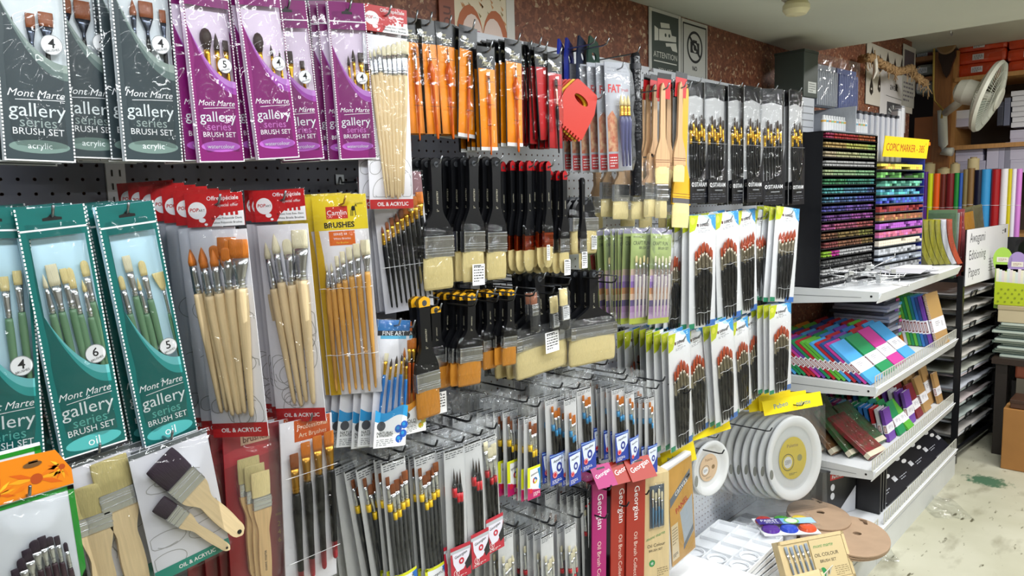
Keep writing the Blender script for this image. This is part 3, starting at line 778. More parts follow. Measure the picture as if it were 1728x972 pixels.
# yellow topped pack
def camel_pack():
    mw, w, h = place(571, 329, 601, 664, 90, 0.22, 0.108)
    t = thing('brush_set_pack', 'yellow topped white pack of seven tan handled flat brushes', 'brush set', mw, 'yellow topped brush packs')
    Y = mat('#e8cf2a', 0.4); O = mat('#dd6a24', 0.4)
    p = Print(w, h, 0.003, PAPER)
    p.rect(0, 0, 1, 0.17, Y, 1); p.poly([(0, .17), (.08, .17), (.13, .30), (.16, .6), (.22, 1), (0.02, 1)], mat('#e3b81e', 0.4), 1)
    p.rect(.24, .055, .64, .115, mat('#c8372c', 0.4), 2); p.text('Camlin', .44, .085, w * .36, WPRINT, 3)
    p.line([(.70, .105), (.71, .075), (.76, .07), (.80, .05), (.82, .06)], .0015, INK, 3); p.line([(.78, .07), (.79, .105)], .0014, INK, 3); p.line([(.74, .07), (.73, .105)], .0014, INK, 3); p.ell(.75, .068, .035, .012, INK, 3)
    p.text('BRUSHES', .47, .145, w * .56, INK, 3, bold=0.03); p.text('Camlin', .86, .045, w * .14, INK, 3)
    p.rect(.26, .175, .74, .245, O, 2); p.text('SERIES 56', .47, .19, w * .25, WPRINT, 3); p.text('White Bristles', .50, .212, w * .32, WPRINT, 3); p.text('Flat Brushes', .50, .232, w * .22, mat('#f3d64a', 0.5), 3)
    cm = p.mesh('card'); link('card', cm, t)
    for k, (u, v, bw) in enumerate(((.17, .325, .005), (.26, .325, .006), (.37, .295, .008), (.48, .275, .010), (.61, .255, .012), (.75, .24, .014), (.92, .225, .019))):
        b = add_brush(t, w, h, u, v, .14 + .125 * k, .985, -0.006, 'flat' if k > 1 else 'round', bw, .018 + .0022 * k, .034, .0128, HAIRW, FERR, CAMH)
    m = MB()
    for v in (.455, .79): m.tube([((u - .5) * w, -.0115 + .002 * (abs(u - .5) * 2) ** 2, -v * h + .001 * sin(u * 20)) for u in [k / 12 for k in range(13)]], .0006, WHITE, 4)
    m.build('binding_thread', t)
    link('film_sleeve', film_mesh(w, h, .014, FILM2, .003), t)
    back_copies(mw, 5, 0.018, [('card', cm), ('film_sleeve', film_mesh(w, h, .005, FILM2, .003))], 'brush_set_pack', 'yellow topped pack stacked behind the seven tan handled brushes', 'brush set', 'yellow topped packs behind', seed=4, drift=-0.006)
    hook_at(mw, h, .22, 'wire hook holding the yellow topped brush pack', dz=0.02, m=mat('#c9a060', 0.3, 1.0))
camel_pack()
# nine black brushes on white card
def nine_pack():
    mw, w, h = place(668, 293, 692, 523, 84, 0.215, 0.115)
    t = thing('brush_set_pack', 'white card with nine black handled golden ferrule brushes under the tall paper pack', 'brush set', mw, 'nine brush packs')
    p = Print(w, h, .002, PAPER); p.rect(0, 0, 1, .16, mat('#8e6a70', .5), 1); cm = p.mesh('card'); link('card', cm, t)
    hs = (HAIRB, HAIRB, HAIRB, HAIRB, HAIRB, HAIRO, HAIRC, HAIRO, HAIRO)
    for k in range(9):
        u = .10 + .10 * k
        add_brush(t, w, h, u, .36 - .027 * k, u + .03, .96 - .006 * k, -.006, ('round', 'filbert', 'flat')[k % 3], .007 + .0013 * k, .015 + .0014 * k, .026, .0100, hs[k], GOLD, BLACKG, tip=None)
    MB().tube([((k / 12 - .5) * w, -.011, -.66 * h) for k in range(13)], .0006, WHITE, 4).build('binding_thread', t)
    link('film_sleeve', film_mesh(w, h, .013, FILM2, .004), t)
    back_copies(mw, 3, .015, [('card', cm), ('film_sleeve', film_mesh(w, h, .006, FILM2, .004))], 'brush_set_pack', 'white card brush pack behind the nine black handled brushes', 'brush set', 'nine brush packs behind', seed=2)
    hook_at(mw, h, .215, 'wire hook holding the card of nine black handled brushes')
nine_pack()
# blue and gold packs with curling labels
def wave_pack(spec, w, col, dark, title, brushes, label, dome, back=0, hb=None, blabel=None, hdr=None):
    mw, w, h = place(*spec, w)
    t = thing('brush_set_pack', label, 'brush set', mw, 'wavy label brush packs')
    p = Print(w, h, .002, PAPER)
    p.rect(0, 0, 1, .085, mat(hdr or '#2a6fae', .4), 1); p.rect(0, .085, 1, .125, mat('#2b2c33', .4), 1); p.rect(.1, .125, .9, .15, mat('#5fb6dc', .4), 1)
    p.text('FINE ART', .5, .105, w * .7, WPRINT, 2)
    cm = p.mesh('card'); link('card', cm, t)
    f = Print.__new__(Print); MB.__init__(f); f.w, f.h, f.t = w, h, 0
    n = 12; C = mat(col, .35)
    top = [(k / n, .70 + .03 * sin(k / n * 5.5)) for k in range(n + 1)]; mid = [(k / n, .775 + .028 * sin(k / n * 5.5 + .6)) for k in range(n + 1)]
    f.band(top, mid, C, 1); f.poly(mid + [(1, 1), (0, 1)], WPRINT, 1)
    a = w / h
    for u, v in ((.74, .86), (.9, .9), (.78, .94), (.92, .83)): f.ell(u, v, .11, .11 * a, mat(dark, .3), 2); f.ell(u - .02, v - .02 * a, .05, .05 * a, mat(col, .3), 3)
    f.ell(.2, .83, .13, .13 * a, mat('#4a4d55', .5), 3); 
    for k, tl in enumerate(title): f.text(tl, .08, .885 + .022 * k, w * .5, INK, 4, align='l', maxh=.008)
    f.lines(.08, .935, .6, 4, .014, .005, mat('#8b8d92', .6), 3)
    f.text('10', .85, .965, w * .12, WPRINT, 5)
    fm = f.mesh('curled_label'); link('curled_label', fm, t, (0, -.013, 0))
    for b in brushes: add_brush(t, w, h, *b[:4], -.006, *b[4:])
    link('film_sleeve', film_mesh(w, h, .014, FILM2, .003), t)
    if back: back_copies(mw, back, .016, [('card', cm), ('curled_label', fm), ('film_sleeve', film_mesh(w, h, .006, FILM2, .003))], 'brush_set_pack', blabel, 'brush set', 'wavy label packs behind', seed=9, drift=-.014)
    hook_at(mw, h, spec[5], 'wire hook holding the ' + ' '.join(label.split()[:7]), dz=.012)
BL = [(.28 + .16 * k, .26 + .02 * ((k * 2) % 3), .16 + .2 * k, .85, ('flat', 'round', 'round', 'round', 'round')[k], (.010, .006, .006, .005, .005)[k], .018, .028, .0075, (HAIRW, HAIRD, HAIRD, HAIRD, HAIRD)[k], GOLD, BLUEH) for k in range(5)]
wave_pack((666, 540, 652, 752, 54, .25), .078, '#2e9ad6', '#2a62c4', ('NATURAL', '& SYNTHETIC'), BL, 'blue handled brush set with a wavy blue label', 0, back=5, blabel='brush set with wavy label stacked behind the blue handled set')
GL = [(.25, .22, .15, .85, 'round', .007, .022, .03, .007, HAIRO, GOLD, CAMH), (.48, .16, .36, .85, 'flat', .013, .02, .03, .008, HAIRO, GOLD, ORANGEH), (.66, .15, .58, .85, 'flat', .013, .024, .03, .008, HAIRO, GOLD, ORANGEH), (.86, .2, .8, .85, 'round', .006, .022, .03, .007, HAIRO, GOLD, ORANGEH)]
wave_pack((689, 543, 694, 728, 40, .25), .060, '#e39a2a', '#b9b52a', ('GOLD', 'TAKLON', 'SYNTHETIC'), GL, 'gold handled brush set with a wavy orange label', 0, hdr='#d5702a')

# ================================================================== lower left: flat brush packs, red pack, flower header pack
CHROME = mat('#c2c4c8', 0.18, 1.0)
def wide_brush(t, mw, bw, bl, fl, hl, neck, hair, hand, name='brush', th=0.014, ferr=None, tail=None, hole=True, text=None):
    """a flat decorating brush, bristles up at the local origin, handle down: handle > ferrule, bristles"""
    ferr = ferr or CHROME
    a = MB()
    pr = [(bw / 2 * r, -bl * k) for k, r in ((0, .97), (.04, 1.0), (.3, 1.03), (.7, 1.01), (1, .98))]
    a.lathe(pr, 16, hair, flat=[(1, th / bw * f) for f in (.5, .6, .8, .95, 1)])
    b = MB()
    b.rbox((-bw / 2 * 1.0, -th * .58, -bl - fl), (bw / 2 * 1.0, th * .58, -bl * .97), ferr, 0.0025)
    for k in (.22, .34, .66): b.rbox((-bw / 2 * 1.015, -th * .63, -bl - fl * k - .0014), (bw / 2 * 1.015, th * .63, -bl - fl * k + .0014), ferr, 0.001)
    z1 = -bl - fl
    n = 22; L = []
    for k in range(n + 1):
        q = k / n
        if q < .28: w_ = bw * .95 + (neck - bw * .95) * (0.5 - 0.5 * cos(pi * q / .28))
        elif q < .86: w_ = neck * (1 + .18 * sin(pi * (q - .28) / .58)) 
        else: w_ = neck * (1.05) * sqrt(max(.02, 1 - ((q - .86) / .14) ** 2))
        L.append((w_ / 2, z1 - hl * q))
    pts = [(-x, z) for x, z in L] + [(x, z) for x, z in L[::-1]]
    c = MB(); t2 = th * .42
    c.prism(pts, -t2, t2, hand)
    if tail:
        for x_ in ():
            pass
    if hole:
        c.lathe([(neck * .16, -.0004), (neck * .16, .0004)], 12, BLACK, mw=Matrix.Translation((0, -t2 - .0002, z1 - hl * .93)) @ Matrix.Rotation(rad(90), 4, 'X'))
    if text:
        vs, fs, x0, x1, y0, y1 = letters(text); k = neck * .22 / (y1 - y0)
        c.add([(-(y - (y0 + y1) / 2) * k * -1 * -1, -t2 - .0004, z1 - hl * .62 + ((x - (x0 + x1) / 2) * k)) for x, y in vs], fs, INK)
    hm = c.mesh(name)
    o = link(name, hm, t); o.matrix_local = mw
    link('ferrule', b.mesh('ferrule'), o); link('bristles', a.mesh('bristles'), o)
    return o
TEALP = mat('#0d8a78', 0.4)
def flat_pack(spec, label, brs, w=None, back=0, blabel=None, seed=4, band=True):
    mw, w, h = place(*spec, w)
    t = thing('flat_brush_pack', label, 'brush set', mw, 'flat brush packs')
    p = Print(w, h, .002, mat('#dcdbe2', .5)); scribble(p, seed, 6, .2, .9)
    p.rect(0, .0, 1, .035, mat('#5d6263', .5), 1)
    p.rect(0, .915, 1, 1, TEALP, 2); p.text('OIL & ACRYLIC', .55, .957, w * .5, WPRINT, 3, bold=.02)
    cm = p.mesh('card'); link('card', cm, t)
    for (u, v, ang, bw, bl, fl, hl, neck, hair) in brs:
        wide_brush(t, Matrix.Translation(((u - .5) * w, -.010, -v * h)) @ Matrix.Rotation(rad(ang), 4, 'Y'), bw, bl, fl, hl, neck, hair, PALEH, th=.010)
    link('film_sleeve', film_mesh(w, h, .022, FILM, .004), t, (0, -.002, 0))
    if back: back_copies(mw, back, .02, [('card', cm), ('film_sleeve', film_mesh(w, h, .008, FILM, .004))], 'flat_brush_pack', blabel, 'brush set', 'flat brush packs behind', seed=seed, drift=-.01)
    hook_at(mw, h, spec[5], 'wire hook holding the ' + ' '.join(label.split()[:8]), dz=-.006)
flat_pack((163, 768, 214, 988, 112, .23), 'clear pack with two overlapping beige bristle flat brushes under the teal packs', [(.26, .17, 3, .050, .05, .028, .17, .03, HAIRG), (.62, .04, -1, .056, .055, .032, .17, .032, HAIRG)], back=2, blabel='clear flat brush pack behind the beige bristle flat brushes', seed=14)
flat_pack((284, 746, 329, 953, 133, .25), 'clear pack with two dark purple bristle flat brushes crossed on white card', [(.20, .40, -36, .030, .028, .028, .11, .014, HAIRP), (.32, .09, -30, .056, .05, .034, .135, .026, HAIRP)], back=3, blabel='clear flat brush pack behind the purple bristle flat brushes', seed=21)
def red_pack():
    mw, w, h = place(424, 722, 440, 1000, 96, .20)
    t = thing('flat_brush_pack', 'red card pack of three nested cream flat brushes under the orange hair pack', 'brush set', mw, 'red flat brush packs')
    R = mat('#9c1a26', .4)
    p = Print(w, h, .003, R); p.rect(.3, .03, .82, .09, mat('#c9a58a', .5), 1); p.text('brushes', .56, .06, w * .44, mat('#6a3a22', .5), 2, bold=.02)
    for k, s in enumerate(('SIZES', '2', '4', '6')): p.text(s, .90, .56 + .05 * k + (.01 if k else 0), w * (.11 if k == 0 else .06), mat('#d9a23a', .5), 2, maxh=.010)
    p.poly([(0, .12), (.2, .10), (1, .12), (1, .16), (0, .2)], mat('#b32633', .4), 1)
    cm = p.mesh('card'); link('card', cm, t)
    for k in range(3):
        wide_brush(t, Matrix.Translation(((.38 + .07 * k - .5) * w, -.008 - .006 * k, -(.16 + .045 * k) * h)), .044 - .003 * k, .048, .024, .165, .021, HAIRG if k < 2 else HAIRC, TANH, th=.008, text='mont marte' if k == 2 else None)
    m = film_mesh(w, h, .030, BLISTER, .0); link('blister_cover', m, t, (0, -.001, 0))
    back_copies(mw, 3, .03, [('card', cm), ('blister_cover', film_mesh(w, h, .012, BLISTER, .0))], 'flat_brush_pack', 'red card pack behind the three nested cream flat brushes', 'brush set', 'red card packs behind', seed=3, drift=-.012)
    hook_at(mw, h, .2, 'wire hook holding the red flat brush pack', dz=.01)
red_pack()
def flower_pack():
    mw, w, h = place(34, 770, 84, 1075, 165, .33)
    t = thing('brush_set_pack', 'green bordered white brush pack with an orange flower photo header', 'brush set', mw)
    hh = .215 * h
    out = [(0, 1), (1, 1), (1, .62), (.86, .06), (.55, .02), (.2, .0), (0, .2)]
    p = Print(w, hh, .003, mat('#e8850f', .35), outline=out)
    rn = random.Random(5)
    for cu, cv, s in ((.62, .62, .30), (.2, .75, .2), (.9, .5, .16)):
        for k in range(16):
            a = 2 * pi * k / 16 + rn.uniform(-.1, .1); c = mat(('#f2a51c', '#d9620c', '#f0c02c', '#e5780e')[k % 4], .4)
            e = [(cu, cv), (cu + s * .6 * cos(a - .16), cv + s * 1.2 * sin(a - .16)), (cu + s * cos(a), cv + s * 2 * sin(a)), (cu + s * .6 * cos(a + .16), cv + s * 1.2 * sin(a + .16))]
            if all(.02 < q[0] < .98 and .22 < q[1] < .98 for q in e): p.poly(e, c, 1)
        if cu + s * .3 < 1: p.ell(cu, cv, s * .22, s * .42, mat('#b4480a', .5), 2)
    p.ell(.60, .25, .10, .07, mat('#6e4a22', .6), 3); p.rect(.56, .16, .66, .22, mat('#6e4a22', .6), 3)
    p.rect(.0, .52, .2, .72, mat('#f0d54a', .4), 2); p.rect(0, .72, .2, .86, BLACK, 2); p.text('mart', .1, .79, w * .16, WPRINT, 3)
    p.text('10', .1, .62, w * .1, INK, 3)
    p.build('header_card', t, (0, -.004, 0))
    q = Print(w, h - hh * .97, .003, mat('#dfe3ea', .4), outline=[(0, 1), (1, 1), (1, 0), (0, 0)])
    G = mat('#1f8f2c', .35)
    q.rect(0, 0, 1, .035, WPRINT, 1); q.rect(0, .02, 1, .05, G, 2); q.rect(.93, .02, 1, 1, G, 2); q.rect(0, .02, .03, 1, G, 2)
    q.poly([(.4, 1), (.7, .88), (1, .62), (1, 1)], G, 2)
    q.build('card', t, (0, 0, -hh * .97))
    for k in range(10):
        u = .10 + .078 * k; tip = (.74, .70, .645, .60, .565, .53, .525, .54, .55, .60)[k]; bw = (.005, .007, .009, .011, .013, .012, .009, .008, .006, .005)[k]
        add_brush(t, w, h, u, tip - .085, u + .05, 1.02, -.006, ('flat', 'filbert')[k % 2], bw * 1.2, .019 if 2 < k < 7 else .014, .026, .008, HAIRP, FERR, mat('#3b2330', .3))
    link('film_sleeve', film_mesh(w, h * .8, .016, FILM, .0), t, (0, -.002, -h * .2))
    hook_at(mw, h, .33, 'wire hook holding the flower header pack', dz=.055)
    for k in range(2):
        back_copies(mw, 1, .05, [('card', q.mesh('card'))], 'brush_set_pack', 'green bordered white brush pack behind the flower header pack', 'brush set', 'green bordered packs behind', drift=-.02) if k == 0 else None
flower_pack()
def pro_pack():
    mw, w, h = place(517, 706, 527, 985, 88, .22)
    t = thing('brush_set_pack', 'white card with four red tipped black brushes under an orange title', 'brush set', mw, 'red tipped brush packs')
    p = Print(w, h, .003, PAPER); O = mat('#c8571f', .4)
    p.rect(.26, .0, .96, .125, O, 1); p.text('Professional', .61, .042, w * .58, mat('#e8d3b8', .5), 2); p.text('Art Brushes', .61, .09, w * .54, mat('#e8d3b8', .5), 2)
    cm = p.mesh('card'); link('card', cm, t)
    for k, (u, v, bw) in enumerate(((.20, .18, .019), (.42, .13, .021), (.65, .11, .021), (.88, .10, .023))):
        add_brush(t, w, h, u, v, u + .06, .985 - .03 * k, -.008, 'flat', bw, .032, .048, .0175, HAIRB if k == 0 else HAIRO, mat('#b98a3a', .3, 1.0), BLACKG, tip=mat('#a11f2e', .3), tipf=.2, endr=.6)
    for v in (.31, .81): MB().tube([((k / 12 - .5) * w, -.0155, -v * h + .004 * k / 12) for k in range(13)], .0006, WHITE, 4).build('binding_thread', t)
    link('film_sleeve', film_mesh(w, h, .017, FILM2, .004), t)
    back_copies(mw, 4, .022, [('card', cm), ('film_sleeve', film_mesh(w, h, .008, FILM2, .004))], 'brush_set_pack', 'brush pack stacked behind the four red tipped black brushes', 'brush set', 'red tipped packs behind', seed=6, drift=-.01)
    hook_at(mw, h, .22, 'wire hook holding the four red tipped brushes', dz=.004)
pro_pack()

# ================================================================== narrow clear sleeves on long hooks
CRUMP = film('crumpled_top', bump=1.0, bscale=34, gloss=0.5, milk=0.05, rough=0.12)
_CR = {}
def crumple(w, hgt, dep, seed):
    key = (round(w, 3), round(hgt, 3), seed % 4)
    if key in _CR: return _CR[key]
    rn = random.Random(seed % 4 + 50); mb = MB(); nx, ny = 5, 4
    for s in range(2):
        vs, fs = [], []
        for j in range(ny + 1):
            for i in range(nx + 1):
                vs.append(((i / nx - .5) * w * (1 + .25 * j / ny) + rn.uniform(-.15, .15) * w / 2, (s - .5) * dep + rn.uniform(-.7, .7) * dep, j / ny * hgt + rn.uniform(-.1, .1) * hgt))
        for j in range(ny):
            for i in range(nx):
                a = j * (nx + 1) + i; fs.append((a, a + 1, a + nx + 2, a + nx + 1))
        mb.add(vs, fs, CRUMP, False)
    _CR[key] = mb.mesh('crumpled_top'); return _CR[key]
_SL = {}
def sleeve_card(kind, w, h, lv):
    key = (kind, round(w, 3), round(h, 2), round(lv, 2))
    if key in _SL: return _SL[key]
    p = Print(w, h, .0015, mat('#e4e4e6', .5)); a = w / h
    if kind == 'plain': pass
    else:
        p.rect(.04, .0, .96, .014, INK, 1); p.lines(.08, .028, .92, 3, .016, .006, mat('#55585e', .6), 1, seed=3)
    back = p.mesh('card')
    f = Print.__new__(Print); MB.__init__(f); f.w, f.h, f.t = w, h, 0
    n = 10; L = 1 - lv
    top = [(k / n, lv + .012 * sin(pi * k / n)) for k in range(n + 1)]
    def low(c): f.poly(top + [(1, 1), (0, 1)], c, 1)
    if kind == 'system':
        Y, Bc, Rr = mat('#d8dc1e', .35), mat('#2a90c8', .35), mat('#b51560', .35)
        low(WPRINT); f.rect(0, lv, .2, lv + L * .62, Y, 2); f.rect(0, lv, 1, lv + L * .08, Y, 3)
        f.poly([(.78, lv + L * .12), (1, lv + L * .1), (1, lv + L * .8), (.85, lv + L * .72), (.95, lv + L * .45)], Bc, 2)
        f.poly([(0, lv + L * .62), (.4, lv + L * .7), (1, lv + L * .78), (1, 1), (0, 1)], Rr, 3)
        f.text('system3', .55, lv + L * .24, w * .62, INK, 4, shear=.2, rot=.12)
        for k, c in enumerate(('#d8c81e', '#b3202a', '#1c5fa8')): f.ring(.58, lv + L * .45, .17, .17 * a, .5, mat(c, .4), 4, 8, a0=k * 2.09, a1=k * 2.09 + 2.09)
        f.ell(.25, lv + L * .74, .13, .13 * a, mat('#d02438', .4), 4); f.lines(.45, lv + L * .82, .95, 3, L * .045, L * .018, WPRINT, 4)
    elif kind == 'system_long':
        Y, Bc = mat('#d8dc1e', .35), mat('#2a6ec0', .35)
        low(mat('#e9ebf2', .4)); f.band(top, [(u, v + .022) for u, v in top], Y, 2); f.rect(0, lv, .12, 1, Y, 2); f.poly([(.8, lv + L * .2), (1, lv + L * .1), (1, 1), (.86, 1), (.94, lv + L * .6)], Bc, 2)
        f.text('system3', .52, lv + L * .42, w * .66, INK, 3, shear=.2, rot=.14)
        f.text('ACRYLIC', .25, lv + .012, w * .34, INK, 4, rot=.05)
        for k, c in enumerate(('#d8c81e', '#b3202a', '#1c5fa8')): f.ring(.55, lv + L * .78, .17, .17 * a, .5, mat(c, .4), 4, 8, a0=k * 2.09, a1=k * 2.09 + 2.09)
    elif kind == 'georgian':
        Rr = mat('#b8243a', .35); low(Rr)
        f.rect(0, lv + .03, 1, lv + L * .20, mat('#b9bcc4', .4), 2); f.rect(0, lv, 1, lv + L * .10, Rr, 3)
        f.poly([(.08, lv + L * .2), (.98, lv + L * .2), (.9, lv + L * .5), (.62, lv + L * .74), (.3, lv + L * .78), (.12, lv + L * .5)], mat('#e3dfee', .4), 3)
        f.poly([(.98, lv + L * .28), (1, lv + L * .72), (.78, lv + L * .8), (.68, lv + L * .6), (.9, lv + L * .42)], mat('#1c1d24', .4), 4)
        f.text('Georgian', .5, lv + L * .30, w * .62, INK, 5, rot=.16); f.ring(.52, lv + L * .48, .13, .13 * a, .55, mat('#c2223a', .4), 5, 16)
        f.ring(.26, lv + L * .80, .14, .14 * a, .15, WPRINT, 5, 16); f.text('5', .26, lv + L * .8, w * .08, WPRINT, 6); f.lines(.1, lv + L * .9, .8, 2, L * .035, L * .014, WPRINT, 5)
    elif kind == 'aqua':
        Bc = mat('#2540a0', .35); low(Bc)
        f.poly([(.06, lv + L * .14), (.96, lv + L * .10), (.92, lv + L * .45), (.6, lv + L * .68), (.2, lv + L * .72), (.1, lv + L * .4)], mat('#d8e0f2', .4), 3)
        f.rect(0, lv + .02, 1, lv + .032, mat('#8fb0e0', .4), 3)
        f.text('Aquafine', .5, lv + L * .24, w * .62, INK, 5, shear=.3, rot=.14); f.ring(.56, lv + L * .47, .17, .17 * a * 1.3, .5, mat('#27358c', .4), 5, 16)
        f.ell(.28, lv + L * .68, .15, .15 * a, mat('#c8283a', .4), 5); f.ring(.28, lv + L * .68, .12, .12 * a, .12, WPRINT, 6, 14); f.lines(.1, lv + L * .84, .7, 3, L * .045, L * .018, WPRINT, 5)
    front = f.mesh('printed_label') if f.f else None
    _SL[key] = (back, front); return _SL[key]
def sleeve(kind, spec, lv, brushes, label, group, w=None, back=0, blabel=None, bgroup=None, step=.016, hooklen=.27, top=.05, drift=-.003, detail=1, hooklabel=None, yaw=None, hk=True, seed=0):
    xt, yt, xb, yb, wpx, off = spec
    mw, w, h = place(xt, yt, xb, yb, wpx, off, w, yaw)
    t = thing('brush_set_pack', label, 'brush set', mw, group)
    cm, fm = sleeve_card(kind, w, h, lv)
    fl_ = film_mesh(w, h, .009, FILM2, .002)
    def common(q):
        link('card', cm, q); link('film_sleeve', fl_, q)
        if fm is not None: link('printed_label', fm, q, (0, -.0105, 0))
        if top: link('crumpled_top', crumple(w, top, .006, seed + int(xt)), q)
    common(t)
    for b in brushes:
        kw = b[12] if len(b) > 12 else {}
        add_brush(t, w, h, *b[:4], -.0055, *b[4:12], detail=detail, **kw)
    rn = random.Random(int(xt) + 3)
    for k in range(1, back + 1):
        M_ = Matrix.Translation((drift * k + rn.uniform(-.004, .004), step * k, rn.uniform(-.006, .006))) @ mw @ Matrix.Rotation(rad(rn.uniform(-1.5, 1.5)), 4, 'Y') @ Matrix.Rotation(rad(rn.uniform(-2, 2)), 4, 'Z')
        q = thing('brush_set_pack', blabel, 'brush set', M_, bgroup or (group + ' behind'))
        common(q)
        if k <= 1 or back <= 3:
            for b in brushes:
                kw = b[12] if len(b) > 12 else {}
                add_brush(q, w, h, *b[:4], -.0055, *b[4:12], detail=1, **kw)
    if hk:
        p = mw @ Vector((0, 0, top * .55)); hook(p.x + .004, p.z, max(hooklen, off + .02), hooklabel or ('long wire hook holding the ' + ' '.join(label.split()[:8])), double=False, m=DARKWIRE, r=.0026)
    return t
def sysb(n, u0, du, v0, band=YBAND, hair=HAIRB, L=.97, bw=.010, bl=.024, hand=GREYH, ferr=FERR, f=.042, hd=.0085, kinds=('flat', 'filbert', 'flat', 'round', 'angle'), bandl=.016, jit=.02, sp=0.0, tail=.02):
    o = []
    for k in range(n):
        o.append((u0 + du * k, v0 + jit * ((k * 3) % 4), u0 + du * k + tail, L, kinds[k % len(kinds)], bw * 1.25 * (.8 + .25 * ((k * 2) % 3)), bl * (.85 + .15 * (k % 3)), f, hd * 1.3, hair, ferr, hand, dict(band=band, bandl=bandl)))
    return o
GS = 'yellow banded brush sleeves'
sleeve('system_long', (620, 785, 653, 1010, 36, .20), .86, sysb(4, .24, .2, .07), 'clear sleeve of four grey brushes with yellow bands, first on the lowest hooks', GS, w=.062, back=6, blabel='clear sleeve behind the first yellow banded sleeve', step=.022, drift=-.012, top=.045, detail=2)
sleeve('system_long', (663, 776, 682, 1000, 40, .24), .82, sysb(5, .16, .18, .10), 'clear sleeve of five grey brushes with yellow bands, second on the lowest hooks', GS, w=.062, back=2, blabel='clear sleeve behind the second yellow banded sleeve', step=.02, top=.04, detail=2)
sleeve('system_long', (717, 766, 733, 992, 36, .24), .81, sysb(5, .16, .18, .08), 'clear sleeve of five grey brushes with yellow bands, beside the red labelled sleeves', GS, w=.062, back=4, blabel='clear sleeve behind the third yellow banded sleeve', step=.02, top=.04, detail=2)
GR = 'red labelled brush sleeves'
def liners(n, u0, du, v0, **k): return sysb(n, u0, du, v0, band=RBAND, hair=HAIRD, bw=.0042, bl=.03, hand=BLACK, kinds=('liner',), f=.022, hd=.009, bandl=.022, jit=.01, ferr=GREYH, **k)
sleeve('georgian', (766, 757, 774, 972, 34, .26), .74, liners(3, .38, .15, .14), 'white card sleeve with three fine liners and a red label, nearest the yellow banded sleeves', GR, w=.060, back=3, blabel='red labelled sleeve behind the nearest liner sleeve', drift=-.008, top=.03, detail=2)
sleeve('georgian', (797, 745, 807, 951, 30, .26), .72, liners(3, .4, .16, .12), 'white card sleeve with fine liners and a red label, between two red labelled sleeves', GR, w=.060, back=3, blabel='red labelled sleeve behind the middle liner sleeve', drift=-.006, top=.03, detail=2)
sleeve('georgian', (822, 737, 832, 927, 28, .25), .69, sysb(3, .3, .22, .03, band=RBAND, hair=HAIRW, bw=.015, bl=.028, hand=BLACK, f=.05), 'clear sleeve with broad cream bristles and a red label', GR, w=.060, back=3, blabel='red labelled sleeve behind the cream bristle sleeve', drift=-.005, top=.04)
GB = 'blue and yellow labelled brush sleeves'
sleeve('system', (861, 692, 864, 832, 25, .22), .58, sysb(4, .28, .18, .06, hand=BLACK), 'small clear sleeve with a yellow and pink label over brown brushes, first of two', GB, w=.056, back=4, blabel='small yellow labelled sleeve behind the first', drift=-.012, step=.02)
sleeve('system', (895, 703, 896, 839, 21, .26), .60, sysb(3, .34, .2, .05, hand=BLACK), 'small clear sleeve with a yellow and pink label, in front of a blue label', GB, w=.050, back=2, blabel='small yellow labelled sleeve behind the second')
aq = lambda n, u0, du, v0: sysb(n, u0, du, v0, band=BBAND, hair=HAIRO, hand=BLACK, bw=.009, bl=.02, f=.034, hd=.007)
A_ = (((933, 671, 938, 814, 27, .25), .63, aq(3, .35, .2, .09), 'clear sleeve with a blue label and golden brushes, nearest of the blue labels'), ((962, 672, 966, 815, 20, .27), .60, aq(3, .35, .16, .16), 'narrow clear sleeve with a blue label and thin liners'),
      ((985, 656, 990, 791, 24, .25), .63, aq(3, .35, .2, .07), 'clear sleeve with a blue label, brushes half turned'), ((1007, 640, 1006, 768, 18, .18), .60, aq(2, .4, .2, .06), 'clear sleeve with a blue label, set back between two others'),
      ((1043, 655, 1046, 776, 22, .25), .59, aq(3, .35, .18, .08), 'clear sleeve with a blue label and bent golden brushes'), ((1062, 661, 1067, 783, 15, .26), .60, aq(2, .4, .2, .08), 'slim clear sleeve with a blue label and one fat brush'),
      ((1076, 651, 1081, 748, 17, .18), .58, aq(2, .4, .2, .08), 'short clear sleeve with a blue label, deep behind the slim one'), ((1096, 670, 1097, 798, 16, .27), .61, aq(2, .4, .2, .06), 'clear sleeve with a blue label beside the tall black brush cards'))
for k, (sp, lv, br, lb) in enumerate(A_):
    sleeve('aqua', sp, lv, br, lb, GB, w=(.062, .05, .058, .05, .056, .045, .05, .046)[k], back=3, blabel='blue labelled sleeve stacked behind the ' + ('nearest one', 'liner sleeve', 'half turned sleeve', 'set back sleeve', 'bent brush sleeve', 'fat brush sleeve', 'short sleeve', 'last blue sleeve')[k], step=.018, drift=-.006 if k % 2 else -.002)
GC = 'bristle brush sleeves with red bands'
bb = lambda n, u0, du, v0: sysb(n, u0, du, v0, band=RBAND, hair=HAIRW, hand=GREYH, bw=.010, bl=.022, f=.050, hd=.009, bandl=.012, jit=.03)
B_ = (((853, 902, 857, 1060, 22, .24), bb(4, .22, .2, .2), 'clear sleeve of cream bristle brushes at the bottom, under the red labels'), ((888, 888, 892, 1050, 19, .20), bb(4, .25, .18, .18), 'clear sleeve of cream bristle brushes at the bottom, tilted card'),
      ((923, 902, 927, 1060, 20, .25), bb(4, .24, .18, .2), 'clear sleeve of cream bristle brushes at the bottom, third along'), ((962, 886, 967, 1040, 18, .24), bb(4, .24, .18, .2), 'clear sleeve of cream bristle brushes, last of the bottom row'),
      ((1002, 836, 1007, 1010, 21, .22), bb(4, .24, .18, .14), 'tall clear sleeve of cream bristle brushes beside the red boxes'))
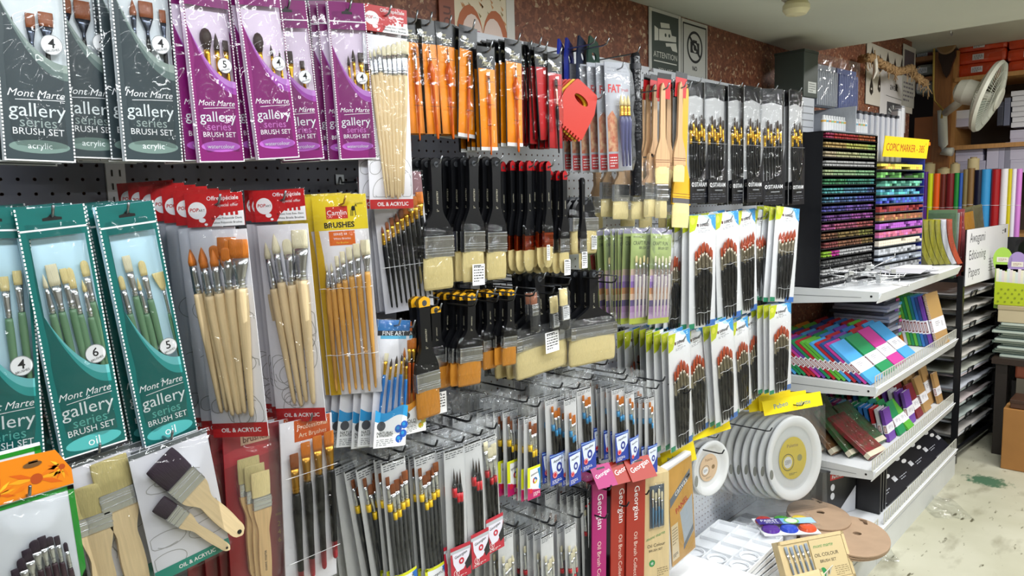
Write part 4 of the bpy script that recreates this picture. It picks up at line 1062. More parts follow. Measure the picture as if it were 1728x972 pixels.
for k, (sp, br, lb) in enumerate(B_):
    sleeve('strip', sp, .99, br, lb, GC, w=(.056, .054, .052, .050, .058)[k], back=4, blabel='bristle brush sleeve stacked behind ' + ('the first of the bottom row', 'the tilted card', 'the third of the bottom row', 'the last of the bottom row', 'the tall one by the boxes')[k], step=.02, drift=-.008, top=.05)
# a second tier of crinkled sleeves deep on the lower hooks (their tops only)
D_ = ((742, 722, 744, 890, 30, .15), (778, 700, 780, 860, 28, .14), (822, 668, 824, 830, 26, .12), (905, 640, 908, 790, 24, .12), (960, 625, 963, 770, 22, .12), (880, 860, 884, 1020, 22, .12), (930, 828, 934, 1000, 20, .12), (975, 800, 980, 960, 18, .12))
for k, sp in enumerate(D_):
    sleeve('strip', sp, .99, sysb(3, .3, .2, .2, hand=BLACK), 'clear brush sleeve hung deep on the hooks ' + ('behind the yellow banded row', 'behind the liner sleeves', 'behind the cream bristle sleeve', 'behind the blue labels', 'behind the narrow blue label', 'over the bottom row', 'over the tilted card', 'behind the tall bristle sleeve')[k], 'deep hung sleeves', w=.056, back=2, blabel='clear brush sleeve at the board behind the lower hooks', bgroup='sleeves at the board', step=.03, top=.06, hk=k % 2 == 0, hooklen=.25)

# ================================================================== orange and red single brush cards
_OC = {}
SCRIPTG = mat('#cfc79a', .5)
def single_card(spec, col, kind, label, group, w=.058, back=0, blabel=None, foot=False, hv=.21, hk=True, brush=True, drift=-.004, flip=False):
    mw, w, h = place(*spec, w)
    t = thing('carded_brush', label, 'brush', mw, group)
    key = (col, round(w, 3), round(h, 2), foot)
    if key not in _OC:
        p = Print(w, h, .0012, BLACK); C = mat(col, .35, var=.03, scale=10)
        p.rect(.06, hv, .97, 1.0, C, 1)
        if foot: p.rect(.04, .965, .99, 1, WPRINT, 2)
        p.text('Mont', .33, hv * .52, w * .42, SCRIPTG, 2, shear=.4); p.text('Marte', .52, hv * .72, w * .5, SCRIPTG, 2, shear=.4); p.line([(.32, hv * .86), (.85, hv * .80)], .0008, SCRIPTG, 2)
        p.rect(.36, hv * .20, .64, hv * .28, mat('#2b2d30', .6), 2)
        if foot: p.text('PAINTING', .80, .86, h * .12, mat('#f2d9a8', .5), 2, rot=pi / 2)
        _OC[key] = p.mesh('card')
    link('card', _OC[key], t)
    hand = ORANGEH if col != '#b3151c' else BLACKG
    kw = dict(belly=2.0, endr=.8) if kind == 'belly' else {}
    if brush:
        if kind == 'belly': add_brush(t, w, h, .5, .20, .62, 1.06, -.006, 'liner', .0035, .02, .020, .008, HAIRB, FERR, hand, 2, **kw)
        elif kind == 'flat': add_brush(t, w, h, .52, .25, .50, 1.05, -.006, 'flat', .008, .014, .036, .0078, HAIRD if hand is not ORANGEH else HAIRB, FERR, hand, 2)
        else: add_brush(t, w, h, .45, .27, .60, 1.05, -.006, 'filbert', .011, .02, .05, .009, HAIRD, mat('#d8b6a8', .25, 1.0), hand, 2)
        m = MB()
        for v in (.34, .56, .76): m.box((-.012, -.0105, -v * h), (.014, -.0095, -v * h + .0008), BLACK)
        m.build('tie_thread', t)
    fm = film_mesh(w, h, .010, FILM, .002); link('film_sleeve', fm, t)
    if back: back_copies(mw, back, .014, [('card', _OC[key]), ('film_sleeve', film_mesh(w, h, .005, FILM, .002))], 'carded_brush', blabel, 'brush', group + ' behind', seed=int(spec[0]), drift=drift)
    if hk: hook_at(mw, h, spec[5], 'wire hook holding the ' + ' '.join(label.split()[:9]), dz=.012, tip=.024)
OR, RD = '#ee8c04', '#b3151c'
GO = 'orange brush cards'
single_card((693, 30, 705, 225, 27, .22), OR, 'flat', 'orange brush card half hidden by the tall white paper pack', GO, back=3, blabel='orange brush card behind the half hidden one')
single_card((717, 33, 732, 226, 27, .22), OR, 'belly', 'orange card with a swollen liner brush, second orange from the white pack', GO, back=4, blabel='orange brush card behind the second orange card')
single_card((750, 38, 758, 226, 25, .22), OR, 'belly', 'orange card with a swollen liner brush, third orange from the white pack', GO, back=3, blabel='orange brush card behind the third orange card', drift=.010)
single_card((790, 45, 787, 232, 30, .23), OR, 'flat', 'orange card with a straight flat brush and glare, white foot strip', GO, foot=True, back=4, blabel='orange brush card behind the glaring orange card')
single_card((819, 79, 826, 254, 30, .25), OR, 'flat', 'lower hung orange card with white foot strip, nearest the white edged card', GO, foot=True, back=5, blabel='orange brush card behind the lower hung orange card', drift=-.002)
single_card((866, 67, 869, 247, 28, .24), OR, 'belly', 'last orange card, beside the red cards', GO, foot=True, back=5, blabel='orange brush card behind the last orange card', drift=-.006)
GRD = 'red brush cards'
single_card((886, 79, 888, 242, 20, .20), RD, 'filb', 'narrow red brush card next to the last orange card', GRD, w=.05, back=3, blabel='red brush card behind the narrow red card')
single_card((902, 73, 904, 243, 20, .22), RD, 'filb', 'red brush card between the narrow and the tilted red cards', GRD, w=.05, back=4, blabel='red brush card behind the middle red card')
single_card((912, 80, 922, 236, 22, .24), RD, 'none', 'tilted red brush card with glare', GRD, w=.05, brush=False, back=2, blabel='red brush card behind the tilted red card')
single_card((936, 90, 938, 250, 24, .25), RD, 'filb', 'last red brush card, beside the blue spreaders', GRD, w=.055, back=4, blabel='red brush card behind the last red card')

# ---- notched spreaders
def spreader(mw, col, label, ecol=None, s=1.0):
    t = thing('notched_spreader', label, 'spreader', mw, 'plastic notched spreaders')
    C = mat(col, .4); w, h = .10 * s, .15 * s
    out = [(-.62 * w, 0), (.62 * w, 0)] if False else []
    # toothed lower edge
    n = 11; P = []
    for k in range(n):
        x0 = -w * .62 + w * 1.24 * k / n; x1 = x0 + w * 1.24 / n
        P += [(x0, -h), (x0 + (x1 - x0) * .55, -h), (x0 + (x1 - x0) * .55, -h + .008), (x1, -h + .008)]
    P += [(w * .62, -h * .35), (w * .45, -.004), (w * .38, 0), (-w * .38, 0), (-w * .45, -.004), (-w * .62, -h * .35)]
    # blade with an oval grip slot: split into left and right halves round the slot
    sl = [(.026 * cos(a), -h * .30 + .011 * sin(a)) for a in [2 * pi * k / 16 for k in range(16)]]
    bm = bmesh.new()
    o = [bm.verts.new((x, 0, z)) for x, z in P]; i_ = [bm.verts.new((x, 0, z)) for x, z in sl]
    ee = [bm.edges.new((o[k], o[(k + 1) % len(o)])) for k in range(len(o))] + [bm.edges.new((i_[k], i_[(k + 1) % 16])) for k in range(16)]
    bmesh.ops.triangle_fill(bm, use_beauty=True, use_dissolve=False, edges=ee)
    r = bmesh.ops.extrude_face_region(bm, geom=list(bm.faces)); 
    for v in r['geom']:
        if isinstance(v, bmesh.types.BMVert): v.co.y += .005
    bmesh.ops.recalc_face_normals(bm, faces=list(bm.faces))
    me = bpy.data.meshes.new('blade'); bm.to_mesh(me); bm.free(); me.materials.append(C)
    link('blade', me, t)
    if ecol:
        m = MB(); m.tube([(-w * .63, -.002, -h - .001 + 0.009), (w * .63, -.002, -h + .008)], .0015, mat(ecol, .4), 5); m.build('edge_strip', t)
    return t
pr = W(1003, 168, .27)
for k in range(5):
    spreader(Matrix.Translation(W(992, 147, .275) + Vector((-.003 * k, .011 * k, .001 * k))) @ Matrix.Rotation(rad(-14), 4, 'Z') @ Matrix.Rotation(rad(33), 4, 'Y'), '#d9a92a' if k == 1 else '#b92a1a',
             ('red notched spreader with an oval grip hole, front of its hanging stack', 'yellow notched spreader between the hanging red ones', 'red notched spreader stacked behind the front red one', 'red notched spreader stacked behind the front red one', 'red notched spreader stacked behind the front red one')[k], None, .92)
hook(pr.x, pr.z, .29, 'wire hook through the grip of the red spreader')
for k, (px, py, off, c, lb) in enumerate(((948, 72, .17, '#1c2f9a', 'blue notched spreader edge-on, first past the red cards'), (962, 70, .16, '#1a2a86', 'blue notched spreader edge-on, second past the red cards'), (984, 66, .17, '#14203c', 'dark navy notched spreader edge-on'), (1003, 66, .16, '#1e3d34', 'dark green notched spreader edge-on with long blade'))):
    spreader(Matrix.Translation(W(px, py, off)) @ Matrix.Rotation(rad(31 - 3 * k), 4, 'Z') @ Matrix.Rotation(rad(4), 4, 'Y'), c, lb, None, 1.1)
spreader(Matrix.Translation(W(968, 150, .15)) @ Matrix.Rotation(rad(-20), 4, 'Z') @ Matrix.Rotation(rad(30), 4, 'Y'), '#16362c', 'dark green notched spreader hanging behind the red spreader', None, .9)
for px, py, lb in ((990, 76, 'wire hook holding the edge-on blue spreaders'), (1012, 78, 'wire hook holding the dark green edge-on spreader')):
    q = W(px, py, .0); q = W(px, py, .24); hook(q.x, q.z, .26, lb)

# ---- blister packs of fat brushes
def fat_pack(spec, label, back=0, w=.10, brush=True):
    mw, w, h = place(*spec, w)
    t = thing('brush_blister_pack', label, 'brush set', mw, 'fat brush blister packs')
    p = Print(w, h, .002, mat('#aeb0b8', .45))
    p.text('FAT', .36, .24, w * .5, mat('#c8242a', .4), 2, bold=.03); p.text('brush', .78, .25, w * .26, mat('#c8242a', .4), 2)
    p.lines(.1, .05, .9, 4, .03, .006, mat('#9a9da4', .6), 1)
    p.rect(.06, .84, .42, .98, mat('#c8242a', .4), 2); p.lines(.1, .87, .38, 4, .026, .010, WPRINT, 3)
    p.poly([(.05, .50), (.25, .44), (.44, .52), (.44, .82), (.05, .82)], mat('#b5482c', .5, col2='#d9b48a', scale=60), 1); p.poly([(.5, .62), (.95, .55), (.95, .97), (.5, .97)], mat('#8d8fa8', .5, col2='#c8c8d2', scale=30), 1)
    cm = p.mesh('card'); link('card', cm, t)
    bm_ = film_mesh(w, h, .03, BLISTER, .002); link('blister_cover', bm_, t)
    if brush:
        for u in (.46, .60, .74): add_brush(t, w, h, u, .30, u + .01, .97, -.015, 'round', .012, .03, .03, .015, HAIRC, GOLD, mat('#4a4c78', .25), belly=1.2)
    if back:
        back_copies(mw, back, .022, [('card', cm), ('blister_cover', film_mesh(w, h, .016, BLISTER, .002))], 'brush_blister_pack', 'clear blister pack stacked behind the fat brush blister', 'brush set', 'fat brush blisters behind', seed=2, drift=-.012)
    hook_at(mw, h, spec[5], 'wire hook holding the ' + ' '.join(label.split()[:7]), dz=.02)
fat_pack((1041, 105, 1047, 288, 42, .26), 'clear blister pack of three fat gold ferrule brushes by the red spreader', back=5, w=.105)
# ---- brush roll of black bubble wrap
def black_roll():
    T, B = W(1072, 96, .24), W(1077, 330, .24)
    t = thing('rolled_tube', 'long black shiny tube with bubbly wrap beside the fat brush blister', 'tube', T)
    L = (T - B).length; mb = MB()
    mb.lathe([(.004, .012), (.012, .010), (.015, 0), (.016, -L * .25), (.020, -L * .3), (.021, -L * .6), (.018, -L * .66), (.017, -L), (.008, -L - .004)], 14, mat('#1b1c20', .18, bump=.8, bscale=70))
    mb.build('tube', t); 
    MB().lathe([(.0175, -L * .05), (.0175, -L * .09)], 14, mat('#2c2d33', .4)).build('collar', t)
    hook(T.x, T.z + .01, .245, 'wire hook holding the black bubble wrapped tube')
black_roll()

# ================================================================== hake brushes with red tags
BAMB = mat('#c7a178', .5, var=.12, scale=25, stretch=(8, 8, .4))
def hake(spec, label, tagged=True, w=.052, hand=None, yaw=-25, ferr=None, hair=HAIRC):
    xt, yt, xb, yb, wpx, off = spec
    mw, w, h = place(xt, yt, xb, yb, wpx, off, w)
    t = thing('hake_brush', label, 'brush', mw, 'hake brushes')
    hand = hand or BAMB
    n = 20; P = []
    for k in range(n + 1):
        q = k / n
        if q < .10: x = w * .15 * sqrt(max(.03, 1 - (1 - q / .10) ** 2))
        elif q < .62: x = w * .15 + w * .04 * (q - .1) / .52
        else: x = w * .19 + (w * .5 - w * .19) * (0.5 - .5 * cos(pi * min(1, (q - .62) / .27)))
        P.append((x, -h * .84 * q))
    pts = [(-x, z) for x, z in P] + [(x, z) for x, z in P[::-1]]
    MB().prism(pts, -.004, .004, hand).build('handle', t)
    m = MB()
    for v in (.765, .785): m.box((-w * .5, -.0046, -h * v), (w * .5, .0046, -h * v + .0012), mat('#6b2d20', .6))
    m.box((-w * .5, -.0048, -h * .83), (w * .5, .0048, -h * .795), ferr or BAMB); m.build('stitched_band', t)
    MB().lathe([(w * .48, -h * .83), (w * .5, -h * .9), (w * .47, -h)], 14, hair, flat=[(1, .2), (1, .22), (1, .1)]).build('bristles', t)
    if tagged:
        q = Print(w * .95, h * .25, .001, BLACK); q.rect(0, .22, 1, 1, mat('#c01c22', .4), 1); q.rect(.3, .88, .5, .98, WPRINT, 2); q.build('hang_tag', t, (.012, .006, h * .10), (0, rad(4), 0))
    return t, mw, h
HK = ((1118, 140, 1117, 310, 24, .27), (1148, 138, 1145, 307, 20, .26), (1094, 143, 1092, 316, 20, .20), (1105, 143, 1103, 314, 20, .22), (1128, 146, 1126, 315, 20, .20), (1136, 150, 1134, 318, 18, .18), (1084, 150, 1082, 320, 16, .14))
HL = ('pale wood hake brush in front with a red hang tag', 'pale wood hake brush beside the yellow handled brush', 'pale wood hake brush deep behind the black tube', 'pale wood hake brush behind the front hake, tag side',
      'pale wood hake brush between the two front hakes', 'pale wood hake brush deep between the front hakes', 'pale wood hake brush at the board by the black tube')
for k, (sp, lb) in enumerate(zip(HK, HL)):
    t, mw, h = hake(sp, lb, k in (0, 1, 3, 5, 2))
    if k in (0, 1, 2): hook_at(mw, h, sp[5], 'wire hook holding the ' + lb[:50], dz=.02)
t, mw, h = hake((1157, 142, 1147, 384, 30, .23), 'large yellow handled flat brush with a grey ferrule behind the last hake', False, .085, mat('#d9a928', .35), ferr=mat('#9a98a0', .3, .9), hair=HAIRC)
hook_at(mw, h, .23, 'wire hook holding the large yellow handled brush')
# cream bristle flat brushes in clear bags below the hakes
def bag_brush(spec, label, w=.06, hair=HAIRC, group='bagged cream bristle brushes', hand=BAMB, bl=.055, bag=True, fr=.05):
    mw, w, h = place(*spec, w)
    t = thing('bagged_brush', label, 'brush', mw, group)
    o = wide_brush(t, Matrix.Translation((0, 0, -h)) @ Matrix.Rotation(rad(180), 4, 'Y'), w, bl, fr, max(.05, h - bl - fr), w * .4, hair, hand, th=.012)
    if bag: link('clear_bag', film_mesh(w * 1.1, min(h, .17), .012, BAG, .004), t, (0, -.007, -h + min(h, .17)))
    return t, mw, h
for k, (x, y0, y1, off, wp) in enumerate(((1008, 300, 388, .10, 18), (1026, 296, 366, .16, 22), (1048, 292, 370, .2, 26), (1060, 300, 382, .14, 24), (1078, 300, 370, .22, 24), (1098, 298, 366, .24, 22), (1116, 296, 368, .25, 20), (1090, 310, 384, .14, 22), (1122, 318, 384, .15, 20))):
    t, mw, h = bag_brush((x, y0 - 40, x - 1, y1, wp, off), ('cream bristle brush in clear bag at the board under the fat brush blister', 'cream bristle brush in clear bag under the fat brush blister', 'wide cream bristle brush in clear bag under the black tube', 'cream bristle brush deep under the black tube',
        'cream bristle brush in clear bag under the first hakes', 'cream bristle brush in clear bag under the front hake', 'cream bristle brush in clear bag beside the large yellow handled brush', 'cream bristle brush deep under the hakes', 'cream bristle brush deep beside the large yellow handled brush')[k], .062)
    if k in (2, 5): hook_at(mw, h, off, 'wire hook holding bagged cream brushes ' + ('under the black tube' if k == 2 else 'under the front hake'))

def blank_print(w, h):
    p = Print.__new__(Print); MB.__init__(p); p.w, p.h, p.t = w, h, 0
    return p
# ================================================================== black sets in tall clear bags
def black_set(spec, label, w=.125, back=0, gold=True):
    mw, w, h = place(*spec, w)
    t = thing('brush_set_pack', label, 'brush set', mw, 'black gold brush sets')
    key = ('sit', round(w, 3), round(h, 2))
    if key not in _OC:
        p = Print(w, h, .002, mat('#b9b9ba', .5)); D = mat('#14151b', .35)
        p.rect(0, 0, 1, .10, D, 1); p.poly([(.05, .10), (.95, .10), (1, .14), (.5, .115), (0, .14)], D, 1)
        p.poly([(0, .80), (.55, .78), (.85, .68), (1, .52), (1, 1), (0, 1)], D, 1)
        p.text('SITARAM', .55, .845, w * .66, WPRINT, 2, bold=.01); p.ring(.14, .845, .06, .06 * w / h, .4, WPRINT, 2, 10); p.rect(.35, .885, .75, .895, mat('#9a9ca0', .5), 2)
        p.lines(.1, .92, .9, 3, .02, .006, mat('#4a4d55', .6), 2)
        _OC[key] = p.mesh('card')
    cm = _OC[key]; link('card', cm, t)
    if ('sitf',) + key not in _OC:
        f = blank_print(w, h); D = mat('#14151b', .35)
        f.poly([(0, .80), (.55, .78), (.85, .68), (1, .50), (1, 1), (0, 1)], D, 1); f.text('SITARAM', .56, .845, w * .66, WPRINT, 2, bold=.01); f.ring(.14, .845, .06, .06 * w / h, .4, WPRINT, 2, 10); f.rect(.35, .885, .75, .895, mat('#9a9ca0', .5), 2); f.lines(.1, .92, .9, 3, .02, .006, mat('#4a4d55', .6), 2)
        _OC[('sitf',) + key] = f.mesh('printed_front')
    link('printed_front', _OC[('sitf',) + key], t, (0, -.0145, 0))
    for k in range(6): add_brush(t, w, h, .14 + .145 * k, .33 - .03 * ((k * 2) % 3), .18 + .13 * k, .97, -.007, ('round', 'filbert', 'flat')[k % 3], .012, .030, .045, .011, HAIRD, GOLD, BLACKG, detail=2)
    fm = film_mesh(w, h, .016, FILM2, .003); link('film_sleeve', fm, t)
    MB().tube([((k / 10 - .5) * w, -.0135, -.50 * h) for k in range(11)], .0007, mat('#b0b0b4', .5), 4).build('binding_thread', t)
    if back: back_copies(mw, back, .02, [('card', cm), ('film_sleeve', film_mesh(w, h, .008, FILM2, .003))], 'brush_set_pack', 'black gold brush set behind ' + label.split(', ')[-1], 'brush set', 'black gold brush sets behind', seed=int(spec[0]), drift=-.008)
    hook_at(mw, h, spec[5], 'wire hook holding the ' + ' '.join(label.split()[:8]), dz=.008)
ST = ((1174, 137, 1174, 343, 26, .23), (1206, 141, 1205, 343, 32, .24), (1243, 145, 1242, 344, 24, .22), (1270, 146, 1268, 344, 27, .24), (1302, 150, 1301, 345, 37, .26), (1325, 155, 1324, 343, 16, .20), (1343, 153, 1341, 344, 20, .26))
SLB = ('beside the hake brushes', 'second from the hakes', 'third from the hakes', 'left of the widest one', 'widest and fully facing', 'slim behind the widest', 'last one at the pegboard end')
for k, sp in enumerate(ST): black_set(sp, 'black and grey set of gold ferrule brushes, ' + SLB[k].replace('left of', 'just before'), back=3 if k != 5 else 1, w=.125)

# ================================================================== white cards of black brushes with orange hair
def expand_set(spec, label, w=.135, back=2, shape=0, n=9, dark=False, hk=True):
    mw, w, h = place(*spec, w)
    t = thing('brush_set_pack', label, 'brush set', mw, 'black brush cards with orange hair')
    key = ('exp', round(w, 3), round(h, 2))
    if key not in _OC:
        p = Print(w, h, .002, WHITE); Y, Bc, B2 = mat('#c9d31e', .4), mat('#4aa3df', .4), mat('#3f78c8', .4)
        p.poly([(0, 0), (.34, 0), (.28, .08), (.2, .13), (0, .15)], Y, 1); p.poly([(.66, 0), (1, 0), (1, .14), (.86, .10), (.8, .04)], Bc, 1); p.poly([(.5, .0), (.66, .0), (.8, .04), (.6, .03)], mat('#bfe0f4', .4), 1)
        p.ell(.12, .05, .08, .03, mat('#e3e25a', .4), 2)
        p.rect(.28, .075, .34, .10, mat('#5a1c1c', .5), 2); p.text('EXPAND', .56, .087, w * .36, mat('#3a1414', .5), 2, bold=.03); p.text('brush set', .52, .115, w * .2, INK, 2); p.lines(.32, .135, .8, 2, .012, .004, mat('#8a8c92', .6), 2)
        p.rect(.62, .945, 1, 1, B2, 1); p.rect(0, .955, .2, 1, mat('#2f9a70', .4), 1)
        _OC[key] = p.mesh('card')
    cm = _OC[key]; link('card', cm, t)
    for k in range(n):
        q = (k - (n - 1) / 2) / ((n - 1) / 2)
        v = .235 + .075 * abs(q) ** 1.4 if shape == 0 else .21 + .06 * (1 - k / n) + .03 * (k % 2)
        u = .20 + .60 * k / (n - 1)
        add_brush(t, w, h, u, v, .24 + .48 * k / (n - 1), .97, -.006 - .003 * (k % 2), 'filbert' if shape == 0 else 'round', .0125, .035, .05 + .04 * (.31 - v), .012, HAIRR, mat('#a39a88', .3, 1.0), BLACK, detail=1)
    m = MB()
    for v in (.47, .86): m.tube([((.16 + .62 * k / 10 - .5) * w, -.0155, -v * h + .002 * sin(k)) for k in range(11)], .0008, WHITE, 4)
    m.build('binding_thread', t)
    link('film_sleeve', film_mesh(w, h, .017, FILM2, .003), t)
    if back: back_copies(mw, back, .022, [('card', cm), ('film_sleeve', film_mesh(w, h, .008, FILM2, .003))], 'brush_set_pack', 'white brush card behind ' + label.split(', ')[-1], 'brush set', 'white brush cards behind', seed=int(spec[0]), drift=-.010)
    if hk: hook_at(mw, h, spec[5], 'wire hook holding the ' + ' '.join(label.split()[:6]) + ', ' + label.split(', ')[-1], dz=.03)
EX = (((1138, 392, 1134, 560, 28, .18), 'first by the striped blisters', 0), ((1186, 363, 1185, 552, 44, .24), 'second of the upper row', 0), ((1226, 358, 1231, 539, 40, .22), 'third of the upper row', 0), ((1258, 354, 1262, 527, 32, .21), 'fourth of the upper row', 1),
      ((1285, 354, 1284, 522, 30, .19), 'fifth of the upper row, set back', 1), ((1330, 350, 1319, 509, 40, .26), 'last of the upper row, swung forward', 1),
      ((1146, 560, 1151, 755, 27, .24), 'first of the lower row', 0), ((1172, 556, 1180, 731, 34, .20), 'second of the lower row', 0), ((1218, 543, 1227, 711, 37, .24), 'third of the lower row', 0), ((1248, 540, 1255, 690, 26, .20), 'fourth of the lower row', 0),
      ((1268, 532, 1276, 672, 26, .18), 'fifth of the lower row', 0), ((1317, 513, 1317, 663, 36, .26), 'last of the lower row, by the notebooks', 0))
for k, (sp, lb, sh) in enumerate(EX): expand_set(sp, 'white card of black brushes with orange hair, ' + lb, shape=sh, back=(2, 3, 3, 2, 2, 3, 3, 1, 3, 2, 2, 3)[k], w=.14 if k else .11)
for k, (x, y0, y1, off) in enumerate(((1072, 556, 735, .07), (1097, 552, 735, .10), (1107, 553, 740, .14), (1119, 555, 748, .18))):
    expand_set((x, y0, x + 6, y1, 24 if k == 0 else 15, off), 'white card of black brushes in the shade under the striped blisters, ' + ('deepest', 'second deepest', 'third deepest', 'nearest the front')[k], back=1, w=.135 if k == 0 else .12, n=7)

# ================================================================== striped green and pink blister packs
def stripe_pack(spec, label, w=.115, back=0, n=5, pale=False):
    mw, w, h = place(*spec, w)
    t = thing('brush_blister_pack', label, 'brush set', mw, 'green and pink brush blisters')
    key = ('str', round(w, 3), round(h, 2), pale)
    if key not in _OC:
        p = Print(w, h, .002, mat('#b9c77a', .45)); rn = random.Random(6)
        p.rect(0, 0, 1, .05, mat('#8f8aa0', .5), 1); p.rect(0, .05, 1, .42, mat('#9fb06a', .5), 1)
        cols = ('#cdb2a0', '#b79ac8', '#8a63b4', '#d0905a', '#e0c0a8', '#5d4a86', '#b58ac0', '#c2a0cc')
        for k in range(8): p.rect(0, .42 + .065 * k, 1, .42 + .065 * (k + 1), mat(cols[k], .5), 1)
        p.rect(0, .94, 1, 1, mat('#bcc83a', .4), 1)
        p.text('mont marte', .3, .085, w * .44, INK, 2, shear=.3); p.text('CRAFT FUN', .45, .15, w * .72, INK, 2); p.text('BRUSH SET', .6, .2, w * .5, INK, 2)
        _OC[key] = p.mesh('card')
    cm = _OC[key]; link('card', cm, t)
    for k in range(n): add_brush(t, w, h, .16 + .17 * k, .28 + .02 * (k % 2), .16 + .17 * k, .93, -.007, 'filbert', .011, .022, .035, .010, HAIRC if not pale else HAIRW, FERR, mat('#ddd6d0', .3), detail=1)
    link('blister_cover', film_mesh(w, h, .02, BLISTER if not pale else BAG, .003), t)
    if back: back_copies(mw, back, .024, [('card', cm), ('blister_cover', film_mesh(w, h, .012, BLISTER, .003))], 'brush_blister_pack', 'green and pink brush blister behind the others of its hook', 'brush set', 'green and pink blisters behind', seed=int(spec[0]), drift=-.006)
    return mw, h
GP = (((1018, 388, 1030, 545, 20, .14), 'first by the red hang tag', .10), ((1034, 388, 1038, 544, 14, .18), 'second, narrow and edge turned', .09), ((1047, 388, 1049, 544, 14, .20), 'third, narrow and edge turned', .09), ((1059, 387, 1060, 544, 18, .22), 'fourth, behind the full faced one', .10),
      ((1085, 386, 1081, 545, 37, .26), 'fully facing with readable top', .118), ((1117, 387, 1111, 546, 30, .28), 'last, pale and glaring', .118))
for k, (sp, lb, w_) in enumerate(GP):
    mw, h = stripe_pack(sp, 'green and pink striped blister of pale handled brushes, ' + lb, w_, back=2 if k in (0, 4, 5) else 1, pale=(k == 5))
    if k >= 3: hook_at(mw, h, sp[5], 'wire hook holding the striped blister ' + lb, dz=.01)
# red hang tag hook with a hanging red handled brush pack
q = W(1110, 413, .27); h0 = W(1004, 448, .02)
t = thing('pegboard_hook', 'long thin wire hook reaching out over the striped blisters from the red tag', 'hook', h0, 'wire hooks in the pegboard')
MB().tube([Vector((0, 0.02, 0)), (q - h0) * .95, (q - h0), (q - h0) + Vector((.006, -.004, .02))], .002, DARKWIRE, 6).build('prong', t)
def red_tag():
    mw, w, h = place(1004, 428, 1017, 556, 24, .12, .06)
    t = thing('brush_set_pack', 'red topped brush pack with a red handled brush beside the wide black brushes', 'brush set', mw)
    p = Print(w, h, .002, WHITE); p.rect(0, 0, 1, .20, mat('#c8242a', .4), 1); p.rect(.7, .04, .9, .1, BLACK, 2); p.rect(0, .22, 1, .38, mat('#7f9ac0', .5), 1); p.rect(.05, .25, .5, .3, WPRINT, 2); p.lines(.1, .32, .9, 2, .025, .01, INK, 2)
    p.build('card', t); add_brush(t, w, h, .55, .42, .62, .98, -.006, 'flat', .02, .03, .02, .015, HAIRC, GOLD, REDH)
    link('film_sleeve', film_mesh(w, h, .014, FILM, .003), t)
red_tag()

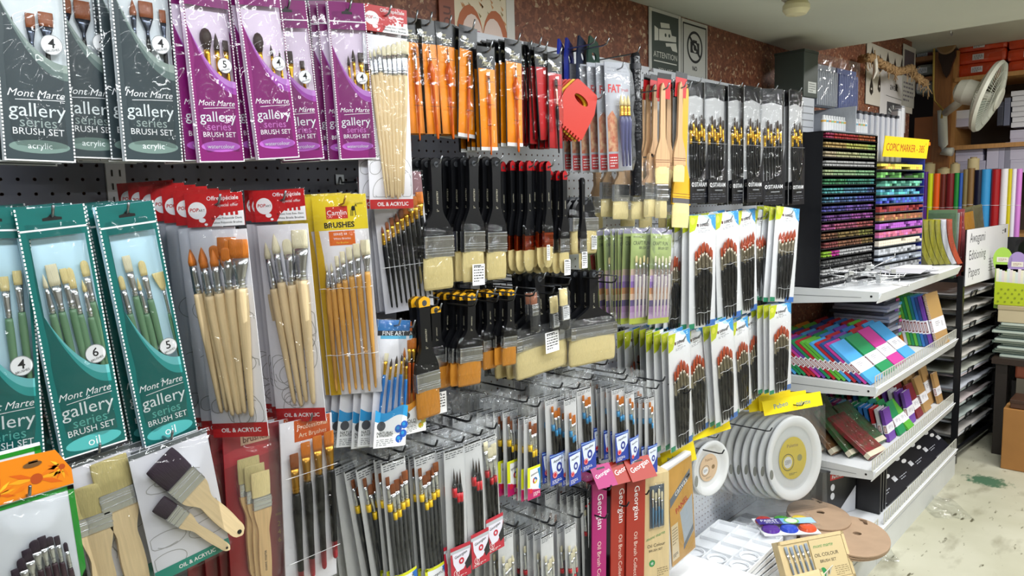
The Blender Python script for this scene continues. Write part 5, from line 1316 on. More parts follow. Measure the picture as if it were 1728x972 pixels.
# ================================================================== black handled varnish brushes hanging from hooks
STK = None
def sticker(t, w, h, loc):
    p = Print(w, h, .0004, WHITE); p.lines(.1, .12, .9, 6, .13, .05, INK, 1, seed=7); p.rect(.1, .05, .7, .1, INK, 1)
    p.build('price_sticker', t, loc)
def varnish(spec, label, w, bl, fl_, neck, hair=HAIRC, ferr=None, hand=BLACKG, tipcol=None, stick=None, bag=True, roundh=False, group='black handled flat brushes', back=0, bstep=.02, drift=-.004, blabel=None, rot=0, name='varnish_brush', roundb=False, yaw=None, hk=True, discs=False, logo=True):
    xt, yt, xb, yb, wpx, off = spec
    mw, w, h = place(xt, yt, xb, yb, wpx, off, w, yaw)
    t = thing(name, label, 'brush', mw, group)
    th = min(.020, max(.009, w * .2))
    def parts():
        hl = h - bl - fl_; n = 30; P = []
        rw = neck / 2
        for k in range(n + 1):
            q = k / n
            if q < .06: x = rw * 1.1 * sqrt(max(.02, 1 - (1 - q / .06) ** 2))
            elif q < .25: x = rw * 1.1 * (1 - .12 * sin(pi * (q - .06) / .38))
            elif q < .62: x = rw * .97
            else: x = rw * .97 + (w * .48 - rw * .97) * (0.5 - .5 * cos(pi * min(1, (q - .62) / .34)))
            P.append((x, -hl * q))
        pts = [(-x, z) for x, z in P] + [(x, z) for x, z in P[::-1]]
        a = MB()
        if tipcol:
            cut = next(i for i, p in enumerate(P) if p[1] < -hl * .16)
            a.prism([(-x, z) for x, z in P[:cut]] + [(x, z) for x, z in P[:cut][::-1]], -.0052, .0052, tipcol)
        a.prism(pts, -.005, .005, hand)
        if roundh: a.lathe([(neck * .8, -.0045), (neck * .95, 0), (neck * .8, .0045)], 20, hand, mw=Matrix.Translation((0, 0, -neck * .8)) @ Matrix.Rotation(rad(90), 4, 'X'))
        a.lathe([(neck * .22, -.0056), (neck * .22, .0056)], 12, mat('#3a3d42', .6), mw=Matrix.Translation((0, 0, -hl * .085)) @ Matrix.Rotation(rad(90), 4, 'X'))
        if logo:
            p_ = Print.__new__(Print); MB.__init__(p_); p_.w, p_.h, p_.t = neck, hl, 0
            p_.text('ARTISTRY', .5, .50, hl * .17, mat('#b9b4a0', .5), 1, rot=pi / 2, maxh=neck * .2); p_.text('2"', .5, .66, neck * .2, mat('#b9b4a0', .5), 1, rot=pi / 2)
            bs = len(a.v); a.v += [(x, y - .0052, z) for x, y, z in p_.v]
            for f, m_, s_ in zip(p_.f, p_.m, p_.sm): a.f.append(tuple(bs + i for i in f)); a.m.append(a.mi(p_.mats[m_])); a.sm.append(s_)
        b = MB(); b.rbox((-w / 2, -th / 2, -hl - fl_), (w / 2, th / 2, -hl + .004), ferr or CHROME, .002)
        for k in (.12, .55, .66, .8): b.rbox((-w / 2 * 1.01, -th / 2 - .0006, -hl - fl_ * k - .001), (w / 2 * 1.01, th / 2 + .0006, -hl - fl_ * k + .001), ferr or CHROME, .0006)
        c = MB()
        if roundb: pr = [(w * .49, -hl - fl_ * .97), (w * .52, -hl - fl_ - bl * .4), (w * .46, -hl - fl_ - bl * .75), (w * .30, -hl - fl_ - bl * .94), (w * .08, -h)]
        else: pr = [(w * .49, -hl - fl_ * .97), (w * .51, -hl - fl_ - bl * .5), (w * .50, -hl - fl_ - bl * .93), (w * .47, -h)]
        fy = th / w * 1.1
        c.lathe(pr, 16, hair, flat=[(1, fy), (1, fy * 1.05), (1, fy * .8), (1, fy * .5), (1, fy * .3)][:len(pr)])
        return a.mesh('handle'), b.mesh('ferrule'), c.mesh('bristles')
    hm, fm, bm_ = parts()
    link('handle', hm, t); link('ferrule', fm, t); link('bristles', bm_, t)
    if bag: link('clear_bag', film_mesh(w * 1.06, bl + fl_ + .03, th * .75, BAG if bag == 2 else FILM2, .003), t, (0, 0, -(h - bl - fl_ - .025)))
    if stick: sticker(t, *stick[:2], stick[2])
    rn = random.Random(int(xt))
    for k in range(1, back + 1):
        M_ = Matrix.Translation((drift * k + rn.uniform(-.002, .002), bstep * k, rn.uniform(-.002, .002))) @ mw @ Matrix.Rotation(rad(rn.uniform(-1, 1)), 4, 'Y')
        q = thing(name, blabel, 'brush', M_, group + ' behind')
        link('handle', hm, q); link('ferrule', fm, q); link('bristles', bm_, q)
    if hk:
        p = mw @ Vector((0, 0, -(h - bl - fl_) * .085)); hook(p.x, p.z, off + .014, 'wire hook holding the ' + ' '.join(label.split()[:9]))
    return t, mw, h
VB = 'bagged black brush behind the '
varnish((733, 266, 741, 488, 39, .24), 'black handled flat brush with a big square cream head, nearest the nine brush card', .088, .072, .045, .030, back=3, blabel=VB + 'big square head brush', drift=-.010)
varnish((770, 265, 772, 464, 24, .19), 'black handled flat brush half hidden between two bigger heads', .055, .05, .036, .026, back=4, blabel=VB + 'half hidden brush', drift=-.012)
varnish((797, 265, 799, 475, 31, .24), 'black handled flat brush with a white sticker on its ferrule', .070, .07, .045, .030, back=4, blabel=VB + 'stickered brush', drift=-.010, stick=(.040, .05, (.004, -.014, -.25)))
varnish((835, 265, 838, 471, 29, .24), 'black handled flat brush with a plain steel ferrule, beside the red tipped row', .068, .066, .045, .030, back=5, blabel=VB + 'plain ferrule brush', drift=-.012)
RT = mat('#a3161c', .3)
VS = ((876, 271, 877, 463, 20, .18, .05), (891, 271, 893, 458, 15, .22, .04), (916, 272, 913, 458, 12, .19, .034), (923, 272, 925, 452, 12, .25, .036), (940, 288, 938, 460, 12, .20, .034), (951, 288, 952, 461, 13, .25, .04))
VLB = ('first with an orange ferrule', 'second with an orange ferrule', 'third with an orange ferrule, set back', 'fourth with an orange ferrule and loose bag', 'fifth with an orange ferrule, set back', 'last with a sticker on its ferrule')
for k, sp in enumerate(VS):
    varnish(sp[:6], 'slim black brush with a red tip, ' + VLB[k], sp[6], .055, .038, .018, ferr=COPPER if k < 5 else CHROME, tipcol=RT, roundb=True, back=7 if k in (0, 1) else 5, blabel='slim red tipped black brush behind the ' + VLB[k].split(' ')[0] + ' one', bstep=.017, drift=-.014 if k in (0, 1) else -.008,
            stick=(.026, .042, (.002, -.010, -.235)) if k == 5 else (.012, .04, (-.012, -.012, -.215)) if k in (0, 3) else None, group='slim red tipped brushes', hk=k in (1, 3, 5))
varnish((982, 300, 983, 453, 11, .26), 'thin black brush with a stickered ferrule in front of the round mottler', .030, .042, .04, .014, stick=(.024, .045, (0, -.008, -.20)), group='single black brushes', hk=False)
varnish((985, 336, 985, 428, 44, .19), 'wide black mottler with a round grip and cream head behind the thin brush', .105, .065, .035, .05, roundh=True, back=3, blabel='black mottler behind the round grip mottler', group='black mottlers', stick=(.022, .04, (.03, -.013, -.105)), logo=False)
YT = mat('#d59f1c', .35)
varnish((713, 500, 724, 703, 30, .27), 'black brush with amber bristles behind the golden wavy label pack', .068, .060, .038, .03, hair=HAIRA, tipcol=YT, back=1, blabel='black amber bristle brush behind the nearest one', group='yellow tipped flat brushes', hk=False)
varnish((733, 516, 738, 657, 37, .22), 'black brush with a yellow tip, sticker and wide amber head', .085, .052, .025, .028, hair=HAIRA, tipcol=YT, back=1, blabel='yellow tipped amber brush behind the stickered one', group='yellow tipped flat brushes', stick=(.05, .05, (-.01, -.014, -.20)))
varnish((794, 494, 792, 650, 31, .26), 'black brush with a yellow tip, front of the longest yellow tipped row', .074, .055, .032, .026, hair=HAIRA, tipcol=YT, back=9, bstep=.018, drift=-.008, blabel='yellow tipped amber brush in the longest row', group='yellow tipped flat brushes')
varnish((824, 490, 827, 622, 20, .22), 'black brush with a yellow tip, front of the short middle row', .050, .045, .028, .024, hair=HAIRA, tipcol=YT, back=4, bstep=.018, drift=-.010, blabel='yellow tipped amber brush in the short middle row', group='yellow tipped flat brushes')
varnish((860, 488, 859, 616, 20, .25), 'black brush with a yellow tip, front of the row by the wide brushes', .050, .045, .028, .024, hair=HAIRA, tipcol=YT, back=5, bstep=.018, drift=-.010, blabel='yellow tipped amber brush in the row by the wide brushes', group='yellow tipped flat brushes')
# the two very wide brushes
def wide_hanger(spec, label, w, back=0, stick=False):
    varnish(spec, label, w, .075, .032, .038, hair=HAIRC, bag=2, back=back, blabel='wide black brush stacked behind the last wide one', bstep=.024, drift=-.012, group='wide black cream bristle brushes', stick=(.055, .055, (.01, -.03, -.155)) if stick else None)
wide_hanger((908, 462, 916, 628, 86, .22), 'very wide black brush with a stickered handle and cream bristles', .215, back=2, stick=True)
wide_hanger((1000, 455, 1000, 612, 78, .24), 'very wide black brush in front of a row of round black grips', .20, back=5)
for k, (x, y0, y1, off, wp, lb) in enumerate(((950, 487, 556, .27, 12, 'small black brush with cream bristles pointing up in front of the wide brushes'), (934, 500, 560, .24, 10, 'small black brush in the loop between the wide brushes'))):
    mw, w, h = place(x, y0, x + 3, y1, wp, off, .034)
    t = thing('varnish_brush', lb, 'brush', mw, 'small upturned brushes')
    wide_brush(t, Matrix.Identity(4), .032, .045, .04, h - .085, .026, HAIRC, BLACKG, th=.012, hole=False)
    sticker(t, .026, .035, (0, -.0085, -.047)); link('clear_bag', film_mesh(.036, h, .012, BAG, .003), t)
    hook(W(x, y0, off).x, W(x, y0, off).z + .01, off + .015, 'double wire hook above the ' + ' '.join(lb.split()[:3]) + (' pointing up' if k == 0 else ' in the loop'), double=True, m=DARKWIRE)
for k in range(4):
    x = 876 + 8 * k
    mw, w, h = place(x, 494, x + 3, 560, 9, .12 + .04 * k, .03)
    t = thing('varnish_brush', 'small bagged brown bristle brush in a row of four above the stickered wide brush', 'brush', mw, 'row of four small bagged brushes')
    wide_brush(t, Matrix.Identity(4), .026, .03, .03, h - .06, .022, HAIRB, BLACKG, th=.01, hole=False)
    link('clear_bag', film_mesh(.03, h, .010, BAG, .003), t)
for px, py, off, lb in ((735, 517, .25, 'double wire hook in front of the nearest yellow tips'), (799, 517, .30, 'double wire hook at the longest yellow tipped row'), (836, 510, .27, 'double wire hook at the short yellow tipped row'), (864, 508, .29, 'double wire hook at the yellow tips by the wide brushes'), (898, 500, .28, 'double wire hook over the four small bagged brushes'), (930, 496, .26, 'double wire hook over the stickered wide brush'), (1012, 470, .28, 'double wire hook over the round black grips'), (1036, 477, .30, 'bent wire hook beside the striped blisters')):
    q = W(px, py, off); hook(q.x, q.z, off, lb, double=True, m=DARKWIRE, r=.0024)
# free hooks over the lower sleeves
for px, py, off, lb in ((1160, 664, .27, 'empty long wire hook above the first lower white card'), (1137, 650, .24, 'empty long wire hook by the shaded white cards'), (1135, 620, .22, 'empty wire hook crossing the shaded white cards'), (1298, 728, .27, 'wire hook in front of the big round palettes'), (1217, 766, .27, 'wire hook in front of the small round palette'), (1158, 806, .24, 'wire hook over the wooden brush box'), (1120, 812, .27, 'wire hook over the red boxes'), (1090, 835, .27, 'wire hook over the red spines'), (1056, 855, .27, 'wire hook over the magenta box'), (1020, 875, .27, 'wire hook beside the tall bristle sleeve')):
    q = W(px, py, off); hook(q.x, q.z, off, lb, m=DARKWIRE, r=.0026)

# ================================================================== boxes, palettes and trays low on the right bay
def T3(x, y, z, rx=0, ry=0, rz=0):
    return Matrix.Translation((x, y, z)) @ Matrix.Rotation(rad(rz), 4, 'Z') @ Matrix.Rotation(rad(ry), 4, 'Y') @ Matrix.Rotation(rad(rx), 4, 'X')
def face_print(mb, P, mw):
    """lay a Print (facing -y) onto a solid"""
    b = len(mb.v); mb.v += [tuple(mw @ Vector(v)) for v in P.v]
    for f, m_, s_ in zip(P.f, P.m, P.sm): mb.f.append(tuple(b + i for i in f)); mb.m.append(mb.mi(P.mats[m_])); mb.sm.append(s_)
LEFTFACE = Matrix.Rotation(rad(-90), 4, 'Z')       # a print facing -y turned to face -x
def blank(w, h):
    p = Print.__new__(Print); MB.__init__(p); p.w, p.h, p.t = w, h, 0; return p
RBOX = mat('#a02a1c', .35); MAG = mat('#a8186c', .35)
def brush_box(px, py, off, wd, dp, h, col, label, spine, sub, yaw=-14):
    """a slim carton hanging from a tab: its spine faces the aisle, its black side the near end"""
    T = W(px, py, off); mw = Matrix.Translation(T) @ Matrix.Rotation(rad(yaw), 4, 'Z') @ Matrix.Rotation(rad(1.5), 4, 'Y')
    t = thing('brush_box', label, 'box', mw, 'oil brush cartons')
    m = MB(); m.box((-wd / 2, 0, -h), (wd / 2, dp, 0), col)
    m.box((-wd / 2 - .0006, .004, -h + .002), (-wd / 2, dp, -.002), BLACK)
    p = blank(wd, h); p.text(spine, .5, .22, h * .27, WPRINT, 2, rot=-pi / 2, maxh=wd * .55); p.text(sub, .5, .66, h * .42, mat('#e8cfc4', .5), 2, rot=-pi / 2, maxh=wd * .3)
    face_print(m, p, Matrix.Identity(4))
    s = blank(dp, h); s.text('BRUSH SET', .5, .55, h * .3, mat('#9a9a9e', .5), 2, rot=-pi / 2); s.lines(.3, .75, .7, 4, .02, .008, mat('#77787c', .6)); face_print(m, s, Matrix.Translation((-wd / 2 - .0008, dp / 2, 0)) @ LEFTFACE)
    m.build('carton', t)
    tab = Print(wd * 1.35, .07, .0012, col); tab.text(spine, .5, .42, wd * 1.1, WPRINT, 2, rot=.25); tab.rect(.3, .12, .7, .2, BLACK, 2)
    tab.build('hang_tab', t, (0, .004, .055), (rad(-38), 0, 0))
brush_box(1012, 815, .24, .055, .13, .40, MAG, 'slim magenta carton beside the tall bristle sleeve', 'Georgian', 'Oil Brush Collection')
brush_box(1048, 806, .25, .075, .13, .40, RBOX, 'red carton with white spine lettering next to the magenta carton', 'Georgian', 'Oil Brush Collection')
brush_box(1074, 802, .27, .075, .13, .40, RBOX, 'red carton with white spine lettering next to the pale wooden brush box', 'Georgian', 'Oil Brush Collection')
def crumple_tab():
    T = W(1015, 800, .22); t = thing('brush_set_pack', 'crumpled red topped pack hanging above the magenta carton', 'brush set', T)
    mb = MB(); rn = random.Random(3)
    vs, fs = [], []
    for j in range(5):
        for i in range(6): vs.append(((i / 5 - .5) * .13 + rn.uniform(-.012, .012), rn.uniform(-.02, .02), -j * .022 + rn.uniform(-.01, .01)))
    for j in range(4):
        for i in range(5): a = j * 6 + i; fs.append((a, a + 6, a + 7, a + 1))
    mb.add(vs, fs, mat('#b81a22', .25)); mb.build('crumpled_header', t)
    Print(.09, .2, .002, PAPER).build('card', t, (0, .01, -.07))
crumple_tab()
KRAFT = mat('#d3bd8f', .6, var=.06, scale=25, stretch=(3, 3, .4))
GRN = mat('#2a8a4a', .5)
def oil_box():
    T = W(1106, 800, .27); wd, dp, h = .105, .032, .37
    mw = Matrix.Translation(T) @ Matrix.Rotation(rad(-22), 4, 'Z')
    t = thing('brush_box', 'pale wooden look brush box with a window and green lettering', 'box', mw)
    m = MB(); m.box((-wd / 2, 0, -h), (wd / 2, dp + .04, 0), KRAFT)
    p = blank(wd, h); p.rect(.28, .10, .82, .48, mat('#5c6672', .3), 1); p.text('mont marte', .5, .56, wd * .7, GRN, 2, shear=.3, rot=.2); p.text('Oil Colour', .52, .64, wd * .66, INK, 2); p.text('BRUSH SET', .5, .685, wd * .5, INK, 2)
    p.ell(.36, .80, .11, .11 * wd / h, GRN, 2); p.text('*', .36, .802, wd * .1, WPRINT, 3); p.lines(.55, .86, .95, 4, .02, .007, mat('#8a7a58', .6), 2)
    face_print(m, p, Matrix.Identity(4))
    s = blank(dp + .04, h); s.text('mont marte', .5, .2, h * .28, GRN, 2, rot=-pi / 2, shear=.3); s.text('Oil Colour BRUSH SET', .5, .68, h * .55, INK, 2, rot=-pi / 2); face_print(m, s, Matrix.Translation((-wd / 2 - .0004, (dp + .04) / 2, 0)) @ LEFTFACE)
    m.build('carton', t)
    for k in range(4): add_brush(t, wd, h, .38 + .11 * k, .13 + .03 * (k % 2), .38 + .11 * k, .47, -.004, 'filbert', .009, .03, .03, .007, HAIRW, FERR, mat('#6a96b8', .3), detail=1)
    link('film_sleeve', film_mesh(wd * .58, h * .42, .012, FILM, 0), t, (.004, 0, -h * .08))
oil_box()
def canvas_pack():
    mw, w, h = place(1147, 776, 1155, 945, 42, .24, .17)
    t = thing('canvas_panel_pack', 'plastic wrapped pack of canvas panels with an ochre photo card', 'canvas pack', mw)
    MB().rbox((-w / 2, .004, -h), (w / 2, .03, 0), WHITE, .004).build('panel_block', t)
    p = Print(w * .92, h * .94, .001, mat('#c99a4a', .5, var=.15, scale=9)); G2_ = mat('#6b7683', .5)
    p.poly([(.02, .30), (.9, .12), (.9, .2), (.02, .39)], G2_, 1); p.text('canvas', .5, .25, w * .5, WPRINT, 2, rot=.32)
    p.text('PANEL', .5, .43, w * .5, mat('#b52a1c', .5), 2, rot=.3, bold=.02); p.poly([(.4, .5), (.95, .4), (.95, .8), (.55, .9)], mat('#a9b4c0', .5), 1); p.poly([(.5, .86), (.95, .72), (.95, .78), (.5, .92)], G2_, 2)
    p.rect(.02, .58, .3, .95, mat('#e0cfae', .5), 1); p.lines(.05, .62, .27, 6, .03, .01, mat('#7a6a4a', .6), 2); p.lines(.05, .88, .25, 3, .015, .008, INK, 2)
    p.build('photo_card', t, (0, .0, -h * .03))
    link('film_sleeve', film_mesh(w, h, .008, FILM, .006), t)
canvas_pack()
PLASW = mat('#f2f3f5', .3)
def ring_plate(t, rx, rz, hole=True):
    m = MB()
    seg = 40
    prof = [(1.0, .0), (.985, -.006), (.96, -.007), (.80, -.003), (.74, .010), (.70, .012), (0.001, .012)]
    prof2 = [(1.0, .003), (.96, -.003), (.80, .001), (.74, .014), (0.001, .016)]
    for pr, rv in ((prof, False), (prof2, True)):
        vs = [(r * rx * cos(2 * pi * j / seg), y, r * rz * sin(2 * pi * j / seg)) for r, y in pr for j in range(seg)]
        fs = [((k) * seg + j, (k + 1) * seg + j, (k + 1) * seg + (j + 1) % seg, k * seg + (j + 1) % seg) for k in range(len(pr) - 1) for j in range(seg)]
        m.add(vs, [f[::-1] for f in fs] if not rv else fs, PLASW, True)
    m.build('plate', t)
    if hole:
        h_ = MB(); h_.lathe([(.013, 0), (.013, .0006)], 14, mat('#8a8c84', .6), mw=Matrix.Translation((-rx * .86, -.0075, -rz * .25)) @ Matrix.Diagonal((.7, 1, 1.7, 1)) @ Matrix.Rotation(rad(90), 4, 'X'))
        h_.build('thumb_hole', t)
def palette_label(rx, rz, col, inner):
    p = blank(2 * rx, 2 * rz); a = rx / rz
    p.ell(.5, .5, .5, .5, mat(col, .4), 1, 36)
    p.ring(.32, .58, .22, .20, .08, INK, 2, 20); p.ell(.32, .58, .15, .14, WPRINT, 2); p.lines(.22, .53, .42, 5, .022, .009, INK, 3)
    p.ell(.75, .52, .09, .08, mat('#a9a35a' if inner else '#8a6a3a', .5), 2); p.lines(.35, .85, .65, 2, .03, .012, INK, 2); p.text('Palette', .5, .2, rx * .8, mat('#8a5a2a', .5), 2)
    return p.mesh('round_label')
YH = mat('#efd61a', .35)
def palette(mw, rx, rz, label, group, lab=None, bag=True, header=True, inner=True):
    t = thing('round_palette', label, 'palette', mw, group)
    ring_plate(t, rx, rz)
    if lab: link('round_label', palette_label(rx * .5, rz * .5, lab, inner), t, (0, .0085, rz * .5), (0, 0, 0))
    if bag: link('clear_bag', film_mesh(2 * rx, 2 * rz + .05, .008, BAG, .02), t, (0, -.006, rz + .01))
    if header:
        p = Print(2 * rx * 1.05, .06, .001, YH); p.text('Pebeo', .3, .45, rx * .5, mat('#2a7ab0', .5), 2, rot=.1); p.text('palette', .68, .6, rx * .5, mat('#2a7ab0', .5), 2); p.build('header_card', t, (0, .006, rz + .085), (rad(-14), 0, 0))
C = W(1340, 774, .27)
rz_ = .19; rx_ = .14
for k in range(9):
    mw = Matrix.Translation(C + Vector((-.012 * k, .031 * k, .002 * (k % 3)))) @ Matrix.Rotation(rad(-30), 4, 'Z') @ Matrix.Rotation(rad((-3, 2, -1, 3, 0, -2, 2, 1, -1)[k]), 4, 'Y')
    palette(mw, rx_, rz_, 'big oval white palette with a round yellow label, front of its row' if k == 0 else 'big oval white palette bagged in the row behind the yellow labelled one', 'big white palettes' if k == 0 else 'big white palettes behind', '#ecd21a' if k == 0 else None)
q = C + Vector((0, 0, rz_ + .05)); hook(q.x - .01, q.z, .30, 'wire hook carrying the row of big oval palettes', m=DARKWIRE)
C2 = W(1199, 790, .20)
for k in range(3):
    mw = Matrix.Translation(C2 + Vector((-.01 * k, .03 * k, 0))) @ Matrix.Rotation(rad(-10), 4, 'Z')
    palette(mw, .105, .105, 'small round white palette with a peach label, by the canvas pack' if k == 0 else 'small round white palette bagged behind the peach labelled one', 'small white palettes' if k == 0 else 'small white palettes behind', '#e2c09a' if k == 0 else None, inner=False)
q = C2 + Vector((0, 0, .12)); hook(q.x, q.z, .22, 'wire hook carrying the small round palettes', m=DARKWIRE)
for k, (x, y, off) in enumerate(((1112, 790, .12), (1128, 786, .16), (1142, 772, .2))):
    p = Print(.14, .075, .001, YH); p.text('Pebeo', .35, .45, .05, mat('#2a7ab0', .5), 2); p.text('palette', .7, .6, .04, mat('#2a7ab0', .5), 2)
    t = thing('header_bag', 'yellow header bag under the white brush cards, ' + ('deepest of three', 'middle of three', 'outermost of three')[k], 'bag', Matrix.Translation(W(x, y - 18, off)) @ Matrix.Rotation(rad(-25), 4, 'Z') @ Matrix.Rotation(rad(-12), 4, 'Y'), 'small yellow header bags')
    p.build('header_card', t); link('clear_bag', film_mesh(.13, .16, .012, BAG, 0), t, (0, 0, -.07))

# ---- on the deck: trays, board, wooden boxes, pot tray, fibreboard palettes
def tray(mw, label, w=.36, d=.27, h=.022):
    t = thing('mixing_tray', label, 'palette tray', mw, 'white mixing trays')
    m = MB(); nx, ny = 4, 3
    m.rbox((-w / 2, -d / 2, 0), (w / 2, d / 2, h * .35), PLASW, .004)
    for i in range(nx + 1):
        x = -w / 2 + w * i / nx; m.rbox((x - .0025, -d / 2, h * .2), (x + .0025, d / 2, h), PLASW, .0012)
    for j in range(ny + 1):
        y = -d / 2 + d * j / ny; m.rbox((-w / 2, y - .0025, h * .2), (w / 2, y + .0025, h), PLASW, .0012)
    m.build('tray', t)
    c = MB()
    for j in range(ny): 
        for i in (0,) if j else (0, 1):
            c.lathe([(.036, .012), (.038, .018), (.034, .018), (.030, .012)], 20, PLASW, mw=Matrix.Translation((-w / 2 + w * (i + .5) / nx, -d / 2 + d * (j + .5) / ny, 0)), caps=False)
    c.build('well_rim_lattice', t)
    link('film_sleeve', film_mesh(w, d, .0012, FILM2, .006), t, (0, d / 2, h + .0008), (rad(-90), 0, 0))
for k in range(4): tray(T3(2.60, -.215, BZ + .0262 * k, rz=-3 + 2 * k), 'white mixing tray in clear wrap, ' + ('lowest of the pile on the deck', 'second from the bottom of the pile', 'third from the bottom of the pile', 'top of the pile on the deck')[k])
tray(T3(2.91, -.17, BZ, rz=2), 'white mixing tray in clear wrap behind the paint pot tray', .22, .2)
tray(T3(2.91, -.17, BZ + .0262, rz=-1), 'white mixing tray in clear wrap on top, behind the paint pot tray', .22, .2)
def board():
  for k in range(3):
    t = thing('white_board', ('plain white rounded board at the bottom in front of the mixing trays', 'plain white rounded board in the middle in front of the mixing trays', 'plain white rounded board on top in front of the mixing trays')[k], 'board', T3(2.235 + .006 * k, -.27 - .004 * k, BZ + .0385 * k, rz=4 - k), 'white boards')
    MB().rbox((-.16, -.20, 0), (.16, .20, .035), PLASW, .012).build('board', t)
    m = MB(); m.rbox((-.152, -.192, .035), (.152, .192, .0375), mat('#f6f6f8', .25), .001); m.build('cover_sheet', t)
board()
def pots():
    ctr = Fz(1332, 882, .30); ctr = Vector((2.80, -.36, BZ))
    t = thing('paint_pot_tray', 'six pot paint tray with bright lids under a printed band', 'paint pots', T3(2.875, -.315, BZ + .055, rz=-46))
    sx, sy = .075, .075
    m = MB(); m.rbox((-.115, -.078, .047), (.115, .078, .053), PLASW, .002); m.build('tray_plate', t)
    cols = ('#5a2a9a', '#2448c8', '#e0562a', '#c8342a', '#3a9a2a', '#e8c81c')
    for k in range(6):
        x, y = (-.075 + .075 * (k % 3)), (-.038 if k < 3 else .038)
        p = MB(); p.lathe([(.024, 0), (.026, .003), (.032, .05)], 18, mat('#e9e9ee' if k != 2 else '#f0d2c8', .35), mw=Matrix.Translation((x, y, 0))); o = p.build('pot', t)
        l = MB(); l.lathe([(.035, .053), (.036, .057), (.030, .066), (.012, .070), (.001, .0705)], 20, mat(cols[k], .2), mw=Matrix.Translation((x, y, 0)))
        lo = l.build('lid', o)
    b = Print(.235, .052, .0008, mat('#3b2a8c', .35)); b.rect(.42, 0, .72, 1, mat('#7ab4e4', .4), 1); b.rect(.72, 0, 1, 1, mat('#a8d0f0', .4), 1); b.ell(.60, .5, .13, .55, mat('#7ac04a', .4), 2); b.ell(.60, .5, .10, .42, mat('#e4ecd8', .4), 3)
    b.text('PAINT', .22, .35, .07, WPRINT, 2, bold=.02); b.text('POTS', .25, .72, .05, WPRINT, 2)
    b.build('paper_band', t, (0, .027, .0725), (rad(-90), 0, 0))
    link('film_sleeve', film_mesh(.24, .165, .004, FILM, .004), t, (0, .08, .0735), (rad(-90), 0, 0))
pots()
MDF = mat('#a88d74', .6, var=.08, scale=12)
MDFE = mat('#8c6a4a', .7)
def mdf_palette(mw, label, rx=.20, ry=.15):
    t = thing('fibreboard_palette', label, 'palette', mw, 'brown fibreboard palettes')
    n = 44; P = []
    for k in range(n):
        a = 2 * pi * k / n; r = 1.0
        if 1.95 < a < 2.45: r = .86
        P.append((rx * r * cos(a), ry * r * sin(a)))
    bm = bmesh.new()
    def loop(c): 
        v = [bm.verts.new((x, y, 0)) for x, y in c]; return [bm.edges.new((v[k], v[(k + 1) % len(v)])) for k in range(len(v))]
    ed = loop(P) + loop([(.02 + .017 * cos(2 * pi * k / 14), -.015 + .017 * sin(2 * pi * k / 14)) for k in range(14)]) + loop([(.115, -.045), (.175, -.03), (.165, -.062), (.12, -.062)])
    bmesh.ops.triangle_fill(bm, use_beauty=True, use_dissolve=False, edges=ed)
    r = bmesh.ops.extrude_face_region(bm, geom=list(bm.faces))
    for v in r['geom']:
        if isinstance(v, bmesh.types.BMVert): v.co.z += .0055
    bmesh.ops.recalc_face_normals(bm, faces=list(bm.faces))
    me = bpy.data.meshes.new('panel'); bm.to_mesh(me); bm.free(); me.materials.append(MDF); link('panel', me, t)
for k in range(8): mdf_palette(T3(3.11 + .004 * (k % 2), -.36, BZ + .002 + .0115 * k, rz=40 + (-3, 4, -1, 2, 5, -2, 3, 0)[k]), 'brown fibreboard palette in the rear pile, ' + ('bottom one', 'second up', 'third up', 'fourth up', 'fifth up', 'sixth up', 'seventh up', 'top one')[k], .155, .125)
for k in range(3): mdf_palette(T3(3.02, -.535, BZ + .058 + .0085 * k, rz=12 + 5 * k), 'brown fibreboard palette jutting over the deck edge, ' + ('lowest', 'middle', 'top with a round hole showing')[k], .19, .135)
def wood_case(mw, label, w=.30, h=.17):
    t = thing('brush_case', label, 'box', mw, 'pale wooden brush cases')
    m = MB(); m.box((-w / 2, 0, -h), (w / 2, .035, 0), KRAFT)
    for a, b in (((-w / 2, -.004, -h), (w / 2, 0, -h + .012)), ((-w / 2, -.004, -.012), (w / 2, 0, 0)), ((-w / 2, -.004, -h), (-w / 2 + .012, 0, 0)), ((w / 2 - .012, -.004, -h), (w / 2, 0, 0))): m.box(a, b, KRAFT)
    m.build('case', t)
    p = Print(w * .5, h * .84, .001, mat('#cdb98c', .6)); p.text('OIL COLOUR', .42, .40, w * .36, INK, 2, rot=0); p.text('BRUSH SET', .42, .56, w * .24, INK, 2); p.text('mont marte', .38, .18, w * .3, GRN, 2, shear=.3); p.ell(.2, .82, .09, .11, GRN, 2); p.lines(.55, .74, .95, 5, .05, .016, mat('#8a7a58', .6), 2)
    p.build('paper_sleeve', t, (w * .2, -.0045, -h * .08))
    for k in range(5): add_brush(t, w, h, .10 + .075 * k, .12 + .02 * (k % 2), .12 + .075 * k, .9, -.004, 'flat', .013, .03, .03, .009, mat('#8a96a4', .4), FERR, mat('#7d8894', .35), detail=1)
P0 = Vector((2.62, -.47, BZ + .135))
wood_case(Matrix.Translation((2.74, -.465, BZ + .155)) @ Matrix.Rotation(rad(-30), 4, 'Z') @ Matrix.Rotation(rad(-28), 4, 'X'), 'pale wooden brush case with green lettering leaning at the deck edge')
wood_case(Matrix.Translation((2.47, -.50, BZ + .115)) @ Matrix.Rotation(rad(-26), 4, 'Z') @ Matrix.Rotation(rad(-40), 4, 'X'), 'pale wooden brush case lower at the deck edge by the white board', .28, .14)

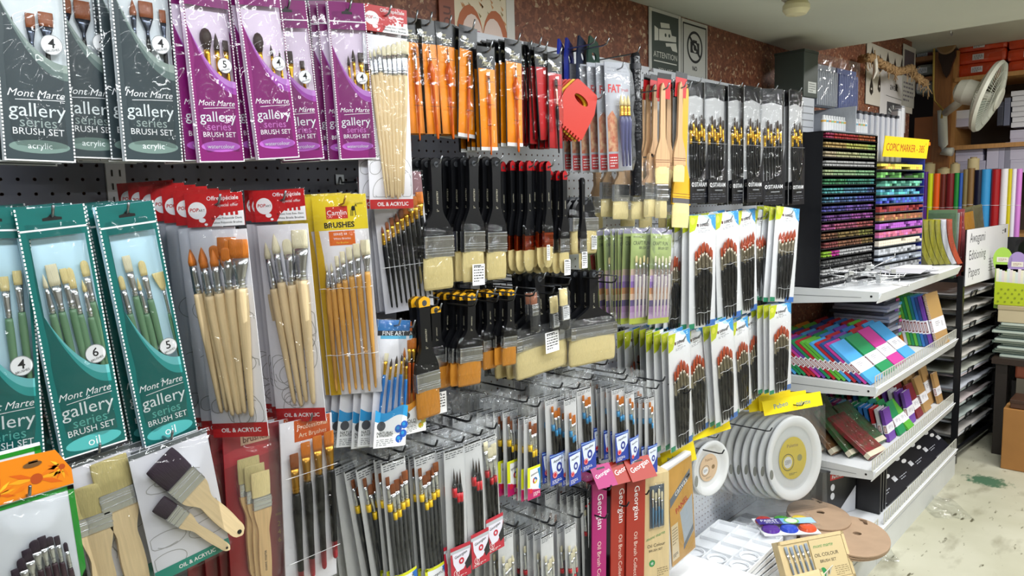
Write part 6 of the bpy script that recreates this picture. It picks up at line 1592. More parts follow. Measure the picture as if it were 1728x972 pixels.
# ================================================================== notebooks on the shelves
NB = dict(red='#b3222c', magenta='#c23a94', blue='#2f6fb4', green='#1f8a54', lime='#5cae3a', purple='#6d3fa0', sky='#4aa0dc', dkblue='#2a4a8c', orange='#e08a1c', white='#d6d6dc', teal='#1c7f7c', kraft='#b08a58', wine='#7a1f2c')
_NM = {}
def notebook_mesh(w, h, th, col, banded=True, spiral=False, hband=(.48, .74)):
    key = (w, h, th, col, banded, spiral)
    if key in _NM: return _NM[key]
    C_ = mat(NB[col], .4); m = MB()
    # local: width x, height z (0 at the foot), thickness y (0 front cover)
    m.rbox((0, 0, 0), (w, .0022, h), C_, .0009); m.rbox((0, th - .0022, 0), (w, th, h), C_, .0009); m.rbox((0, 0, 0), (.0025, th, h), C_, .0009)
    m.box((.003, .002, .003), (w - .003, th - .002, h - .003), PAPER)
    book = m.mesh('cover')
    b = MB(); z0, z1 = h * (1 - hband[1]), h * (1 - hband[0])
    if banded:
        b.box((-.0008, -.0008, z0), (w + .0006, th + .0006, z1), mat('#e6e4ea', .5))
        p = blank(th * .7, z1 - z0); p.rect(.0, .12, 1, .9, mat('#7a1420', .5), 1); p.rect(.25, .2, .75, .82, mat('#e0d0d0', .5), 2)
        face_print(b, p, Matrix.Translation((-.001, th / 2, z1)) @ LEFTFACE)
        f = blank(w * .7, z1 - z0); f.lines(.1, .25, .6, 3, .13, .05, mat('#8a8a94', .6), 1); f.rect(.75, .3, .95, .7, mat('#c8c8d0', .5), 1); face_print(b, f, Matrix.Translation((w / 2, -.001, z1)))
    band = b.mesh('paper_band') if banded else None
    s = None
    if spiral:
        q = MB()
        for k in range(int(h / .008)): q.tube([(-.003 + .005 * cos(a), th / 2 + (th * .62) * sin(a), .004 + .008 * k) for a in [2 * pi * j / 8 for j in range(9)]], .0009, WHITE, 4, caps=False)
        s = q.mesh('spiral_mesh')
    _NM[key] = (book, band, s); return _NM[key]
def notebook(mw, w, h, th, col, label, group, banded=True, spiral=False):
    t = thing('notebook', label, 'notebook', mw, group)
    a, b, s = notebook_mesh(w, h, th, col, banded, spiral)
    link('cover', a, t)
    if b: link('paper_band', b, t)
    if s: link('spiral_mesh', s, t)
    return t
rnN = random.Random(21)
WORDC = dict(red='red', magenta='magenta', blue='blue', green='green', lime='lime green', purple='purple', sky='sky blue', dkblue='dark blue', orange='orange', white='white', teal='teal', kraft='kraft brown', wine='wine red')
def lean_file(x, z, y0, y1, seq, w, h, th, lean, rowname, group, yaw=0, last=None, gp=None):
    """a file of notebooks running from the wall to the shelf front, all leaning back towards the wall"""
    n = len(seq); cnt = {}
    for k, c in enumerate(seq):
        y = y0 + (y1 - y0) * k / max(1, n - 1)
        cnt[c] = cnt.get(c, 0) + 1
        nm = WORDC[c] + ' banded notebook leaning in ' + rowname
        if k == n - 1: nm = WORDC[c] + ' banded notebook, the front cover of ' + rowname; g = gp or rowname + ' front'
        else: g = group + ' ' + c + ' ' + rowname
        notebook(Matrix.Translation((x, y, z + .001 + th * sin(rad(lean)))) @ Matrix.Rotation(rad(yaw), 4, 'Z') @ Matrix.Rotation(rad(-lean), 4, 'X'), w, h, th, c, nm, g)
S1 = ['lime', 'magenta', 'sky', 'green', 'green', 'red', 'red', 'magenta', 'purple', 'green', 'red', 'lime', 'lime', 'sky', 'red', 'dkblue', 'magenta', 'sky']
lean_file(3.335, Z2, -.12, -.495, S1, .165, .235, .013, 50, 'the nearest file on the bright shelf', 'bright notebooks')
lean_file(3.53, Z2, -.08, -.492, ['lime', 'dkblue', 'purple', 'lime', 'lime', 'dkblue', 'red', 'sky', 'purple', 'green', 'blue', 'red', 'purple', 'teal', 'green'], .165, .235, .013, 50, 'the second file on the bright shelf', 'bright notebooks')
lean_file(3.73, Z2, -.06, -.48, ['green', 'purple', 'lime', 'orange', 'lime', 'dkblue', 'red', 'sky', 'purple', 'blue', 'red', 'magenta'], .165, .235, .013, 50, 'the third file on the bright shelf', 'bright notebooks')
lean_file(3.93, Z2, -.20, -.47, ['red', 'dkblue', 'red', 'blue', 'red', 'lime', 'red', 'sky', 'sky'], .165, .235, .013, 50, 'the fourth file on the bright shelf', 'bright notebooks')
# pile of grey pads with bright fore-edges
GP_ = mat('#8d90a4', .5)
for k in range(17):
    t = thing('sketch_pad', ('grey covered pad in the tall pile on the bright shelf' if k < 16 else 'grey covered pad on top of the tall pile on the bright shelf'), 'pad', T3(4.27 + rnN.uniform(-.008, .008), -.26 + rnN.uniform(-.012, .012), Z2 + .0185 * k, rz=rnN.uniform(-3, 3)), 'grey pads in the pile' if k < 16 else None)
    m = MB(); c = (GP_, mat('#3b3d4a', .5), mat('#a5a8ba', .5))[k % 3]; m.rbox((-.16, -.06, 0), (.16, .22, .0165), c, .004)
    m.build('cover', t)
    e = MB(); e.rbox((.02, -.0625, .002), (.16, -.055, .0155), mat(('#58a8d8', '#c85a9a', '#e0a030', '#6abf8a', '#8a5ac0', '#d8d8e0')[k % 6], .5), .001); e.build('fore_edge_strip', t)
for k, c in enumerate(('wine', 'orange', 'white', 'lime', 'green', 'lime', 'teal', 'blue', 'dkblue', 'purple')):
    notebook(Matrix.Translation((4.33, -.335 - .0172 * k, Z2 + .0055)) @ Matrix.Rotation(rad(-3), 4, 'Z') @ Matrix.Rotation(rad(-15), 4, 'X'), .16, .275 - .003 * (k % 3), .0158, c, WORDC[c] + ' tall banded notebook standing upright, ' + ('first by the grey pile', 'second by the grey pile', 'third by the grey pile', 'fourth, lighter', 'fifth, darker', 'sixth', 'seventh', 'eighth', 'ninth', 'tenth, by the kraft spiral pad')[k], 'upright tall notebooks')
for k in range(2): notebook(Matrix.Translation((4.345 + .02 * k, -.5105 + .0, Z2 + .0055)) @ Matrix.Rotation(rad(-3), 4, 'Z') @ Matrix.Rotation(rad(-15), 4, 'X'), .20, .285, .012, 'kraft', 'kraft brown spiral pad in front of the upright tall notebooks', 'kraft spiral pads', spiral=True) if k == 0 else None
# shelf 3: wrapped ornate books, pocket notebooks, kraft pads
def ornate(mw, col, label, w=.12, h=.25, th=.022):
    t = thing('wrapped_notebook', label, 'notebook', mw, 'ornate wrapped notebooks')
    m = MB(); m.rbox((0, 0, 0), (w, th, h), mat(col, .35, col2='#4a3a26', scale=38, bump=.3), .003); m.build('cover', t)
    e = MB(); e.box((-.0006, -.0006, .004), (w + .0006, th + .0006, .028), mat('#cfc6b0', .5)); e.build('paper_band', t)
    link('film_sleeve', film_mesh(w, h, .004, FILM2, .002), t, (w / 2, 0, h))
OC = ('#35501f', '#6a2c20', '#7a5230', '#1f5a30', '#8a1c2c', '#2c6a44')
ON = ('green ornate wrapped notebook nearest the wall', 'brown ornate wrapped notebook second from the wall', 'tan ornate wrapped notebook in the middle of its file', 'dark green ornate wrapped notebook behind the maroon one', 'maroon ornate wrapped notebook in front', 'green and pink ornate wrapped notebook beside the maroon one')
for k, (x, y, ln) in enumerate(((3.35, -.20, 40), (3.36, -.27, 42), (3.38, -.33, 44), (3.40, -.40, 46), (3.42, -.475, 56), (3.58, -.43, 52))):
    ornate(T3(x, y, Z3 + .003 + .022 * sin(rad(ln)), rz=-8) @ Matrix.Rotation(rad(-ln), 4, 'X'), OC[k], ON[k], .13 if k < 4 else .15)
for k, (x, y, ln) in enumerate(((3.55, -.22, 30), (3.56, -.29, 32))): ornate(T3(x, y, Z3 + .003 + .022 * sin(rad(ln))) @ Matrix.Rotation(rad(-ln), 4, 'X'), ('#5c2430', '#3a6a40')[k], ('wine ornate wrapped notebook deep on the pocket shelf', 'leaf green ornate wrapped notebook deep on the pocket shelf')[k], .13)
lean_file(3.74, Z3, -.08, -.46, ['magenta', 'blue', 'purple', 'sky', 'teal', 'blue', 'magenta', 'sky', 'purple', 'green', 'teal', 'blue', 'blue', 'red', 'white', 'purple'], .10, .155, .016, 14, 'the nearest pocket file', 'pocket notebooks')
lean_file(3.87, Z3, -.35, -.47, ['green', 'teal', 'green', 'green'], .10, .165, .013, 26, 'the green pocket file', 'pocket notebooks')
lean_file(3.98, Z3, -.40, -.48, ['lime', 'lime'], .10, .165, .010, 40, 'the lime pocket pair', 'pocket notebooks')
lean_file(4.08, Z3, -.06, -.46, ['purple', 'magenta', 'green', 'teal', 'red', 'blue', 'green', 'green', 'red', 'red', 'purple', 'white', 'purple', 'purple'], .105, .17, .016, 14, 'the far pocket file', 'pocket notebooks')
lean_file(4.22, Z3, -.12, -.46, ['red', 'green', 'red', 'white', 'red', 'wine', 'wine'], .105, .18, .015, 22, 'the red pocket file', 'pocket notebooks')
lean_file(4.36, Z3, -.10, -.46, ['kraft'] * 9, .12, .19, .016, 20, 'the kraft pad file', 'kraft pads')
lean_file(4.53, Z3, -.12, -.44, ['kraft'] * 8, .12, .25, .014, 16, 'the tall kraft pad file', 'kraft pads')
lean_file(4.60, Z3, -.47, -.48, ['kraft'], .09, .17, .014, 14, 'the last kraft pad', 'kraft pads')
# base deck: black sketch pads
BPAD = mat('#14151f', .4)
def black_pad(mw, label, w=.27, h=.34, th=.014, group='black spiral sketch pads'):
    t = thing('sketch_pad', label, 'pad', mw, group)
    if 'bp' not in _NM:
        m = MB(); m.rbox((0, 0, 0), (w, th, h), BPAD, .002); p = blank(w, h); G_ = mat('#a9adb6', .5)
        p.poly([(.10, .34), (.22, .34), (.80, .50), (.42, .56)], G_, 1); p.ell(.60, .64, .12, .03, WPRINT, 1); p.ell(.74, .72, .11, .028, WPRINT, 1); p.rect(.80, .77, .97, .84, mat('#c8cad0', .5), 1); p.lines(.1, .85, .5, 2, .03, .01, G_, 1)
        face_print(m, p, Matrix.Translation((w / 2, 0, h)))
        s = MB()
        for k in range(28): s.tube([(-.004 + .006 * cos(a), th / 2 + th * .56 * sin(a), .01 + .0118 * k) for a in [2 * pi * j / 8 for j in range(9)]], .0016, mat('#c4c8d0', .3, .3), 4, caps=False)
        _NM['bp'] = (m.mesh('cover'), s.mesh('spiral_mesh'))
    link('cover', _NM['bp'][0], t); link('spiral_mesh', _NM['bp'][1], t)
for r, (x, nm) in enumerate(((3.585, 'the nearest sketch pad file'), (3.86, 'the second sketch pad file'), (4.135, 'the third sketch pad file'), (4.40, 'the far sketch pad file'))):
    n = (6, 4, 5, 4)[r]
    for k in range(n):
        last = k == n - 1
        black_pad(T3(x, -.36 - .145 * k / max(1, n - 1), BZ + .014, rz=-2) @ Matrix.Rotation(rad(-50), 4, 'X'), 'black spiral sketch pad with a grey triangle, ' + ('front of ' if last else 'leaning in ') + nm, group='black pads ' + nm + (' front' if last else ''))
def folio():
    t = thing('portfolio_box', 'black portfolio box with a red label and white triangle', 'box', T3(3.36, -.36, BZ + .002, rz=-20))
    w, h, d = .22, .215, .06
    m = MB(); m.rbox((-w / 2, 0, 0), (w / 2, d, h), mat('#17171c', .3), .003); p = blank(w, h)
    p.rect(.22, .06, .62, .2, mat('#c02a2c', .4), 1); p.text('PanOut', .42, .13, w * .3, WPRINT, 2, bold=.02); p.poly([(.42, 1), (1, .45), (1, 1)], mat('#c6c8d0', .5), 1); p.ell(.3, .36, .06, .075, mat('#d8dadf', .5), 1); p.ell(.3, .55, .06, .075, mat('#d8dadf', .5), 1)
    face_print(m, p, Matrix.Translation((0, 0, h))); m.build('box', t)
    m = MB(); m.rbox((-w / 2 - .002, -.002, h - .004), (w / 2 + .002, d + .002, h + .004), mat('#1d1d22', .35), .001); m.build('box_lid', t)
folio()
for k in range(5):
    t = thing('sketch_book', 'black hard cover sketch book standing between the portfolio box and the pads', 'book', T3(3.475 + .019 * k, -.50 + .01 * (k % 2), BZ + .002, rz=0), 'black sketch books')
    m = MB(); m.rbox((0, 0, 0), (.017, .17, .212), mat('#131318', .35), .002); m.build('cover', t)
    m = MB(); m.box((.003, .004, .212), (.014, .165, .2125), mat('#9a9aa0', .6)); m.build('page_block', t)
# dark slabs lying deep on the pocket shelf and pads under
for k in range(3):
    t = thing('sketch_book', 'flat dark book lying deep on the pocket shelf', 'book', T3(3.60 + .02 * k, -.105, Z3 + .002 + .02 * k, rz=2 * k), 'flat dark books')
    m = MB(); m.rbox((-.12, -.1, 0), (.12, .1, .018), mat('#24222a', .4), .003); m.build('cover', t)
    m = MB(); m.box((-.116, -.1005, .004), (.116, -.098, .014), mat('#8d8a86', .6)); m.build('page_block', t)

# ================================================================== top shelf: marker towers and loose papers
def hsv(h, s, v):
    i = int(h * 6) % 6; f = h * 6 - int(h * 6); p, q, t_ = v * (1 - s), v * (1 - f * s), v * (1 - (1 - f) * s)
    r, g, b = [(v, t_, p), (q, v, p), (p, v, t_), (p, q, v), (t_, p, v), (v, p, q)][i]
    return '#%02x%02x%02x' % (int(r * 255), int(g * 255), int(b * 255))
SMOKE = mat('#0c0d12', .15)
TW = thing('marker_tower', 'tall black marker tower with rainbow tiers of markers', 'display stand', T3(3.32, -.266, Z1, rz=-5))
tw, td, th_ = .575, .24, .69
m = MB(); m.box((-.0, 0, 0), (.004, td, th_), SMOKE); m.box((tw - .004, 0, 0), (tw, td, th_), SMOKE); m.box((0, td - .004, 0), (tw, td, th_), SMOKE); m.box((0, 0, th_ - .004), (tw, td, th_), SMOKE); m.build('casing', TW)
for k in range(17):
    z = .012 + k * .0405
    m = MB(); m.box((.004, -.004, z - .003), (tw - .004, td - .005, z), mat('#191a20', .2)); m.build('tier_shelf', TW)
mk = MB(); mk.lathe([(.005, 0), (.006, .003), (.006, .05), (.005, .13)], 8, mat('#1b1c20', .4), mw=Matrix.Rotation(rad(-90), 4, 'X'))
MBODY = mk.mesh('marker_body')
_MK = {}
def marker_mesh(col, sq=False, s=1.0):
    key = (col, sq)
    if key not in _MK:
        m = MB()
        if sq: m.rbox((-.0075, 0, -.0065), (.0075, .05, .0065), mat(col, .35), .0012); m.box((-.006, .05, -.005), (.006, .14, .005), mat('#d8d8dc', .4))
        else:
            m.lathe([(.0022, 0), (.0046, .0006), (.0050, .003), (.0050, .045)], 8, mat(col, .35), mw=Matrix.Rotation(rad(-90), 4, 'X')); m.lathe([(.0046, .045), (.0046, .14)], 8, mat('#1b1c20', .4), mw=Matrix.Rotation(rad(-90), 4, 'X'))
        _MK[key] = m.mesh('marker')
    return _MK[key]
TIERS = [(.0, .0, .60, .85, 'grey'), (0, 0, .85, .85, 'white'), (.12, .0, .35, .5, 'charcoal'), (.22, .7, .85, .9, 'neon and grey'), (.03, .55, .45, .75, 'brown'), (.09, .5, .35, .7, 'olive brown'), (.93, .5, .55, .8, 'rose'), (.78, .55, .45, .8, 'violet'), (.68, .55, .4, .85, 'deep blue'), (.60, .6, .5, .9, 'blue'),
         (.52, .6, .5, .85, 'turquoise'), (.40, .55, .5, .75, 'sea green'), (.27, .35, .75, .85, 'pale green'), (.33, .1, .8, .75, 'grey green'), (.15, .15, .85, .9, 'cream white'), (.13, .6, .8, .9, 'yellow'), (.99, .7, .6, .85, 'red'), (.90, .5, .6, .9, 'pink')]
rest = {}
cnt = 0
for k in range(17):
    hq = TIERS[min(k, 17)]; rn = random.Random(k)
    for r in range(2):
        for c in range(38):
            if rn.random() < .07: continue
            x = .040 + .0137 * c; z = .012 + k * .0405 + .006 + .0145 * r
            tt = c / 38
            s = hq[1] if k != 3 else (.8 if c < 12 else .05); hue = (hq[0] + .12 * (tt - .3)) % 1 if k != 3 else (.2 if c < 6 else .88 if c < 12 else .6)
            v = hq[2] + (hq[3] - hq[2]) * rn.random()
            col = hsv(round(hue * 18) / 18 % 1, round(s * 4) / 4 * (.9 if s else 1), round(v * 6) / 6 * .8)
            M_ = TW.matrix_world @ Matrix.Translation((x, -.001 + rn.uniform(0, .004), z))
            if c < 9 and cnt < 300:
                cnt += 1
                o = link('felt_marker', marker_mesh(col)); o.matrix_world = M_
                tag(o, 'felt marker in the ' + hq[4] + ' tier, close side of the black tower', 'marker', 'markers of the ' + hq[4] + ' tier')
            else: rest.setdefault(col, []).append(M_)
mb = MB()
for col, ms in rest.items():
    me = marker_mesh(col)
    vs = [v.co.copy() for v in me.vertices]; fs = [tuple(p.vertices) for p in me.polygons]; mi_ = [p.material_index for p in me.polygons]; ma = list(me.materials)
    for M_ in ms:
        b = len(mb.v); mb.v += [tuple(M_ @ v) for v in vs]
        for f, i in zip(fs, mi_): mb.f.append(tuple(b + q for q in f)); mb.m.append(mb.mi(ma[i])); mb.sm.append(False)
tag(mb.build('felt_markers_far'), 'remaining felt markers filling the black tower towards its far side', 'markers', kind='stuff')
# second stand, sloping tiers, under a handwritten yellow sign
TC = thing('marker_stand', 'grey tiered marker stand under the handwritten yellow price sign', 'display stand', T3(3.925, -.322, Z1, rz=-5))
cw, chh = .58, .575
m = MB(); m.box((0, .09, 0), (cw, .25, chh), mat('#3f4348', .4)); m.box((cw, .0, 0), (cw + .005, .25, chh + .06), mat('#2b3a9a', .4)); m.build('casing', TC)
for k in range(13):
    z = .02 + k * .0425
    m = MB(); m.box((.0, -.004 , z - .004), (cw, .1, z), mat('#565b60', .3)); m.build('tier_shelf', TC)
m = MB(); vs = [(cw + .008, 0, .12), (cw + .06, .02, chh + .09), (cw + .035, .02, chh + .09), (cw + .0, 0, .12)]
m.add(vs + [(x, y + .006, z) for x, y, z in vs], [(0, 3, 2, 1)[::-1], (4, 5, 6, 7)[::-1], (0, 1, 5, 4), (1, 2, 6, 5), (2, 3, 7, 6), (3, 0, 4, 7)], mat('#e8c81c', .4)); m.rbox((cw - .03, -.01, chh + .085), (cw + .05, .02, chh + .105), mat('#e07a1c', .4), .004); m.build('yellow_fin', TC)
CT = [(.6, .05, .55, 'dark grey'), (.6, .12, .7, 'cool grey'), (.6, .05, .8, 'warm grey'), (.1, .12, .9, 'ivory'), (.93, .45, .85, 'pink'), (.80, .5, .8, 'lilac'), (.06, .5, .7, 'tan'), (.99, .6, .6, 'crimson'), (.62, .6, .8, 'royal blue'), (.53, .5, .8, 'sky'), (.44, .4, .7, 'mint'), (.30, .45, .7, 'leaf green'), (.14, .6, .9, 'lemon')]
for k in range(13):
    hu, sa, va, nm = CT[k]; rn = random.Random(k + 90)
    for r in range(2):
        c = 0
        while c < 20:
            if rn.random() < (.30 if k > 8 else .10): c += 2; continue
            x = .018 + .0285 * c
            col = hsv(round(((hu + .05 * (rn.random() - .5)) % 1) * 20) / 20 % 1, sa, round(va * (.8 + .3 * rn.random()) * 5) / 5 if va < .9 else .9)
            o = link('twin_marker', marker_mesh(col, True)); o.matrix_world = TC.matrix_world @ T3(x, -.003, .02 + k * .0425 + .0075 + .0135 * r) @ Matrix.Diagonal((1.7, 1, 1, 1))
            tag(o, 'square twin marker in the ' + nm + ' tier of the grey stand', 'marker', 'twin markers of the ' + nm + ' tier')
            c += 1
SG = thing('price_sign', 'handwritten yellow sign on the grey marker stand', 'sign', TC.matrix_world @ T3(cw / 2, -.02, chh + .115, rx=6))
p = Print(cw * 1.0, .10, .003, mat('#e9c81e', .45)); p.text('COPIC MARKER - 385', .48, .52, cw * .86, mat('#a8321c', .5), 2, maxh=.055); p.line([(.93, .3), (.94, .2)], .004, mat('#a8321c', .5), 2); p.build('sign_card', SG)
p = MB(); p.box((-.05, .003, -.1), (-.03, .006, -.0), mat('#d8b81c', .5)); p.build('back_strut', SG)
for k in range(15):
    t = thing('silver_marker', 'silver barrel marker standing in the row on the grey stand', 'marker', TC.matrix_world @ T3(.02 + .034 * k, .12 + .01 * (k % 2), chh + .001), 'silver markers on the stand')
    m = MB(); m.rbox((-.014, -.012, 0), (.014, .012, .235), mat('#c9ccd6', .3, .3), .004); m.build('barrel', t); m = MB(); m.rbox((-.0125, -.0105, .235), (.0125, .0105, .25), mat('#3a3c44', .4), .003); m.build('cap', t)
for k in range(2):
    t = thing('silver_marker', 'larger silver tube standing at the far end of the grey stand' + (', taller' if k else ''), 'marker', TC.matrix_world @ T3(.545 + .045 * k, .14, chh + .001), 'larger silver tubes')
    m = MB(); m.rbox((-.02, -.02, 0), (.02, .02, .28 + .02 * k), mat('#d4d6dc', .3, .3), .006); m.build('barrel', t); m = MB(); m.rbox((-.018, -.018, .28 + .02 * k), (.018, .018, .29 + .02 * k), mat('#8a8d94', .4), .004); m.build('cap', t)
# boxes on the black tower
zt = Z1 + th_ + .002
t = thing('display_case', 'clear display case of small paint bottles on the black tower', 'display case', TW.matrix_world @ T3(.10, .005, th_ + .002))
m = MB(); m.box((0, 0, 0), (.475, .22, .006), mat('#9a9ea6', .3)); m.box((0, .21, 0), (.475, .22, .125), mat('#8f96a4', .3)); m.box((.236, 0, 0), (.242, .2, .125), mat('#b8bcc4', .2)); m.build('tray', t)
link('clear_front', film_mesh(.475, .125, .002, FILM, 0), t, (.2375, -.002, .127))
for c in range(18):
    o = thing('paint_bottle', 'small pale paint bottle with a coloured ring in the clear display case', 'bottle', t.matrix_world @ T3(.02 + .025 * c + (.008 if c > 8 else 0), .05, .007), 'small paint bottles')
    m = MB(); m.lathe([(.010, 0), (.011, .004), (.011, .05), (.007, .058), (.007, .07), (.001, .071)], 10, mat('#dfe0e2', .4)); m.build('bottle', o)
    m = MB(); m.lathe([(.0115, .04), (.0115, .048)], 10, mat(('#d9a83a', '#6aa8c0', '#c88a5a', '#8ac08a')[c % 4], .4)); m.build('colour_band', o)
for k in range(2):
    t = thing('pen_set', 'clear wallet of grey pens standing on the display case' if k == 0 else 'clear wallet of blue pens standing on the display case', 'pen set', TW.matrix_world @ T3(.16 + .225 * k, .12, th_ + .130), 'pen wallets')
    m = MB(); m.box((0, 0, 0), (.21, .03, .19), mat('#7f8490' if k == 0 else '#4a5a8c', .3)); m.build('wallet', t)
    for c in range(11):
        m = MB(); m.lathe([(.007, .005), (.007, .15), (.004, .165)], 8, mat('#8d929c' if k == 0 else '#3c4f90', .3), mw=Matrix.Translation((.014 + .019 * c, -.006, 0))); m.build('pen', t)
    link('clear_front', film_mesh(.22, .23, .012, BAG, 0), t, (.11, -.012, .232))
t = thing('storage_box', 'dark grey green box with a white label on the black tower', 'box', TW.matrix_world @ T3(-.01, .085, th_ + .155))
m = MB(); m.rbox((0, 0, 0), (.13, .14, .20), mat('#38403c', .35), .003); p = blank(.13, .20); p.rect(.3, .66, .88, .9, mat('#b4b8b4', .5), 1); p.lines(.36, .7, .82, 4, .05, .015, INK, 2); face_print(m, p, Matrix.Translation((.065, 0, .20))); m.build('box', t)
m = MB(); m.rbox((-.002, -.002, .192), (.132, .142, .205), mat('#2f3733', .35), .002); m.build('box_lid', t)
m_ = MB(); t = thing('shelf_riser', 'grey perforated riser under the dark box beside the black tower', 'riser', TW.matrix_world @ T3(-.03, .085, th_ + .002)); m_.rbox((0, 0, 0), (.12, .15, .15), mat('#aeb2ba', .4), .002); m_.build('riser', t)
m_ = MB()
for i in range(10):
    for j in range(4): m_.box((.008 + .0108 * i, -.0006, .02 + .03 * j), (.0125 + .0108 * i, 0, .025 + .03 * j), BLACK)
m_.build('perforation_pattern', t)
# loose wire hooks and papers on the shelf
q = Vector((3.50, -.44, Z1 + .001))
for k in range(26):
    rn = random.Random(k + 300)
    t = thing('loose_hook', 'loose metal hook in the tangle on the marker shelf', 'hook', T3(q.x + rn.uniform(-.13, .22), q.y + rn.uniform(-.05, .09), q.z + .006 + .0028 * k, rx=rn.uniform(-8, 8), ry=rn.uniform(-12, 12), rz=rn.uniform(-60, 110)), 'tangle of loose hooks')
    m = MB(); L = rn.uniform(.12, .2); m.tube([(0, 0, 0), (L * .5, 0, 0), (L, 0, .001), (L + .006, 0, .016)], .0024, mat('#dfe1e4', .25, .8), 5); m.build('prong', t)
    m = MB(); m.rbox((-.004, -.011, -.004), (0, .011, .014), mat('#e4e6e8', .25, .8), .001); m.build('back_plate', t)
for k in range(14):
    rn = random.Random(k + 500)
    t = tag(MB().rbox((-.13, -.10, 0), (.13, .10, .0022), mat(('#d9d9de', '#c2c3ca', '#e6e6ea', '#9ea0a8')[k % 4], .5), .0008).build('paper_sheet'), ('loose grey sheet in the pile on the marker shelf' if k < 13 else 'loose grey sheet on top of the pile on the marker shelf'), 'paper', 'loose sheets' if k < 13 else None)
    t.matrix_world = T3(4.02 + .03 * rn.uniform(-4, 9), -.40 + rn.uniform(-.05, .03), Z1 + .003 + .0026 * k, rz=rn.uniform(-25, 25), ry=rn.uniform(-1, 1))

# ================================================================== wall signs and posters
def poster(name, mw, w, h, base, label, cat, fn, group=None, t=.003):
    p = Print(w, h, t, base); fn(p)
    o = thing(name, label, cat, mw, group); p.build('printed_sheet', o)
    k = MB()
    for x in (-w / 2 + .012, w / 2 - .012): k.rbox((x - .006, -.0012, -.012), (x + .006, .0, -.002), mat('#c9c4b8', .5), .0005)
    k.build('tape_strip', o); return o
def wall_quad(xl, yt, xr, yb, yoff=.024):
    d = ray(xl, yt); a = CAMP + d * ((CAMD + yoff) / d.y); d = ray(xr, yt); b = CAMP + d * ((CAMD + yoff) / d.y); d = ray((xl + xr) / 2, yb); c = CAMP + d * ((CAMD + yoff) / d.y)
    return a, b, c
DG = mat('#363f3b', .5)
def cam_sign(p):
    p.rect(.08, .03, .92, .97, DG, 1); W_ = mat('#c9c9c0', .5)
    a = p.w / p.h
    p.poly([(.30, .17), (.66, .15), (.70, .20), (.84, .20), (.84, .25), (.30, .27)], W_, 2); p.poly([(.34, .11), (.62, .10), (.64, .14), (.36, .155)], W_, 2); p.poly([(.16, .15), (.28, .17), (.28, .27), (.16, .28)], W_, 2)
    p.poly([(.50, .28), (.84, .26), (.88, .34), (.72, .335), (.66, .30), (.52, .31)], W_, 2); p.ell(.5, .21, .03, .03 * a, DG, 3); p.ell(.62, .207, .03, .03 * a, DG, 3)
    p.text('ATTENTION', .5, .395, p.w * .74, W_, 2, maxh=p.h * .07); p.line([(.14, .455), (.86, .455)], .004, W_, 2)
    p.text('YOU ARE', .5, .53, p.w * .44, W_, 2); p.text('UNDER CCTV', .5, .64, p.w * .6, W_, 2); p.text('SURVEILLANCE', .5, .74, p.w * .7, W_, 2)
def photo_sign(p):
    a = p.w / p.h
    for q in ((.05, .03, .95, .045), (.05, .955, .95, .97), (.05, .03, .08, .97), (.92, .03, .95, .97)): p.rect(*q, INK, 1)
    p.ring(.5, .235, .30, .30 * a, .16, INK, 2, 36); p.rect(.33, .19, .67, .29, INK, 2); p.rect(.42, .17, .58, .20, INK, 2); p.ell(.5, .24, .09, .09 * a, mat('#b9b9b4', .5), 3); p.ell(.5, .24, .055, .055 * a, INK, 4)
    p.line([(.30, .15), (.70, .32)], .011, INK, 5)
    p.text('NO', .5, .43, p.w * .18, INK, 2, bold=.02); p.text('PHOTOGRAPHY', .5, .52, p.w * .78, INK, 2, bold=.01); p.text('NO VIDEO', .5, .64, p.w * .5, INK, 2, bold=.02)
PS = mat('#b9b9b4', .5)
a, b, c = wall_quad(1095, 12, 1149, 170)
poster('warning_sign', Matrix.Translation(((a.x + b.x) / 2, .024, 2.308)), b.x - a.x, .41, PS, 'dark warning sign with a camera reading ATTENTION on the brown wall', 'sign', cam_sign)
a, b, c = wall_quad(1150, 28, 1194, 165)
poster('warning_sign', Matrix.Translation(((a.x + b.x) / 2, .024, 2.304)), b.x - a.x, .42, PS, 'white no photography sign with a crossed out camera on the brown wall', 'sign', photo_sign)
def heart(p):
    rn = random.Random(4)
    p.rect(0, 0, 1, 1, mat('#d9cbb0', .6), 1)
    for k in range(120):
        u, v = rn.uniform(.04, .86), rn.uniform(.04, .95)
        p.poly([(u, v), (u + .05, v + .02), (u + .03, v + .035)], mat(rn.choice(('#b06a3a', '#8a7a4a', '#c08a5a')), .6), 2)
    def hp(s): return [(.46 + s * .026 * 16 * sin(q) ** 3 / 1.0, .46 - s * .026 * (13 * cos(q) - 5 * cos(2 * q) - 2 * cos(3 * q) - cos(4 * q))) for q in [2 * pi * k / 40 for k in range(40)]]
    p.poly(hp(1.0), mat('#b0623a', .6), 3); p.poly(hp(.82), mat('#dcc6ba', .6), 4)
    for u, v in ((.36, .36), (.56, .38), (.46, .52)): p.poly([(u - .05, v - .05), (u + .05, v - .05), (u + .035, v + .05), (u - .035, v + .05)], mat('#a05a7a', .6), 5)
    p.rect(.86, 0, 1, 1, mat('#cfccc4', .6), 5); p.rect(.88, .78, .96, .84, mat('#b5202a', .5), 6); p.ell(.92, .81, .015, .012, WPRINT, 7)
a, b, c = wall_quad(762, -40, 866, 70)
poster('wall_poster', Matrix.Translation(((a.x + b.x) / 2, .024, a.z)), b.x - a.x, .42, PS, 'pale poster with a heart wreath pattern above the orange cards', 'poster', heart)
def brown_p(p): p.rect(0, 0, 1, 1, mat('#8a4a34', .5), 1); p.text('noodles', .62, .45, p.h * .5, mat('#5a2a20', .5), 2, rot=-pi / 2); p.ell(.3, .6, .2, .2, mat('#a8683a', .5), 2)
a, b, c = wall_quad(738, -40, 764, 40)
